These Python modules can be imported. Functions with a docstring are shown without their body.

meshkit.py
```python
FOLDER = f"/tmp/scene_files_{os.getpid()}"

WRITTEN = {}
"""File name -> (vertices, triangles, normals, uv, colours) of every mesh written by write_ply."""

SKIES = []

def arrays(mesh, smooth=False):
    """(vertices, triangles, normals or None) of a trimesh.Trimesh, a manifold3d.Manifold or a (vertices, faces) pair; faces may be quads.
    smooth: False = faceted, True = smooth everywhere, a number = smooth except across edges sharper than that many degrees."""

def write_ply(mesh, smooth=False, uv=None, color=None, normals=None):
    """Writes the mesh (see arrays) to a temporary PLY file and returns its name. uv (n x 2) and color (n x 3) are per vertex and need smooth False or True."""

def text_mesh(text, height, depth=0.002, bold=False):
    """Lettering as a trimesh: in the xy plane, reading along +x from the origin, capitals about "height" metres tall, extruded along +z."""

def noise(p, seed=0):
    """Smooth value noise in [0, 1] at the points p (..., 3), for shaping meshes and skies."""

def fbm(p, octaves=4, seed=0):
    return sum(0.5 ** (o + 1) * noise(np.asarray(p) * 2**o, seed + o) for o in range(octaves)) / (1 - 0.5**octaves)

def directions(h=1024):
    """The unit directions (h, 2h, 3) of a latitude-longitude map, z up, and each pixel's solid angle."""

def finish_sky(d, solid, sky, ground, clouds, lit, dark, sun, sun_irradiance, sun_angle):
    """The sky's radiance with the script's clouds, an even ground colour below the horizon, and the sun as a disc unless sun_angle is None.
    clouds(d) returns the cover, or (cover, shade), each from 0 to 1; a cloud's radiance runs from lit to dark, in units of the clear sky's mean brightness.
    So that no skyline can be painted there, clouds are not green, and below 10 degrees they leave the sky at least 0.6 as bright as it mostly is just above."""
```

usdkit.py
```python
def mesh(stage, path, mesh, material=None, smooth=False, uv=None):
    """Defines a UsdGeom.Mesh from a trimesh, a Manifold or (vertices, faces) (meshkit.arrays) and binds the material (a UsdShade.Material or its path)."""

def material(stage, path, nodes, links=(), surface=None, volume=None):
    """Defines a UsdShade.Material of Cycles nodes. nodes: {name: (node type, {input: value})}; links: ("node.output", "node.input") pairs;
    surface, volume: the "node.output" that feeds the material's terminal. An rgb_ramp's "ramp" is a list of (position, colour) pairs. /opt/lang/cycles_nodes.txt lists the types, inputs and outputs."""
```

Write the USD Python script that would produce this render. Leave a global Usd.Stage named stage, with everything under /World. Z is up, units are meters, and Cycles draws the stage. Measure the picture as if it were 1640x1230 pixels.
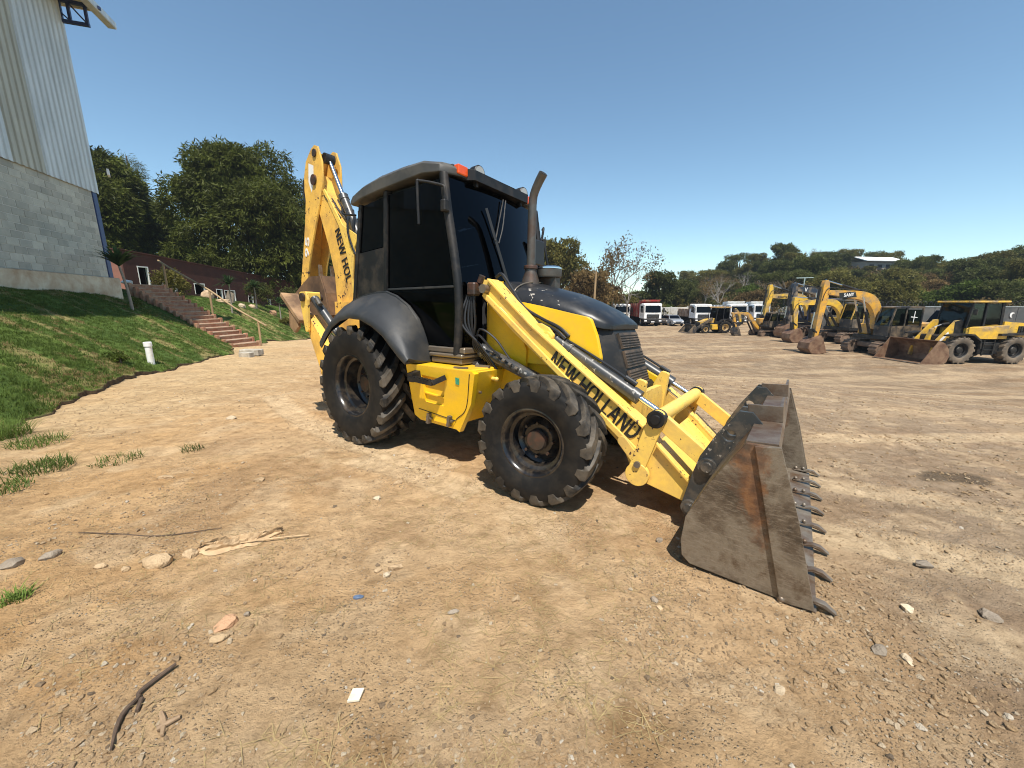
import math, random
import numpy as np
import trimesh
import shapely.geometry as sg
import usdkit, meshkit
from pxr import Usd, UsdGeom, UsdLux, UsdShade, Gf, Sdf, Vt

stage = Usd.Stage.CreateInMemory()
UsdGeom.SetStageUpAxis(stage, UsdGeom.Tokens.z)
UsdGeom.SetStageMetersPerUnit(stage, 1.0)
stage.DefinePrim('/World', 'Xform')
stage.SetDefaultPrim(stage.GetPrimAtPath('/World'))
UsdGeom.Scope.Define(stage, '/World/Looks')
PI = math.pi

# ------------------------------------------------------------------ camera, sky, sun, exposure
CAM_H, PITCH, FPX = 1.40, math.radians(11.9), 618.0
EXPOSURE = 0.56
SKY_STRENGTH, SUN_INTENSITY = 0.118, 1.25
SUN_EL = math.radians(64)
SUN_AZ = (0.17, -1.0)                                   # horizontal direction towards the sun
cam = UsdGeom.Camera.Define(stage, '/World/camera')
cam.CreateHorizontalApertureAttr(36.0)
cam.CreateVerticalApertureAttr(27.0)
cam.CreateFocalLengthAttr(36.0 * FPX / 1640.0)
cam.CreateClippingRangeAttr(Gf.Vec2f(0.05, 2000))
cam.CreateExposureAttr(EXPOSURE)
_r, _u, _f = np.array([1., 0, 0]), np.array([0, math.sin(PITCH), math.cos(PITCH)]), np.array([0, math.cos(PITCH), -math.sin(PITCH)])
cam.AddTransformOp().Set(Gf.Matrix4d(*_r, 0, *_u, 0, *(-_f), 0, 0, 0, CAM_H, 1))
_n = math.hypot(*SUN_AZ)
S = np.array([SUN_AZ[0] / _n * math.cos(SUN_EL), SUN_AZ[1] / _n * math.cos(SUN_EL), math.sin(SUN_EL)])
sun = UsdLux.DistantLight.Define(stage, '/World/sun')
sun.CreateIntensityAttr(SUN_INTENSITY)
sun.CreateAngleAttr(0.53)
sun.CreateNormalizeAttr(True)
sun.CreateColorAttr(Gf.Vec3f(1.0, 0.95, 0.87))
_z = S; _x = np.cross([0, 0, 1.0], _z); _x /= np.linalg.norm(_x); _y = np.cross(_z, _x)
sun.AddTransformOp().Set(Gf.Matrix4d(*_x, 0, *_y, 0, *_z, 0, 0, 0, 30, 1))
skym = usdkit.material(stage, '/World/Looks/sky_look', {
    'sky': ('sky_texture', {'sky_type': 'single_scattering', 'sun_disc': False, 'sun_elevation': SUN_EL, 'sun_rotation': math.atan2(S[0], S[1]),
                            'altitude': 700.0, 'air_density': 1.0, 'aerosol_density': 0.25, 'ozone_density': 0.5}),
    'wb': ('mix_color', {'blend_type': 'multiply', 'fac': 1.0, 'b': (0.86, 1.0, 0.97), 'use_clamp': False, 'use_clamp_result': False}), 'bg': ('background_shader', {'strength': SKY_STRENGTH})}, [('sky.color', 'wb.a'), ('wb.result', 'bg.color')], surface='bg.background')
dome = UsdLux.DomeLight.Define(stage, '/World/sky')
UsdShade.MaterialBindingAPI.Apply(dome.GetPrim()).Bind(skym)
for k, v in (('kind', 'structure'), ('label', 'clear pale blue midday sky without clouds'), ('category', 'sky')):
    dome.GetPrim().SetCustomDataByKey(k, v)

# ------------------------------------------------------------------ helpers
_count = {}
def numbered(parent, name):
    k = _count.get((parent, name), 0)
    _count[(parent, name)] = k + 1
    return f'{parent}/{name}' if k == 0 else f'{parent}/{name}_{k:03d}'
def tag(prim, label=None, cat=None, group=None, kind=None):
    p = prim.GetPrim() if hasattr(prim, 'GetPrim') else prim
    for k, v in (('label', label), ('category', cat), ('group', group), ('kind', kind)):
        if v: p.SetCustomDataByKey(k, v)
    return p
def mat4(x, y, z, axx=None, axy=None, axz=None, heading=None, s=1.0):
    if heading is not None:
        c, t = math.cos(heading), math.sin(heading)
        axx, axy, axz = (c, t, 0), (-t, c, 0), (0, 0, 1)
    if axx is None: axx, axy, axz = (1, 0, 0), (0, 1, 0), (0, 0, 1)
    if np.ndim(s) == 0: s = (s, s, s)
    return Gf.Matrix4d(*[float(q) * s[0] for q in axx], 0, *[float(q) * s[1] for q in axy], 0, *[float(q) * s[2] for q in axz], 0, float(x), float(y), float(z), 1)
def thing(name, label, cat, m=None, group=None, kind=None):
    p = numbered('/World', name)
    x = UsdGeom.Xform.Define(stage, p)
    if m is not None: x.AddTransformOp().Set(m)
    tag(x, label, cat, group, kind)
    return p
def copy_of(src, name, label, cat, m, group=None):
    p = numbered('/World', name)
    x = UsdGeom.Xform.Define(stage, p)
    x.GetPrim().GetReferences().AddInternalReference(src)
    x.ClearXformOpOrder()
    for o in x.GetOrderedXformOps(): pass
    op = x.GetPrim().GetAttribute('xformOp:transform')
    if op: op.Set(m); x.GetPrim().GetAttribute('xformOpOrder').Set(['xformOp:transform'])
    else: x.AddTransformOp().Set(m)
    x.GetPrim().SetInstanceable(True)
    tag(x, label, cat, group)
    return p
def group_part(parent, name, m=None, label=None):
    p = numbered(parent, name)
    x = UsdGeom.Xform.Define(stage, p)
    if m is not None: x.AddTransformOp().Set(m)
    if label: tag(x, label)
    return p
def put(parent, name, mesh, m, smooth=35, label=None, kind=None):
    p = numbered(parent, name)
    if isinstance(mesh, (list, tuple)) and not isinstance(mesh[0], np.ndarray): mesh = cat(*mesh)
    usdkit.mesh(stage, p, mesh, m, smooth=smooth)
    if label or kind: tag(stage.GetPrimAtPath(p), label, None, None, kind)
    return p
def solo(name, mesh, m, label, cat, group=None, kind=None, smooth=35):
    p = numbered('/World', name)
    if isinstance(mesh, (list, tuple)) and not isinstance(mesh[0], np.ndarray): mesh = cat_(mesh)
    usdkit.mesh(stage, p, mesh, m, smooth=smooth)
    tag(stage.GetPrimAtPath(p), label, cat, group, kind)
    return p
def cat(*ms):
    ms = [q for q in ms if q is not None]
    out = []
    for q in ms:
        if isinstance(q, (list, tuple)): out.append(cat(*q))
        else: out.append(q)
    return out[0] if len(out) == 1 else trimesh.util.concatenate(out)
cat_ = lambda ms: cat(*ms)
def tm(v, f): return trimesh.Trimesh(np.asarray(v, float), np.asarray(f, int), process=False)
def hull(pts): return trimesh.Trimesh(np.asarray(pts, float)).convex_hull if False else trimesh.convex.convex_hull(np.asarray(pts, float))
def box(x0, x1, y0, y1, z0, z1, b=0.0):
    if b <= 0:
        m = trimesh.creation.box((abs(x1 - x0), abs(y1 - y0), abs(z1 - z0)))
        m.apply_translation(((x0 + x1) / 2, (y0 + y1) / 2, (z0 + z1) / 2)); return m
    P = []
    for sx in (0, 1):
        for sy in (0, 1):
            for sz in (0, 1):
                c = np.array([(x0, x1)[sx], (y0, y1)[sy], (z0, z1)[sz]]); d = np.array([b if not sx else -b, b if not sy else -b, b if not sz else -b])
                for k in range(3):
                    e = d.copy(); e[k] = 0; P.append(c + e)
    return hull(P)
def frame(d):
    d = np.asarray(d, float); d = d / np.linalg.norm(d)
    a = np.array([0, 0, 1.0]) if abs(d[2]) < 0.9 else np.array([1.0, 0, 0])
    u = np.cross(a, d); u /= np.linalg.norm(u)
    return u, np.cross(d, u), d
def cyl(p, q, r, n=18, r2=None, cap=True):
    p, q = np.asarray(p, float), np.asarray(q, float)
    u, w, d = frame(q - p); r2 = r if r2 is None else r2
    a = np.arange(n) / n * 2 * PI
    ring = np.outer(np.cos(a), u) + np.outer(np.sin(a), w)
    v = np.vstack([p + ring * r, q + ring * r2, [p], [q]])
    f = []
    for i in range(n):
        j = (i + 1) % n
        f += [[i, j, n + j], [i, n + j, n + i]]
        if cap: f += [[2 * n, j, i], [2 * n + 1, n + i, n + j]]
    return tm(v, f)
def spline(P, k=6):
    P = np.asarray(P, float)
    if len(P) < 3: return P
    Q = np.vstack([2 * P[0] - P[1], P, 2 * P[-1] - P[-2]])
    out = []
    for i in range(len(P) - 1):
        a, b, c, d = Q[i:i + 4]
        for t in np.arange(k) / k:
            out.append(0.5 * (2 * b + (c - a) * t + (2 * a - 5 * b + 4 * c - d) * t * t + (3 * b - a - 3 * c + d) * t ** 3))
    return np.array(out + [P[-1]])
def tube(P, r, n=8, k=6, smooth=True):
    P = spline(P, k) if smooth else np.asarray(P, float)
    R = np.broadcast_to(np.asarray(r, float), (len(P),)) if np.ndim(r) == 0 else np.interp(np.linspace(0, 1, len(P)), np.linspace(0, 1, len(r)), r)
    T = np.gradient(P, axis=0)
    u, w, d = frame(T[0]); v = []; a = np.arange(n) / n * 2 * PI
    for i in range(len(P)):
        t = T[i] / (np.linalg.norm(T[i]) + 1e-12)
        u = u - t * (u @ t); u /= np.linalg.norm(u); w = np.cross(t, u)
        v.append(P[i] + (np.outer(np.cos(a), u) + np.outer(np.sin(a), w)) * R[i])
    v = np.vstack(v + [P[:1], P[-1:]]); f = []; L = len(P)
    for i in range(L - 1):
        for j in range(n):
            k2 = (j + 1) % n
            f += [[i * n + j, i * n + k2, (i + 1) * n + k2], [i * n + j, (i + 1) * n + k2, (i + 1) * n + j]]
    for j in range(n):
        k2 = (j + 1) % n
        f += [[L * n, k2, j], [L * n + 1, (L - 1) * n + j, (L - 1) * n + k2]]
    return tm(v, f)
def extr(poly, depth):
    if not hasattr(poly, 'geom_type'): poly = sg.Polygon(poly)
    q = poly.buffer(0)
    return trimesh.util.concatenate([trimesh.creation.extrude_polygon(g, depth, engine='earcut') for g in getattr(q, 'geoms', [q]) if g.area > 1e-7])
def prism(poly, y0, y1, round_=0.0):
    """polygon in (x, z), extruded from y0 to y1"""
    P = sg.Polygon(poly) if not hasattr(poly, 'geom_type') else poly
    if round_: P = P.buffer(-round_).buffer(round_, quad_segs=4)
    m = extr(P, abs(y1 - y0)); v = m.vertices.copy()
    m.vertices = np.column_stack([v[:, 0], max(y0, y1) - v[:, 2], v[:, 1]])
    return m
def prism_z(poly, z0, z1):
    m = extr(poly, z1 - z0); m.apply_translation((0, 0, z0)); return m
def plate(pts, t, n=None):
    """a flat polygon given by 3D points, thickened by t along its normal"""
    P = np.asarray(pts, float)
    nn = np.cross(P[1] - P[0], P[2] - P[0]); nn /= np.linalg.norm(nn)
    u = P[1] - P[0]; u /= np.linalg.norm(u); w = np.cross(nn, u)
    q = np.column_stack([(P - P[0]) @ u, (P - P[0]) @ w])
    m = extr(q, t); v = m.vertices
    m.vertices = P[0] + np.outer(v[:, 0], u) + np.outer(v[:, 1], w) + np.outer(v[:, 2] - t / 2, nn)
    return m
def bar(p, q, a, b, up=(0, 0, 1)):
    """a box beam from p to q: a wide sideways, b high"""
    p, q = np.asarray(p, float), np.asarray(q, float)
    d = (q - p) / np.linalg.norm(q - p); s = np.cross(d, up)
    if np.linalg.norm(s) < 1e-6: s = np.cross(d, (1, 0, 0))
    s /= np.linalg.norm(s); w = np.cross(s, d)
    v = [e + s * a / 2 * i + w * b / 2 * j for e in (p, q) for i, j in ((-1, -1), (1, -1), (1, 1), (-1, 1))]
    return tm(v, [[0, 1, 2], [0, 2, 3], [4, 6, 5], [4, 7, 6], [0, 4, 5], [0, 5, 1], [1, 5, 6], [1, 6, 2], [2, 6, 7], [2, 7, 3], [3, 7, 4], [3, 4, 0]][::1])
def loft(secs, closed=True, caps=True):
    n, L = len(secs[0]), len(secs); v = np.vstack([np.asarray(s_, float) for s_ in secs]); f = []
    for i in range(L - 1):
        for j in range(n if closed else n - 1):
            k = (j + 1) % n
            f += [[i * n + j, i * n + k, (i + 1) * n + k], [i * n + j, (i + 1) * n + k, (i + 1) * n + j]]
    if caps and closed:
        for base, flip in ((0, 1), ((L - 1) * n, 0)):
            c = len(v); v = np.vstack([v, v[base:base + n].mean(0)])
            for j in range(n):
                k = (j + 1) % n
                f.append([c, base + k, base + j] if flip else [c, base + j, base + k])
    m = tm(v, f)
    if closed and caps and m.volume < 0: m.invert()
    return m
def lathe(prof, n=32, axis='y'):
    """prof: (r, h) list, revolved round the axis"""
    a = np.arange(n) / n * 2 * PI; P = np.asarray(prof, float); v = []
    for r, h in P:
        c = np.column_stack([r * np.cos(a), np.full(n, h), r * np.sin(a)]) if axis == 'y' else np.column_stack([r * np.cos(a), r * np.sin(a), np.full(n, h)])
        v.append(c)
    f = []
    for i in range(len(P) - 1):
        for j in range(n):
            k = (j + 1) % n
            f += [[i * n + j, (i + 1) * n + j, (i + 1) * n + k], [i * n + j, (i + 1) * n + k, i * n + k]]
    m = tm(np.vstack(v), f)
    return m
def sphere(c, r, sub=2, sc=(1, 1, 1)):
    m = trimesh.creation.icosphere(subdivisions=sub, radius=1.0); m.vertices = m.vertices * np.asarray(sc) * r + np.asarray(c); return m
def moved(m, d):
    m = m.copy(); m.vertices = m.vertices + np.asarray(d, float); return m
def mirror_y(m):
    m = m.copy(); m.vertices = m.vertices * np.array([1, -1, 1.0]); m.faces = m.faces[:, ::-1]; return m
def lettering(text, h, o, e1, e2, depth=0.003, bold=True, length=None):
    m = meshkit.text_mesh(text, h, depth, bold)
    e1, e2 = np.asarray(e1, float) / np.linalg.norm(e1), np.asarray(e2, float) / np.linalg.norm(e2); n = np.cross(e1, e2)
    v = m.vertices.copy()
    if length: v[:, 0] *= length / (v[:, 0].max() - v[:, 0].min())
    m.vertices = np.asarray(o, float) + np.outer(v[:, 0], e1) + np.outer(v[:, 1], e2) + np.outer(v[:, 2], n)
    return m

# ------------------------------------------------------------------ materials
def mat(name, base, rough=0.5, metal=0.0, var=0.12, scale=5.0, dirt=None, amt=0.4, dscale=3.0, chip=None, chip_t=0.72, chip_scale=30.0, bump=0.0, bscale=60.0, bevel=0.0, spec=0.5, coat=0.0, stretch=None, per_object=0.0, sharp=0.12):
    b = np.asarray(base, float)
    nodes = {'tc': ('texture_coordinate', {}), 'n1': ('noise_texture', {'scale': scale, 'detail': 5.0, 'roughness': 0.6}),
             'r1': ('rgb_ramp', {'ramp': [(0.3, tuple(b * (1 - var))), (0.7, tuple(np.minimum(b * (1 + var), 0.95)))]}),
             'p': ('principled_bsdf', {'roughness': rough, 'metallic': metal, 'specular_ior_level': spec, 'coat_weight': coat})}
    src = 'tc.object'; links = []
    if stretch:
        nodes['mp'] = ('mapping', {'scale': stretch}); links.append((src, 'mp.vector')); src = 'mp.vector'
    links += [(src, 'n1.vector'), ('n1.fac', 'r1.fac')]
    col = 'r1.color'
    if dirt is not None:
        nodes['n2'] = ('noise_texture', {'scale': dscale, 'detail': 7.0, 'roughness': 0.65, 'distortion': 0.3})
        c = 0.62 - 0.3 * amt
        nodes['r2'] = ('rgb_ramp', {'ramp': [(c - sharp, (0, 0, 0)), (c + sharp, (1, 1, 1))]})
        nodes['m2'] = ('mix_color', {'b': dirt})
        links += [(src, 'n2.vector'), ('n2.fac', 'r2.fac'), ('r2.color', 'm2.fac') if False else ('r2.alpha', 'm2.fac')]
        links.pop()
        nodes['bw'] = ('rgb_to_bw', {}); links += [('r2.color', 'bw.color'), ('bw.val', 'm2.fac'), (col, 'm2.a')]; col = 'm2.result'
    if chip is not None:
        nodes['n3'] = ('noise_texture', {'scale': chip_scale, 'detail': 4.0, 'roughness': 0.55})
        nodes['n3b'] = ('noise_texture', {'scale': chip_scale * 0.12, 'detail': 2.0})
        nodes['am'] = ('math', {'math_type': 'multiply_add', 'value2': 0.35})
        nodes['gt'] = ('rgb_ramp', {'ramp': [(chip_t, (0, 0, 0)), (min(chip_t + 0.02, 1.0), (1, 1, 1))]})
        nodes['bw3'] = ('rgb_to_bw', {}); nodes['m3'] = ('mix_color', {'b': chip})
        links += [(src, 'n3.vector'), (src, 'n3b.vector'), ('n3b.fac', 'am.value1'), ('n3.fac', 'am.value3'), ('am.value', 'gt.fac'), ('gt.color', 'bw3.color'), ('bw3.val', 'm3.fac'), (col, 'm3.a')]; col = 'm3.result'
    if per_object:
        nodes['oi'] = ('object_info', {}); nodes['mr'] = ('map_range', {'to_min': 1 - per_object, 'to_max': 1 + per_object}); nodes['hs'] = ('hsv', {})
        links += [('oi.random', 'mr.value'), ('mr.result', 'hs.value'), (col, 'hs.color')]; col = 'hs.color'
    links.append((col, 'p.base_color'))
    nrm = None
    if bevel:
        nodes['bv'] = ('bevel', {'radius': bevel, 'samples': 4}); nrm = 'bv.bevel'
    if bump:
        nodes['nb'] = ('noise_texture', {'scale': bscale, 'detail': 5.0, 'roughness': 0.6}); nodes['bp'] = ('bump', {'strength': min(1.0, bump), 'distance': 0.01})
        links += [(src, 'nb.vector'), ('nb.fac', 'bp.height')]
        if nrm: links.append((nrm, 'bp.normal'))
        nrm = 'bp.normal'
    if nrm: links.append((nrm, 'p.normal'))
    return usdkit.material(stage, '/World/Looks/' + name, nodes, links, surface='p.BSDF')

DUST = (0.36, 0.25, 0.15)
M = {}
M['yellow'] = mat('yellow_paint', (0.84, 0.50, 0.010), 0.32, var=0.05, dirt=(0.70, 0.42, 0.04), amt=0.2, dscale=2.5, chip=(0.10, 0.06, 0.03), chip_t=0.93, chip_scale=34, bump=0.05, bscale=7, bevel=0.008, coat=0.15)
M['arm'] = mat('faded_yellow_paint', (0.84, 0.55, 0.10), 0.42, var=0.07, dirt=(0.62, 0.40, 0.11), amt=0.3, dscale=5, chip=(0.09, 0.05, 0.03), chip_t=0.845, chip_scale=34, bump=0.06, bscale=20, bevel=0.007)
M['boom'] = mat('worn_orange_yellow_paint', (0.80, 0.46, 0.085), 0.45, var=0.1, dirt=(0.50, 0.28, 0.08), amt=0.25, dscale=4, chip=(0.08, 0.045, 0.03), chip_t=0.825, chip_scale=20, bump=0.06, bscale=20, bevel=0.01)
M['black'] = mat('black_plastic', (0.010, 0.0105, 0.012), 0.40, var=0.25, dirt=(0.035, 0.032, 0.028), amt=0.10, dscale=6, bevel=0.008, bump=0.04, bscale=40, chip=(0.32, 0.29, 0.25), chip_t=0.875, chip_scale=18)
M['fender'] = mat('grey_plastic', (0.024, 0.0255, 0.0275), 0.5, spec=0.4, var=0.15, dirt=(0.055, 0.051, 0.045), amt=0.18, dscale=3, bevel=0.01, bump=0.06, bscale=120)
M['roof'] = mat('roof_plastic', (0.046, 0.044, 0.040), 0.55, var=0.15, dirt=(0.085, 0.077, 0.064), amt=0.2, dscale=5, bevel=0.012, bump=0.08, bscale=90)
M['dark'] = mat('dark_frame', (0.009, 0.009, 0.0095), 0.5, spec=0.35, var=0.2, dirt=(0.045, 0.036, 0.027), amt=0.10, dscale=5, bevel=0.006)
M['cylgrey'] = mat('cylinder_grey', (0.036, 0.038, 0.040), 0.38, var=0.1, dirt=(0.09, 0.075, 0.055), amt=0.12, dscale=6, chip=(0.3, 0.28, 0.25), chip_t=0.83, chip_scale=30)
M['chrome'] = mat('chrome', (0.75, 0.75, 0.76), 0.14, metal=1.0, var=0.05)
M['steel'] = mat('worn_steel', (0.20, 0.17, 0.135), 0.42, metal=0.4, var=0.2, scale=8, dirt=(0.11, 0.06, 0.03), amt=0.3, dscale=5, bump=0.15, bscale=60, bevel=0.004)
M['bracket'] = mat('dark_bracket_paint', (0.030, 0.033, 0.034), 0.38, var=0.15, dirt=(0.14, 0.11, 0.08), amt=0.15, dscale=7, bevel=0.006, chip=(0.25, 0.22, 0.18), chip_t=0.85, chip_scale=30)
M['rubber'] = mat('tyre_rubber', (0.0062, 0.006, 0.0058), 0.75, spec=0.25, var=0.3, dirt=(0.019, 0.016, 0.0125), amt=0.25, dscale=7, bump=0.12, bscale=80)
M['tread'] = mat('dusty_tread', (0.017, 0.0155, 0.0138), 0.62, spec=0.35, var=0.3, dirt=(0.095, 0.077, 0.056), amt=0.36, dscale=5, bump=0.2, bscale=60, bevel=0.012)
M['rim'] = mat('black_rim', (0.008, 0.008, 0.009), 0.25, var=0.2, dirt=(0.06, 0.045, 0.03), amt=0.2, dscale=8)
M['hub'] = mat('brown_hub', (0.030, 0.021, 0.015), 0.5, var=0.3, dirt=(0.09, 0.032, 0.016), amt=0.14, dscale=10, bump=0.2)
M['hose'] = mat('hose_rubber', (0.012, 0.012, 0.013), 0.45, var=0.2)
M['orange'] = mat('orange_lens', (0.75, 0.09, 0.01), 0.2, var=0.1, coat=0.3, bump=0.2, bscale=90)
M['lamp'] = mat('lamp_glass', (0.35, 0.35, 0.33), 0.15, var=0.1, coat=0.5, bump=0.3, bscale=120)
M['exhaust'] = mat('exhaust_metal', (0.10, 0.092, 0.080), 0.46, metal=0.5, var=0.25, dirt=(0.09, 0.05, 0.032), amt=0.16, dscale=6)
M['soot'] = mat('soot', (0.008, 0.008, 0.008), 0.9, var=0.1)
M['letter'] = mat('black_lettering', (0.012, 0.012, 0.012), 0.5, var=0.1)
M['white_letter'] = mat('white_lettering', (0.75, 0.73, 0.70), 0.5, var=0.05)
M['stepsteel'] = mat('step_steel', (0.16, 0.14, 0.115), 0.45, metal=0.5, var=0.2, dirt=(0.2, 0.15, 0.1), amt=0.3)
M['grille'] = mat('radiator_core', (0.040, 0.030, 0.022), 0.6, var=0.3, scale=12, dirt=(0.12, 0.08, 0.05), amt=0.35, dscale=6)
M['interior'] = mat('cab_interior', (0.03, 0.03, 0.032), 0.7, var=0.2)
M['tan'] = mat('tan_steel', (0.34, 0.21, 0.11), 0.5, var=0.2, dirt=(0.12, 0.07, 0.04), amt=0.35, bump=0.1, bevel=0.006)
M['plastic_white'] = mat('white_pvc', (0.78, 0.77, 0.74), 0.35, var=0.03, dirt=(0.5, 0.42, 0.32), amt=0.1)
M['sticker'] = mat('sticker_green', (0.03, 0.30, 0.18), 0.4, var=0.3, scale=60)
M['mirror'] = mat('mirror_glass', (0.6, 0.62, 0.65), 0.05, metal=1.0, var=0.02)

def glass(name, tint, rough=0.03, ior=1.28):
    return usdkit.material(stage, '/World/Looks/' + name, {'t': ('transparent_bsdf', {'color': tint}), 'g': ('glossy_bsdf', {'color': (0.9, 0.93, 1.0), 'roughness': rough}), 'f': ('fresnel', {'IOR': ior}), 'm': ('mix_closure', {})},
        [('f.fac', 'm.fac'), ('t.BSDF', 'm.closure1'), ('g.BSDF', 'm.closure2')], surface='m.closure')
M['tint'] = glass('tinted_glass', (0.010, 0.012, 0.016))
M['pane'] = glass('clear_glass', (0.26, 0.32, 0.29), 0.04, 1.3)

# bucket shell: worn grey-brown steel with rust blooming from the upper back edge
def bucket_steel():
    return usdkit.material(stage, '/World/Looks/rusty_bucket_steel', {
        'tc': ('texture_coordinate', {}),
        'n1': ('noise_texture', {'scale': 3.4, 'detail': 9.0, 'roughness': 0.72, 'distortion': 0.5}),
        'r1': ('rgb_ramp', {'ramp': [(0.32, (0.040, 0.029, 0.019)), (0.43, (0.095, 0.070, 0.047)), (0.55, (0.180, 0.148, 0.108)), (0.66, (0.090, 0.060, 0.036)), (0.78, (0.05, 0.035, 0.022))]}),
        'mp2': ('mapping', {'scale': (1.2, 1.0, 6.0), 'rotation': (0, 0.4, 0)}), 'n2': ('noise_texture', {'scale': 16.0, 'detail': 8.0, 'roughness': 0.75}),
        'r2': ('rgb_ramp', {'ramp': [(0.50, (0, 0, 0)), (0.72, (0.8, 0.8, 0.8))]}), 'bw2': ('rgb_to_bw', {}), 'm2': ('mix_color', {'b': (0.26, 0.215, 0.165)}),
        'sx': ('separate_xyz', {}), 'lx': ('math', {'math_type': 'multiply_add', 'value2': 0.242}), 'ln': ('math', {'math_type': 'add', 'value2': -3.80}), 'ab': ('math', {'math_type': 'absolute'}), 'ls': ('math', {'math_type': 'multiply_add', 'value2': -3.2, 'value3': 0.25}),
        'zz': ('math', {'math_type': 'multiply_add', 'value2': 0.66}), 'n3': ('noise_texture', {'scale': 6.0, 'detail': 8.0, 'roughness': 0.75, 'distortion': 0.6}), 'ad': ('math', {'math_type': 'add'}),
        'r3': ('rgb_ramp', {'ramp': [(0.84, (0, 0, 0)), (1.12, (0.8, 0.8, 0.8))][:1] + [(1.0, (0.7, 0.7, 0.7))]}), 'bw3': ('rgb_to_bw', {}), 'm3': ('mix_color', {}),
        'n4': ('noise_texture', {'scale': 16.0, 'detail': 6.0}), 'r4': ('rgb_ramp', {'ramp': [(0.35, (0.045, 0.020, 0.011)), (0.52, (0.125, 0.050, 0.020)), (0.66, (0.23, 0.10, 0.035)), (0.75, (0.07, 0.035, 0.02))]}),
        'nb': ('noise_texture', {'scale': 45.0, 'detail': 6.0, 'roughness': 0.7}), 'bp': ('bump', {'strength': 0.35, 'distance': 0.006}), 'bv': ('bevel', {'radius': 0.006, 'samples': 4}),
        'p': ('principled_bsdf', {'roughness': 0.5, 'metallic': 0.25})},
        [('tc.object', 'n1.vector'), ('n1.fac', 'r1.fac'), ('tc.object', 'mp2.vector'), ('mp2.vector', 'n2.vector'), ('n2.fac', 'r2.fac'), ('r2.color', 'bw2.color'), ('bw2.val', 'm2.fac'), ('r1.color', 'm2.a'),
         ('tc.object', 'sx.vector'), ('sx.z', 'lx.value1'), ('sx.x', 'lx.value3'), ('lx.value', 'ln.value1'), ('ln.value', 'ab.value1'), ('ab.value', 'ls.value1'), ('sx.z', 'zz.value1'), ('ls.value', 'zz.value3'),
         ('tc.object', 'n3.vector'), ('zz.value', 'ad.value1'), ('n3.fac', 'ad.value2'), ('ad.value', 'r3.fac'), ('r3.color', 'bw3.color'), ('bw3.val', 'm3.fac'), ('m2.result', 'm3.a'),
         ('tc.object', 'n4.vector'), ('n4.fac', 'r4.fac'), ('r4.color', 'm3.b'), ('m3.result', 'p.base_color'), ('tc.object', 'nb.vector'), ('nb.fac', 'bp.height'), ('bv.bevel', 'bp.normal'), ('bp.normal', 'p.normal')], surface='p.BSDF')
M['bucket'] = bucket_steel()
M['bucket_top'] = mat('worn_bucket_top', (0.15, 0.118, 0.088), 0.45, metal=0.3, var=0.3, scale=7, dirt=(0.09, 0.05, 0.028), amt=0.35, dscale=6, bump=0.2, bscale=50, bevel=0.005)

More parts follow.
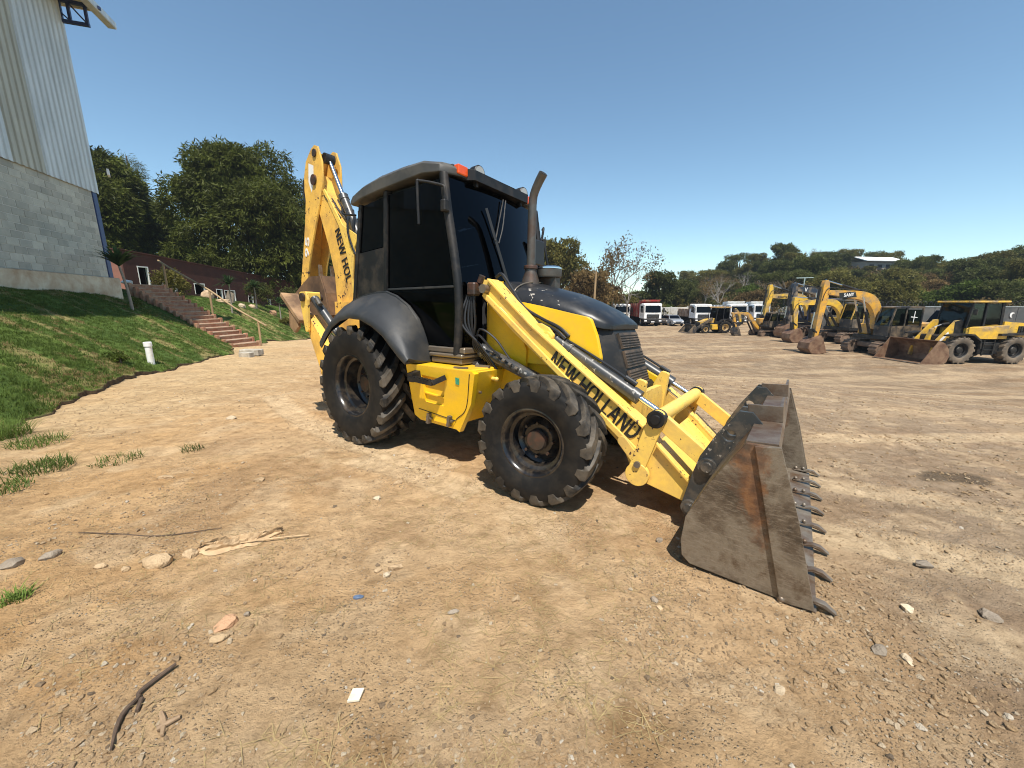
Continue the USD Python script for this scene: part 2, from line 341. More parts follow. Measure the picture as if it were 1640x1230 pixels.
def leaf_mat(name, ramp, trans=0.35, rough=0.55, nscale=0.9):
    return usdkit.material(stage, '/World/Looks/' + name, {
        'g': ('geometry', {}), 'r': ('rgb_ramp', {'ramp': ramp}), 'tc': ('texture_coordinate', {}), 'nz': ('noise_texture', {'scale': nscale, 'detail': 2.0}), 'nr': ('map_range', {'from_min': 0.3, 'from_max': 0.7, 'to_min': 0.45, 'to_max': 1.6}), 'nm': ('math', {'math_type': 'multiply'}), 'oi': ('object_info', {}), 'mr': ('map_range', {'to_min': 0.8, 'to_max': 1.2}), 'hs': ('hsv', {}),
        'p': ('principled_bsdf', {'roughness': rough, 'specular_ior_level': 0.15}), 't': ('translucent_bsdf', {}), 'm': ('mix_closure', {'fac': trans})},
        [('g.random_per_island', 'r.fac'), ('oi.random', 'mr.value'), ('tc.object', 'nz.vector'), ('nz.fac', 'nr.value'), ('nr.result', 'nm.value1'), ('mr.result', 'nm.value2'), ('nm.value', 'hs.value'), ('r.color', 'hs.color'), ('hs.color', 'p.base_color'), ('hs.color', 't.color'), ('p.BSDF', 'm.closure1'), ('t.BSDF', 'm.closure2')], surface='m.closure')
M['mango'] = leaf_mat('mango_leaves', [(0.0, (0.059, 0.067, 0.011)), (0.4, (0.140, 0.146, 0.021)), (0.68, (0.234, 0.223, 0.032)), (0.83, (0.389, 0.320, 0.055)), (0.92, (0.330, 0.172, 0.045)), (1.0, (0.234, 0.097, 0.029))], 0.28, 0.5, 0.75)
M['olive'] = leaf_mat('olive_leaves', [(0.0, (0.120, 0.106, 0.025)), (0.5, (0.231, 0.188, 0.042)), (0.85, (0.342, 0.245, 0.062)), (1.0, (0.349, 0.199, 0.057))])
M['darkgreen'] = leaf_mat('dark_green_leaves', [(0.0, (0.074, 0.080, 0.020)), (0.5, (0.144, 0.146, 0.033)), (1.0, (0.246, 0.215, 0.051))])
M['bright'] = leaf_mat('bright_green_leaves', [(0.0, (0.074, 0.101, 0.015)), (0.5, (0.157, 0.189, 0.027)), (1.0, (0.270, 0.265, 0.048))])
M['drygreen'] = leaf_mat('dry_leaves', [(0.0, (0.140, 0.092, 0.035)), (0.5, (0.231, 0.153, 0.054)), (1.0, (0.336, 0.214, 0.082))])
M['palm'] = leaf_mat('palm_leaves', [(0.0, (0.05, 0.085, 0.03)), (0.6, (0.10, 0.15, 0.05)), (1.0, (0.22, 0.25, 0.11))])
M['bark'] = mat('bark', (0.11, 0.085, 0.06), 0.85, var=0.3, scale=8, bump=0.6, bscale=15)
M['palebark'] = mat('pale_bark', (0.23, 0.20, 0.165), 0.85, var=0.25, scale=8, bump=0.5, bscale=15)

# ------------------------------------------------------------------ terrain
GN = np.array([0.019, 0.0402, 1.0]); GN /= np.linalg.norm(GN)
def sstep(t, a, b):
    t = np.clip((np.asarray(t, float) - a) / (b - a), 0, 1); return t * t * (3 - 2 * t)
EDGE_Y = np.array([-12, -5, 0, 2, 4.28, 5.72, 6.93, 8.86, 10.97, 13.17, 14.5, 15.7, 17.2, 20, 24, 30, 45, 200.])
EDGE_X = np.array([-1.2, -3.2, -4.7, -5.25, -5.96, -6.75, -7.25, -8.2, -8.96, -9.65, -10.5, -11.35, -11.75, -12.2, -12.7, -14.2, -17, -60.])
def edge_x(y): return np.interp(y, EDGE_Y, EDGE_X)
def edge_d(x, y): return (edge_x(y) - x) * 0.92
def gplane(x, y): return -(GN[0] * x + GN[1] * y) / GN[2]
def base_h(x, y):
    """the yard without the lawn slope and without small relief"""
    x, y = np.asarray(x, float), np.asarray(y, float)
    s = 0.6 * x + 0.8 * y
    w = sstep(s, 8, 24)
    z = (1 - w) * gplane(x, np.maximum(y, -20)) + w * -1.75
    r = np.hypot(x, y); az = np.degrees(np.arctan2(x, y))
    A = np.interp(az, [10, 20, 27, 33.4, 39, 45, 50, 65, 100], [0, 0.8, 6.5, 10.0, 9.4, 7.0, 6.4, 7, 3])
    z = z + A * sstep(r, 58, 125) + 2.0 * sstep(r, 130, 300) * sstep(az, 0, 30)
    d = edge_d(x, y)
    zt = np.interp(y, [-20, 18, 32, 60], [2.0, 2.0, 1.3, 0.8])
    up = np.clip(d, 0, None) * 0.53
    top = zt - gplane(x, np.maximum(y, -20)) * (1 - w) - w * -1.75
    k = 0.35
    rise = -np.log(np.exp(-np.clip(up, 0, 60) / k) + np.exp(-np.maximum(top, 0.01) / k)) * k
    rise0 = -np.log(1 + np.exp(-np.maximum(top, 0.01) / k)) * k
    return z + np.where(d > 0, np.maximum(rise - rise0 * np.exp(-np.clip(up, 0, 60) / k), 0), 0)
def relief(x, y):
    P = np.stack([x, y, np.zeros_like(x)], -1)
    near = 1 - sstep(np.hypot(x, y), 14, 40)
    big = (meshkit.fbm(P * 0.55, 3, 5) - 0.5) * 0.07
    mid = (meshkit.fbm(P * 3.1, 4, 9) - 0.5) * 0.042
    rough = sstep(meshkit.fbm(P * 0.5 + 7.3, 3, 21), 0.38, 0.62)
    fine = (meshkit.fbm(P * 13.0, 3, 31) - 0.5) * 0.022 * (0.3 + rough)
    # wheel ruts on the right, lying along gentle arcs
    v = 0
    for (ax, ay), (bx, by), bow, depth in RUTS:
        t, dd = rut(x, y, (ax, ay), (bx, by), bow)
        prof = np.where(np.abs(dd) < 0.17, -0.012 + 0.006 * np.sin(t * 2 * PI / 0.13 + np.abs(dd) * 14), 0) + 0.014 * np.exp(-((np.abs(dd) - 0.20) / 0.05) ** 2)
        v = v + depth * prof * ((t > 0) & (t < math.hypot(bx - ax, by - ay)))
    return (big + mid + fine) * near * 0.85 + v * near
RUTS = [((1.9, 2.46), (4.6, 0.9), 0.10, 1.0), ((2.5, 3.35), (6.0, 0.9), 0.15, 0.8), ((2.9, 4.4), (12, 4.6), 0.3, 0.7), ((-1.55, 3.60), (-0.30, 2.86), 0.03, 0.9), ((-0.6, 3.3), (-4.2, 6.6), 0.25, 0.9), ((1.9, 1.5), (6.0, -0.4), 0.2, 0.6)]
def rut(x, y, a, b, bow):
    ax, ay = a; L = math.hypot(b[0] - ax, b[1] - ay); ex, ey = (b[0] - ax) / L, (b[1] - ay) / L
    t = (x - ax) * ex + (y - ay) * ey; dd = -(x - ax) * ey + (y - ay) * ex
    return t, dd - bow * np.sin(np.clip(t / L, 0, 1) * PI)
# machine pose (its ground plane is the tilted yard)
FW = np.array([0.80353545, -0.59519392, 0.00865962]); LT = np.array([0.5949542, 0.80257794, -0.04356776]); UPM = np.cross(FW, LT)
MO = np.array([-1.05083565, 4.8960041, -0.17685349])
def mworld(x, y, z=0): return MO + x * FW + y * LT + z * UPM
def ground_h(x, y):
    x, y = np.asarray(x, float), np.asarray(y, float)
    r = relief(x, y)
    p = np.stack([x, y], -1) - MO[:2]
    mx, my = p @ FW[:2], p @ LT[:2]
    flat = np.zeros_like(x)                                    # the yard is pressed flat under tyres and bucket
    for cx, cy, rr in ((-.07, -.87, .55), (-.07, .87, .55), (2.24, -.9, .5), (2.24, .9, .5), (3.75, -.8, .6), (3.75, 0, .6), (3.75, .8, .6)):
        flat = np.maximum(flat, 1 - sstep(np.hypot(mx - cx, my - cy), rr * 0.6, rr * 1.3))
    h = base_h(x, y) + r * (1 - flat) - 0.004 * flat
    return h - 0.05 * sstep(edge_d(x, y), 0.0, 0.15)
def axis(pieces):
    out = []
    for a, b, n, p in pieces:
        t = np.linspace(0, 1, n, endpoint=False)
        out.append(a + (b - a) * (t ** p if p > 0 else 1 - (1 - t) ** (-p)))
    return np.concatenate(out + [[pieces[-1][1]]])
gx = axis([(-320, -30, 40, -2.2), (-30, -9, 60, -1.2), (-9, -4, 90, -1.1), (-4, 4.5, 340, 1), (4.5, 12, 120, 1.25), (12, 60, 100, 1.4), (60, 420, 70, 1.7)])
gy = axis([(-40, -3, 16, -1.6), (-3, 0.4, 24, 1), (0.4, 4.6, 190, 1), (4.6, 12, 160, 1.25), (12, 60, 110, 1.35), (60, 480, 80, 1.8)])
X, Y = np.meshgrid(gx, gy)
Z = ground_h(X, Y)
def tint(x, y):
    """the earth's own colour"""
    P = np.stack([x, y, np.zeros_like(x)], -1)
    base = np.array([0.43, 0.285, 0.150]); orange = np.array([0.44, 0.268, 0.122]); grey = np.array([0.25, 0.195, 0.138]); pale = np.array([0.54, 0.40, 0.245]); brown = np.array([0.27, 0.165, 0.085])
    n1, n2, n3 = meshkit.fbm(P * 0.45, 4, 41), meshkit.fbm(P * 1.3 + 3, 4, 43), meshkit.fbm(P * 4.0 + 9, 4, 47)
    streak = meshkit.fbm(np.stack([(x * 0.97 + y * 0.25) * 0.22, (y * 0.97 - x * 0.25) * 1.6, 0 * x], -1), 4, 53)
    g = sstep(x - 0.22 * y + (n1 - 0.5) * 4.5, 0.2, 2.8) * 0.95
    c = base + (orange - base) * sstep(n1, 0.4, 0.65)[..., None] * 0.8
    c = c + (grey - c) * (g * (0.45 + 0.75 * n2))[..., None]
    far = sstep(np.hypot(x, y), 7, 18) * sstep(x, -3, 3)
    c = c + (pale - c) * (sstep(streak, 0.5, 0.72) * (0.25 + 0.5 * far))[..., None]
    c = c + (brown - c) * (sstep(streak, 0.5, 0.25) * (0.12 + 0.45 * far))[..., None]
    c = c + (brown - c) * (sstep(n2, 0.53, 0.68) * 0.38)[..., None]
    c = c + (pale - c) * (sstep(n3, 0.54, 0.68) * 0.42)[..., None]
    left = sstep(-x, 2.0, 6.5) * sstep(edge_d(x, y), -5, -0.5)
    c = c + (np.array([0.49, 0.36, 0.20]) - c) * (left * 0.55)[..., None]
    for (a, b, bow, depth) in RUTS:
        t, dd = rut(x, y, a, b, bow)
        k = (1 - sstep(np.abs(dd), 0.12, 0.24)) * ((t > 0) & (t < math.hypot(b[0] - a[0], b[1] - a[1]))) * 0.75 * depth
        c = c + (np.array([0.52, 0.39, 0.24]) - c) * k[..., None]
    w = np.hypot((x - 4.15) / 0.36, (y - 3.35) / 0.17) + (n3 - 0.5) * 0.9                                 # an oil stain
    c = c * (1 - 0.55 * (1 - sstep(w, 0.7, 1.15)))[..., None]
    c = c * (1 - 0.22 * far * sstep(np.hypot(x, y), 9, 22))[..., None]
    for sx0, sy0, sr0 in ((0.41, 1.04, 0.16), (-0.37, 0.97, 0.12), (0.15, 1.75, 0.12)):
        w = np.hypot(x - sx0, (y - sy0) * 1.3) / sr0 + (n3 - 0.5) * 1.8
        c = c + (np.array([0.26, 0.155, 0.065]) - c) * ((1 - sstep(w, 0.4, 1.3)) * 0.6)[..., None]
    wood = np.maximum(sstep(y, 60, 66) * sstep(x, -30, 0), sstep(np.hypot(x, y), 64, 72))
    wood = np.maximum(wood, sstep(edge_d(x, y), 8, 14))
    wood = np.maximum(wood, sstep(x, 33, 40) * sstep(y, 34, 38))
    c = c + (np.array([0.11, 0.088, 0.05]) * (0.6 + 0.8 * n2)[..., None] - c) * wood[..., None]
    return c
def grid_mesh(path, X, Y, Z, m, col):
    ny, nx = X.shape
    v = np.column_stack([X.ravel(), Y.ravel(), Z.ravel()])
    i = np.arange(ny * nx).reshape(ny, nx)
    f = np.column_stack([i[:-1, :-1].ravel(), i[:-1, 1:].ravel(), i[1:, 1:].ravel(), i[1:, :-1].ravel()])
    g = usdkit.mesh(stage, path, (v, f), m, smooth=True)
    UsdGeom.PrimvarsAPI(g).CreatePrimvar('tint', Sdf.ValueTypeNames.Color3fArray, 'vertex').Set(Vt.Vec3fArray.FromNumpy(col.reshape(-1, 3).astype(np.float32)))
    return g
earth = usdkit.material(stage, '/World/Looks/dry_earth', {
    'a': ('attribute', {'attribute': 'tint'}), 'g': ('geometry', {}),
    'n1': ('noise_texture', {'scale': 9.0, 'detail': 8.0, 'roughness': 0.72}), 'r1': ('rgb_ramp', {'ramp': [(0.28, (0.62, 0.58, 0.53)), (0.5, (1.02, 1.0, 0.98)), (0.72, (1.30, 1.30, 1.31))]}),
    'mu': ('mix_color', {'blend_type': 'multiply', 'fac': 1.0, 'use_clamp_result': False}),
    'v': ('voronoi_texture', {'scale': 70.0, 'randomness': 1.0}), 'vn': ('noise_texture', {'scale': 2.2, 'detail': 3.0}),
    'vr': ('rgb_ramp', {'ramp': [(0.16, (1, 1, 1)), (0.30, (0, 0, 0))]}), 'vb': ('rgb_to_bw', {}), 'nr': ('rgb_ramp', {'ramp': [(0.42, (0, 0, 0)), (0.62, (1, 1, 1))]}), 'nbw': ('rgb_to_bw', {}), 'pm': ('math', {'math_type': 'multiply'}),
    'vc': ('rgb_ramp', {'ramp': [(0.0, (0.25, 0.18, 0.11)), (0.45, (0.37, 0.265, 0.155)), (0.8, (0.50, 0.42, 0.31)), (1.0, (0.56, 0.52, 0.45))]}), 'vsep': ('separate_color', {}),
    'mp': ('mix_color', {}),
    'nb': ('noise_texture', {'scale': 34.0, 'detail': 9.0, 'roughness': 0.75}), 'nb2': ('noise_texture', {'scale': 6.0, 'detail': 6.0, 'roughness': 0.65}),
    'h1': ('math', {'math_type': 'multiply_add', 'value2': 0.9}), 'h2': ('math', {'math_type': 'multiply_add', 'value2': 1.6}),
    'bp': ('bump', {'strength': 1.0, 'distance': 0.028}),
    'p': ('principled_bsdf', {'roughness': 0.95, 'specular_ior_level': 0.15})},
    [('g.position', 'n1.vector'), ('n1.fac', 'r1.fac'), ('a.color', 'mu.a'), ('r1.color', 'mu.b'),
     ('g.position', 'v.vector'), ('v.distance', 'vr.fac'), ('vr.color', 'vb.color'), ('g.position', 'vn.vector'), ('vn.fac', 'nr.fac'), ('nr.color', 'nbw.color'), ('vb.val', 'pm.value1'), ('nbw.val', 'pm.value2'),
     ('v.color', 'vsep.color'), ('vsep.r', 'vc.fac'), ('mu.result', 'mp.a'), ('vc.color', 'mp.b'), ('pm.value', 'mp.fac'), ('mp.result', 'p.base_color'),
     ('g.position', 'nb.vector'), ('g.position', 'nb2.vector'), ('nb2.fac', 'h2.value1'), ('nb.fac', 'h2.value3'), ('pm.value', 'h1.value1'), ('h2.value', 'h1.value3'), ('h1.value', 'bp.height'), ('bp.normal', 'p.normal')], surface='p.BSDF')
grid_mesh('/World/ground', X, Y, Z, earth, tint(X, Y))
tag(stage.GetPrimAtPath('/World/ground'), 'dry tan and orange earth yard with ruts and gravel', 'ground', kind='structure')

# the lawn: a turf sheet laid on the slope, with its torn edge standing proud of the earth
rng = np.random.default_rng(11)
ly = np.concatenate([np.linspace(-11, 3, 50, endpoint=False), np.linspace(3, 16, 330, endpoint=False), np.linspace(16, 40, 170)])
ld = np.concatenate([[0, 0.012, 0.05], np.linspace(0.1, 1.2, 22), np.linspace(1.26, 7, 70), np.linspace(7.3, 20, 30)])
LD, LY = np.meshgrid(ld, ly)
jag = (meshkit.fbm(np.stack([ly * 1.4, 0 * ly, 0 * ly], -1), 4, 61) - 0.5) * 0.55
LX = edge_x(LY) - LD / 0.92 + jag[:, None] * np.exp(-LD / 0.5)
LP = np.stack([LX, LY, 0 * LX], -1)
LZ = base_h(LX, LY) + 0.035 + (meshkit.fbm(LP * 1.1, 4, 63) - 0.5) * 0.16 * sstep(LD, 0, 0.8) + (meshkit.fbm(LP * 5, 3, 65) - 0.5) * 0.05
LZ[:, 0] = ground_h(LX[:, 0], LY[:, 0]) - 0.03
def lawn_tint(P, d):
    n1, n2 = meshkit.fbm(P * 0.8, 4, 71), meshkit.fbm(P * np.array([1.2, 3.5, 1]) + 5, 4, 73)
    green, dk, straw = np.array([0.105, 0.155, 0.030]), np.array([0.065, 0.105, 0.022]), np.array([0.34, 0.255, 0.115])
    c = dk + (green - dk) * sstep(n1, 0.3, 0.65)[..., None]
    s = sstep(n2 + 0.10 * np.exp(-d / 1.2), 0.55, 0.72) * 0.62
    c = c + (straw - c) * s[..., None]
    return c, s
lc, lstraw = lawn_tint(LP, LD)
soil = np.array([0.075, 0.05, 0.03]); lc[:, :2] = soil
turf = usdkit.material(stage, '/World/Looks/turf', {'a': ('attribute', {'attribute': 'tint'}), 'g': ('geometry', {}), 'n': ('noise_texture', {'scale': 40.0, 'detail': 7.0, 'roughness': 0.75}),
    'r': ('rgb_ramp', {'ramp': [(0.3, (0.5, 0.5, 0.5)), (0.7, (1.45, 1.45, 1.4))]}), 'm': ('mix_color', {'blend_type': 'multiply', 'fac': 1.0, 'use_clamp_result': False}), 'bp': ('bump', {'strength': 1.0, 'distance': 0.03}),
    'p': ('principled_bsdf', {'roughness': 0.9, 'specular_ior_level': 0.15})},
    [('g.position', 'n.vector'), ('n.fac', 'r.fac'), ('a.color', 'm.a'), ('r.color', 'm.b'), ('m.result', 'p.base_color'), ('n.fac', 'bp.height'), ('bp.normal', 'p.normal')], surface='p.BSDF')
grid_mesh('/World/lawn', LX, LY, LZ, turf, lc)
tag(stage.GetPrimAtPath('/World/lawn'), 'green turf slope with straw patches below the tall hall', 'lawn', kind='structure')
from scipy.interpolate import RegularGridInterpolator
def lawn_h(x, y):
    return base_h(x, y) + 0.035 + (meshkit.fbm(np.stack([x, y, 0 * x], -1) * 1.1, 4, 63) - 0.5) * 0.16

def instancer(path, protos, m, pos, ori, scl, idx, label, category, kind='stuff'):
    pi = UsdGeom.PointInstancer.Define(stage, path)
    targets = []
    for k, (pm, mm) in enumerate(zip(protos, m)):
        usdkit.mesh(stage, f'{path}/source_{k:03d}', pm, mm, smooth=False); targets.append(f'{path}/source_{k:03d}')
    pi.CreatePrototypesRel().SetTargets([Sdf.Path(t) for t in targets])
    pi.CreateProtoIndicesAttr(Vt.IntArray.FromNumpy(idx.astype(np.int32)))
    pi.CreatePositionsAttr(Vt.Vec3fArray.FromNumpy(pos.astype(np.float32)))
    pi.CreateOrientationsAttr(Vt.QuathArray([Gf.Quath(float(q[0]), float(q[1]), float(q[2]), float(q[3])) for q in ori]))
    pi.CreateScalesAttr(Vt.Vec3fArray.FromNumpy(scl.astype(np.float32)))
    tag(pi, label, category, kind=kind)
def zquat(a): return np.column_stack([np.cos(a / 2), 0 * a, 0 * a, np.sin(a / 2)])
def tuft(rng, n, h, w, spread, lean):
    v, f = [], []
    for i in range(n):
        a = rng.uniform(0, 2 * PI); r = spread * math.sqrt(rng.uniform()); p = np.array([r * math.cos(a), r * math.sin(a), 0])
        b = rng.uniform(0, 2 * PI); s = np.array([math.cos(b), math.sin(b), 0]) * w / 2; hh = h * rng.uniform(0.6, 1.2)
        l = np.array([math.cos(b + 1.57), math.sin(b + 1.57), 0]) * lean * hh * rng.uniform(-1, 1)
        k = len(v); v += [p - s, p + s, p + l * 0.4 + s * 0.7 + [0, 0, hh * 0.6], p + l * 0.4 - s * 0.7 + [0, 0, hh * 0.6], p + l + [0, 0, hh]]
        f += [[k, k + 1, k + 2], [k, k + 2, k + 3], [k + 3, k + 2, k + 4]]
    return tm(v, f)
M['blade'] = leaf_mat('grass_blades', [(0.0, (0.085, 0.125, 0.024)), (0.6, (0.15, 0.195, 0.040)), (1.0, (0.22, 0.23, 0.075))], 0.3)
M['straw'] = leaf_mat('straw_blades', [(0.0, (0.22, 0.16, 0.07)), (0.6, (0.32, 0.245, 0.11)), (1.0, (0.12, 0.14, 0.04))], 0.3)
gp = [tuft(rng, 14, 0.046, 0.008, 0.06, 0.9) for _ in range(3)] + [tuft(rng, 12, 0.04, 0.008, 0.06, 1.2) for _ in range(2)]
NG = 46000
gyv = 3 + 29 * rng.uniform(size=NG) ** 1.5; gdv = 0.03 + 6.6 * rng.uniform(size=NG) ** 1.1
gxv = edge_x(gyv) - gdv / 0.92 + np.interp(gyv, ly, jag) * np.exp(-gdv / 0.5)
_, gs = lawn_tint(np.stack([gxv, gyv, 0 * gxv], -1), gdv)
instancer('/World/lawn_grass', gp, [M['blade']] * 3 + [M['straw']] * 2, np.column_stack([gxv, gyv, lawn_h(gxv, gyv) - 0.004]), zquat(rng.uniform(0, 2 * PI, NG)),
          np.repeat(rng.uniform(0.6, 1.25, NG)[:, None], 3, 1), np.where(rng.uniform(size=NG) < gs * 0.9, rng.integers(3, 5, NG), rng.integers(0, 3, NG)), 'short green grass blades covering the slope', 'grass')

# gravel: pebbles nobody could count, thick in patches
def unit_(v): return v / np.linalg.norm(v, axis=1)[:, None]
def pebble(rng, flat):
    v = unit_(rng.normal(size=(13, 3))) * rng.uniform(0.75, 1.1, (13, 1)); v[:, 2] *= flat; v[:, 1] *= rng.uniform(0.55, 0.95)
    h = trimesh.convex.convex_hull(v); return h
def stone_mat(name, ramp, rough=0.85):
    return usdkit.material(stage, '/World/Looks/' + name, {'oi': ('object_info', {}), 'tc': ('texture_coordinate', {}), 'n': ('noise_texture', {'scale': 2.5, 'detail': 6.0, 'roughness': 0.7}), 'r': ('rgb_ramp', {'ramp': ramp}),
        'r2': ('rgb_ramp', {'ramp': [(0.3, (0.7, 0.68, 0.66)), (0.7, (1.2, 1.2, 1.2))]}), 'm': ('mix_color', {'blend_type': 'multiply', 'fac': 1.0}), 'bp': ('bump', {'strength': 0.6, 'distance': 0.15}), 'p': ('principled_bsdf', {'roughness': rough, 'specular_ior_level': 0.25})},
        [('oi.random', 'r.fac'), ('tc.object', 'n.vector'), ('n.fac', 'r2.fac'), ('r.color', 'm.a'), ('r2.color', 'm.b'), ('m.result', 'p.base_color'), ('n.fac', 'bp.height'), ('bp.normal', 'p.normal')], surface='p.BSDF')
M['pebble'] = stone_mat('pebble_stone', [(0.0, (0.17, 0.13, 0.09)), (0.08, (0.33, 0.23, 0.135)), (0.4, (0.42, 0.285, 0.155)), (0.80, (0.45, 0.325, 0.195)), (0.96, (0.54, 0.44, 0.31)), (1.0, (0.60, 0.53, 0.43))])
M['tanstone'] = stone_mat('tan_stone', [(0, (0.40, 0.285, 0.165)), (1, (0.45, 0.325, 0.195))])
M['greystone'] = stone_mat('grey_stone', [(0, (0.20, 0.165, 0.125)), (1, (0.27, 0.22, 0.165))])
M['redstone'] = stone_mat('reddish_stone', [(0, (0.42, 0.245, 0.14)), (1, (0.45, 0.27, 0.155))])
M['whitestone'] = stone_mat('white_stone', [(0, (0.46, 0.365, 0.245)), (1, (0.51, 0.415, 0.29))])
pp = [pebble(rng, f_) for f_ in (0.5, 0.7, 0.6, 0.8, 0.45)]
NP = 64000
pr = 0.75 + 16 * rng.uniform(size=NP * 3) ** 1.9; pa = rng.uniform(-1.02, 1.02, NP * 3)
px_, py_ = pr * np.sin(pa), pr * np.cos(pa)
dens = meshkit.fbm(np.stack([px_ * 1.2, py_ * 1.2, 0 * px_], -1), 3, 81)
keep = (rng.uniform(size=NP * 3) < 0.10 + 0.9 * sstep(dens, 0.44, 0.62) + 0.25 * sstep(px_, 1.5, 4)) & (edge_d(px_, py_) < -0.1)
px_, py_ = px_[keep][:NP], py_[keep][:NP]; n_ = len(px_)
size = np.clip(0.0021 + 0.0030 * rng.exponential(size=n_) + 0.009 * (rng.uniform(size=n_) < 0.02), 0, 0.021) * (1 + 0.35 * sstep(px_, 0.5, 3))
instancer('/World/gravel', pp, [M['pebble']] * 5, np.column_stack([px_, py_, ground_h(px_, py_) + size * 0.22]), zquat(rng.uniform(0, 2 * PI, n_)), np.repeat(size[:, None], 3, 1), rng.integers(0, 5, n_), 'loose gravel strewn over the earth yard', 'gravel')
# dry grass clippings and chaff in the lower left
NC = 5200
cr = 0.8 + 8 * rng.uniform(size=NC) ** 1.6; ca = rng.uniform(-1.0, 0.45, NC); cx_, cy_ = cr * np.sin(ca), cr * np.cos(ca)
ck = (edge_d(cx_, cy_) < -0.1) & (meshkit.fbm(np.stack([cx_, cy_, 0 * cx_], -1) * 1.6, 3, 83) > 0.47); cx_, cy_ = cx_[ck], cy_[ck]; n_ = len(cx_)
chaff = [tuft(rng, 3, 0.05, 0.0035, 0.02, 2.6) for _ in range(3)]
for c_ in chaff: c_.vertices[:, 2] *= 0.22
M['chaff'] = leaf_mat('dry_chaff', [(0, (0.36, 0.27, 0.13)), (1, (0.60, 0.49, 0.28))], 0.2)
instancer('/World/straw_litter', chaff, [M['chaff']] * 3, np.column_stack([cx_, cy_, ground_h(cx_, cy_) + 0.002]), zquat(rng.uniform(0, 2 * PI, n_)), np.repeat(rng.uniform(0.4, 1.0, n_)[:, None], 3, 1), rng.integers(0, 3, n_), 'dry straw scraps lying on the earth', 'straw')

# ------------------------------------------------------------------ wheels shared by the machines
def tyre_mesh(R, W, rr, lh):
    Rb = R - lh; h = W / 2; mid = (rr + Rb) / 2
    prof = [(rr - 0.01, -h * 0.70), (rr + 0.012, -h * 0.84), (rr + 0.05, -h * 0.94), (mid, -h), (Rb - 0.075, -h * 0.995), (Rb - 0.030, -h * 0.965), (Rb - 0.008, -h * 0.90), (Rb, -h * 0.80), (Rb, -h * 0.4), (Rb + 0.003, 0)]
    prof = prof + [(r, -y) for r, y in prof[-2::-1]]
    return lathe(prof[::-1], 72)
def lug_mesh(R, W, lh, n, skew, wide=0.05, bars=None):
    h = W / 2; out = []
    st = [(0.02, R - 0.002, 0.75), (0.35, R, 0.9), (0.68, R - 0.004, 1.0), (0.93, R - 0.014, 1.12), (0.99, R - 0.045, 1.1), (0.985, R - 0.10, 0.7)]
    base = R - lh - 0.02
    for side in (-1, 1):
        for k in range(n):
            th0 = 2 * PI * (k + (0.5 if side > 0 else 0)) / n; secs = []
            for i, (t, rt, ww) in enumerate(st):
                th = th0 + skew * t ** 0.85; y = side * t * h; w = wide * ww / R
                rb = min(base, rt - 0.012) if i < 4 else rt - 0.05
                yb = y if i < 4 else y - side * 0.05
                c = [(rt, th - w * 0.42, y), (rt, th + w * 0.42, y), (rb, th + w * 0.62, yb), (rb, th - w * 0.62, yb)]
                secs.append([(r * math.sin(a), yy, r * math.cos(a)) for r, a, yy in c])
            m = loft(secs)
            out.append(m)
    return cat(*out)
def rim_mesh(rr, W, dish, hubr, out=-1):
    h = W / 2; s = out
    prof = [(rr + 0.014, s * h * 0.80), (rr + 0.022, s * h * 0.845), (rr + 0.006, s * h * 0.86), (rr - 0.006, s * h * 0.82), (rr - 0.02, s * h * 0.70), (rr - 0.024, s * h * 0.5), (rr - 0.05, s * (h * 0.45)), (rr - 0.055, s * (h - dish - 0.03)), (rr - 0.08, s * (h - dish - 0.05)), (hubr + 0.06, s * (h - dish - 0.02)), (hubr + 0.035, s * (h - dish)), (0.0, s * (h - dish))]
    back = lathe([(rr - 0.03, -s * h * 0.8), (0.02, -s * h * 0.6)][::1], 40)
    m = lathe(prof if s < 0 else prof[::-1], 56)
    return m
def wheel(parent, x, y, z, R, W, rr, lh, n, skew, dish, hubr, hublen, out, wide, steer=0.0, mats=('rubber', 'tread', 'rim', 'hub'), nuts=8, rim_col=None):
    c, s = math.cos(steer), math.sin(steer)
    w = group_part(parent, 'wheel', mat4(x, y, z, (c, s, 0), (-s, c, 0), (0, 0, 1)))
    put(w, 'tyre', tyre_mesh(R, W, rr, lh), M[mats[0]], smooth=40)
    put(w, 'tread_lugs', lug_mesh(R, W, lh, n, skew, wide), M[mats[1]], smooth=25)
    put(w, 'rim', rim_mesh(rr, W, dish, hubr, out), M[rim_col or mats[2]], smooth=35)
    h = W / 2; yy = out * (h - dish)
    hb = lathe([(hubr, yy - out * 0.02), (hubr, yy + out * hublen * 0.6), (hubr * 0.86, yy + out * hublen), (hubr * 0.5, yy + out * hublen * 1.04), (0.0, yy + out * hublen * 1.06)][::1 if out < 0 else -1], 28)
    if out < 0: pass
    put(w, 'hub', hb, M[mats[3]], smooth=30)
    for k in range(nuts):
        a = 2 * PI * k / nuts; r = hubr + 0.045
        put(w, 'wheel_nut', cyl((r * math.cos(a), yy, r * math.sin(a)), (r * math.cos(a), yy + out * 0.03, r * math.sin(a)), 0.012, 6), M['hub'], smooth=False)
    return w

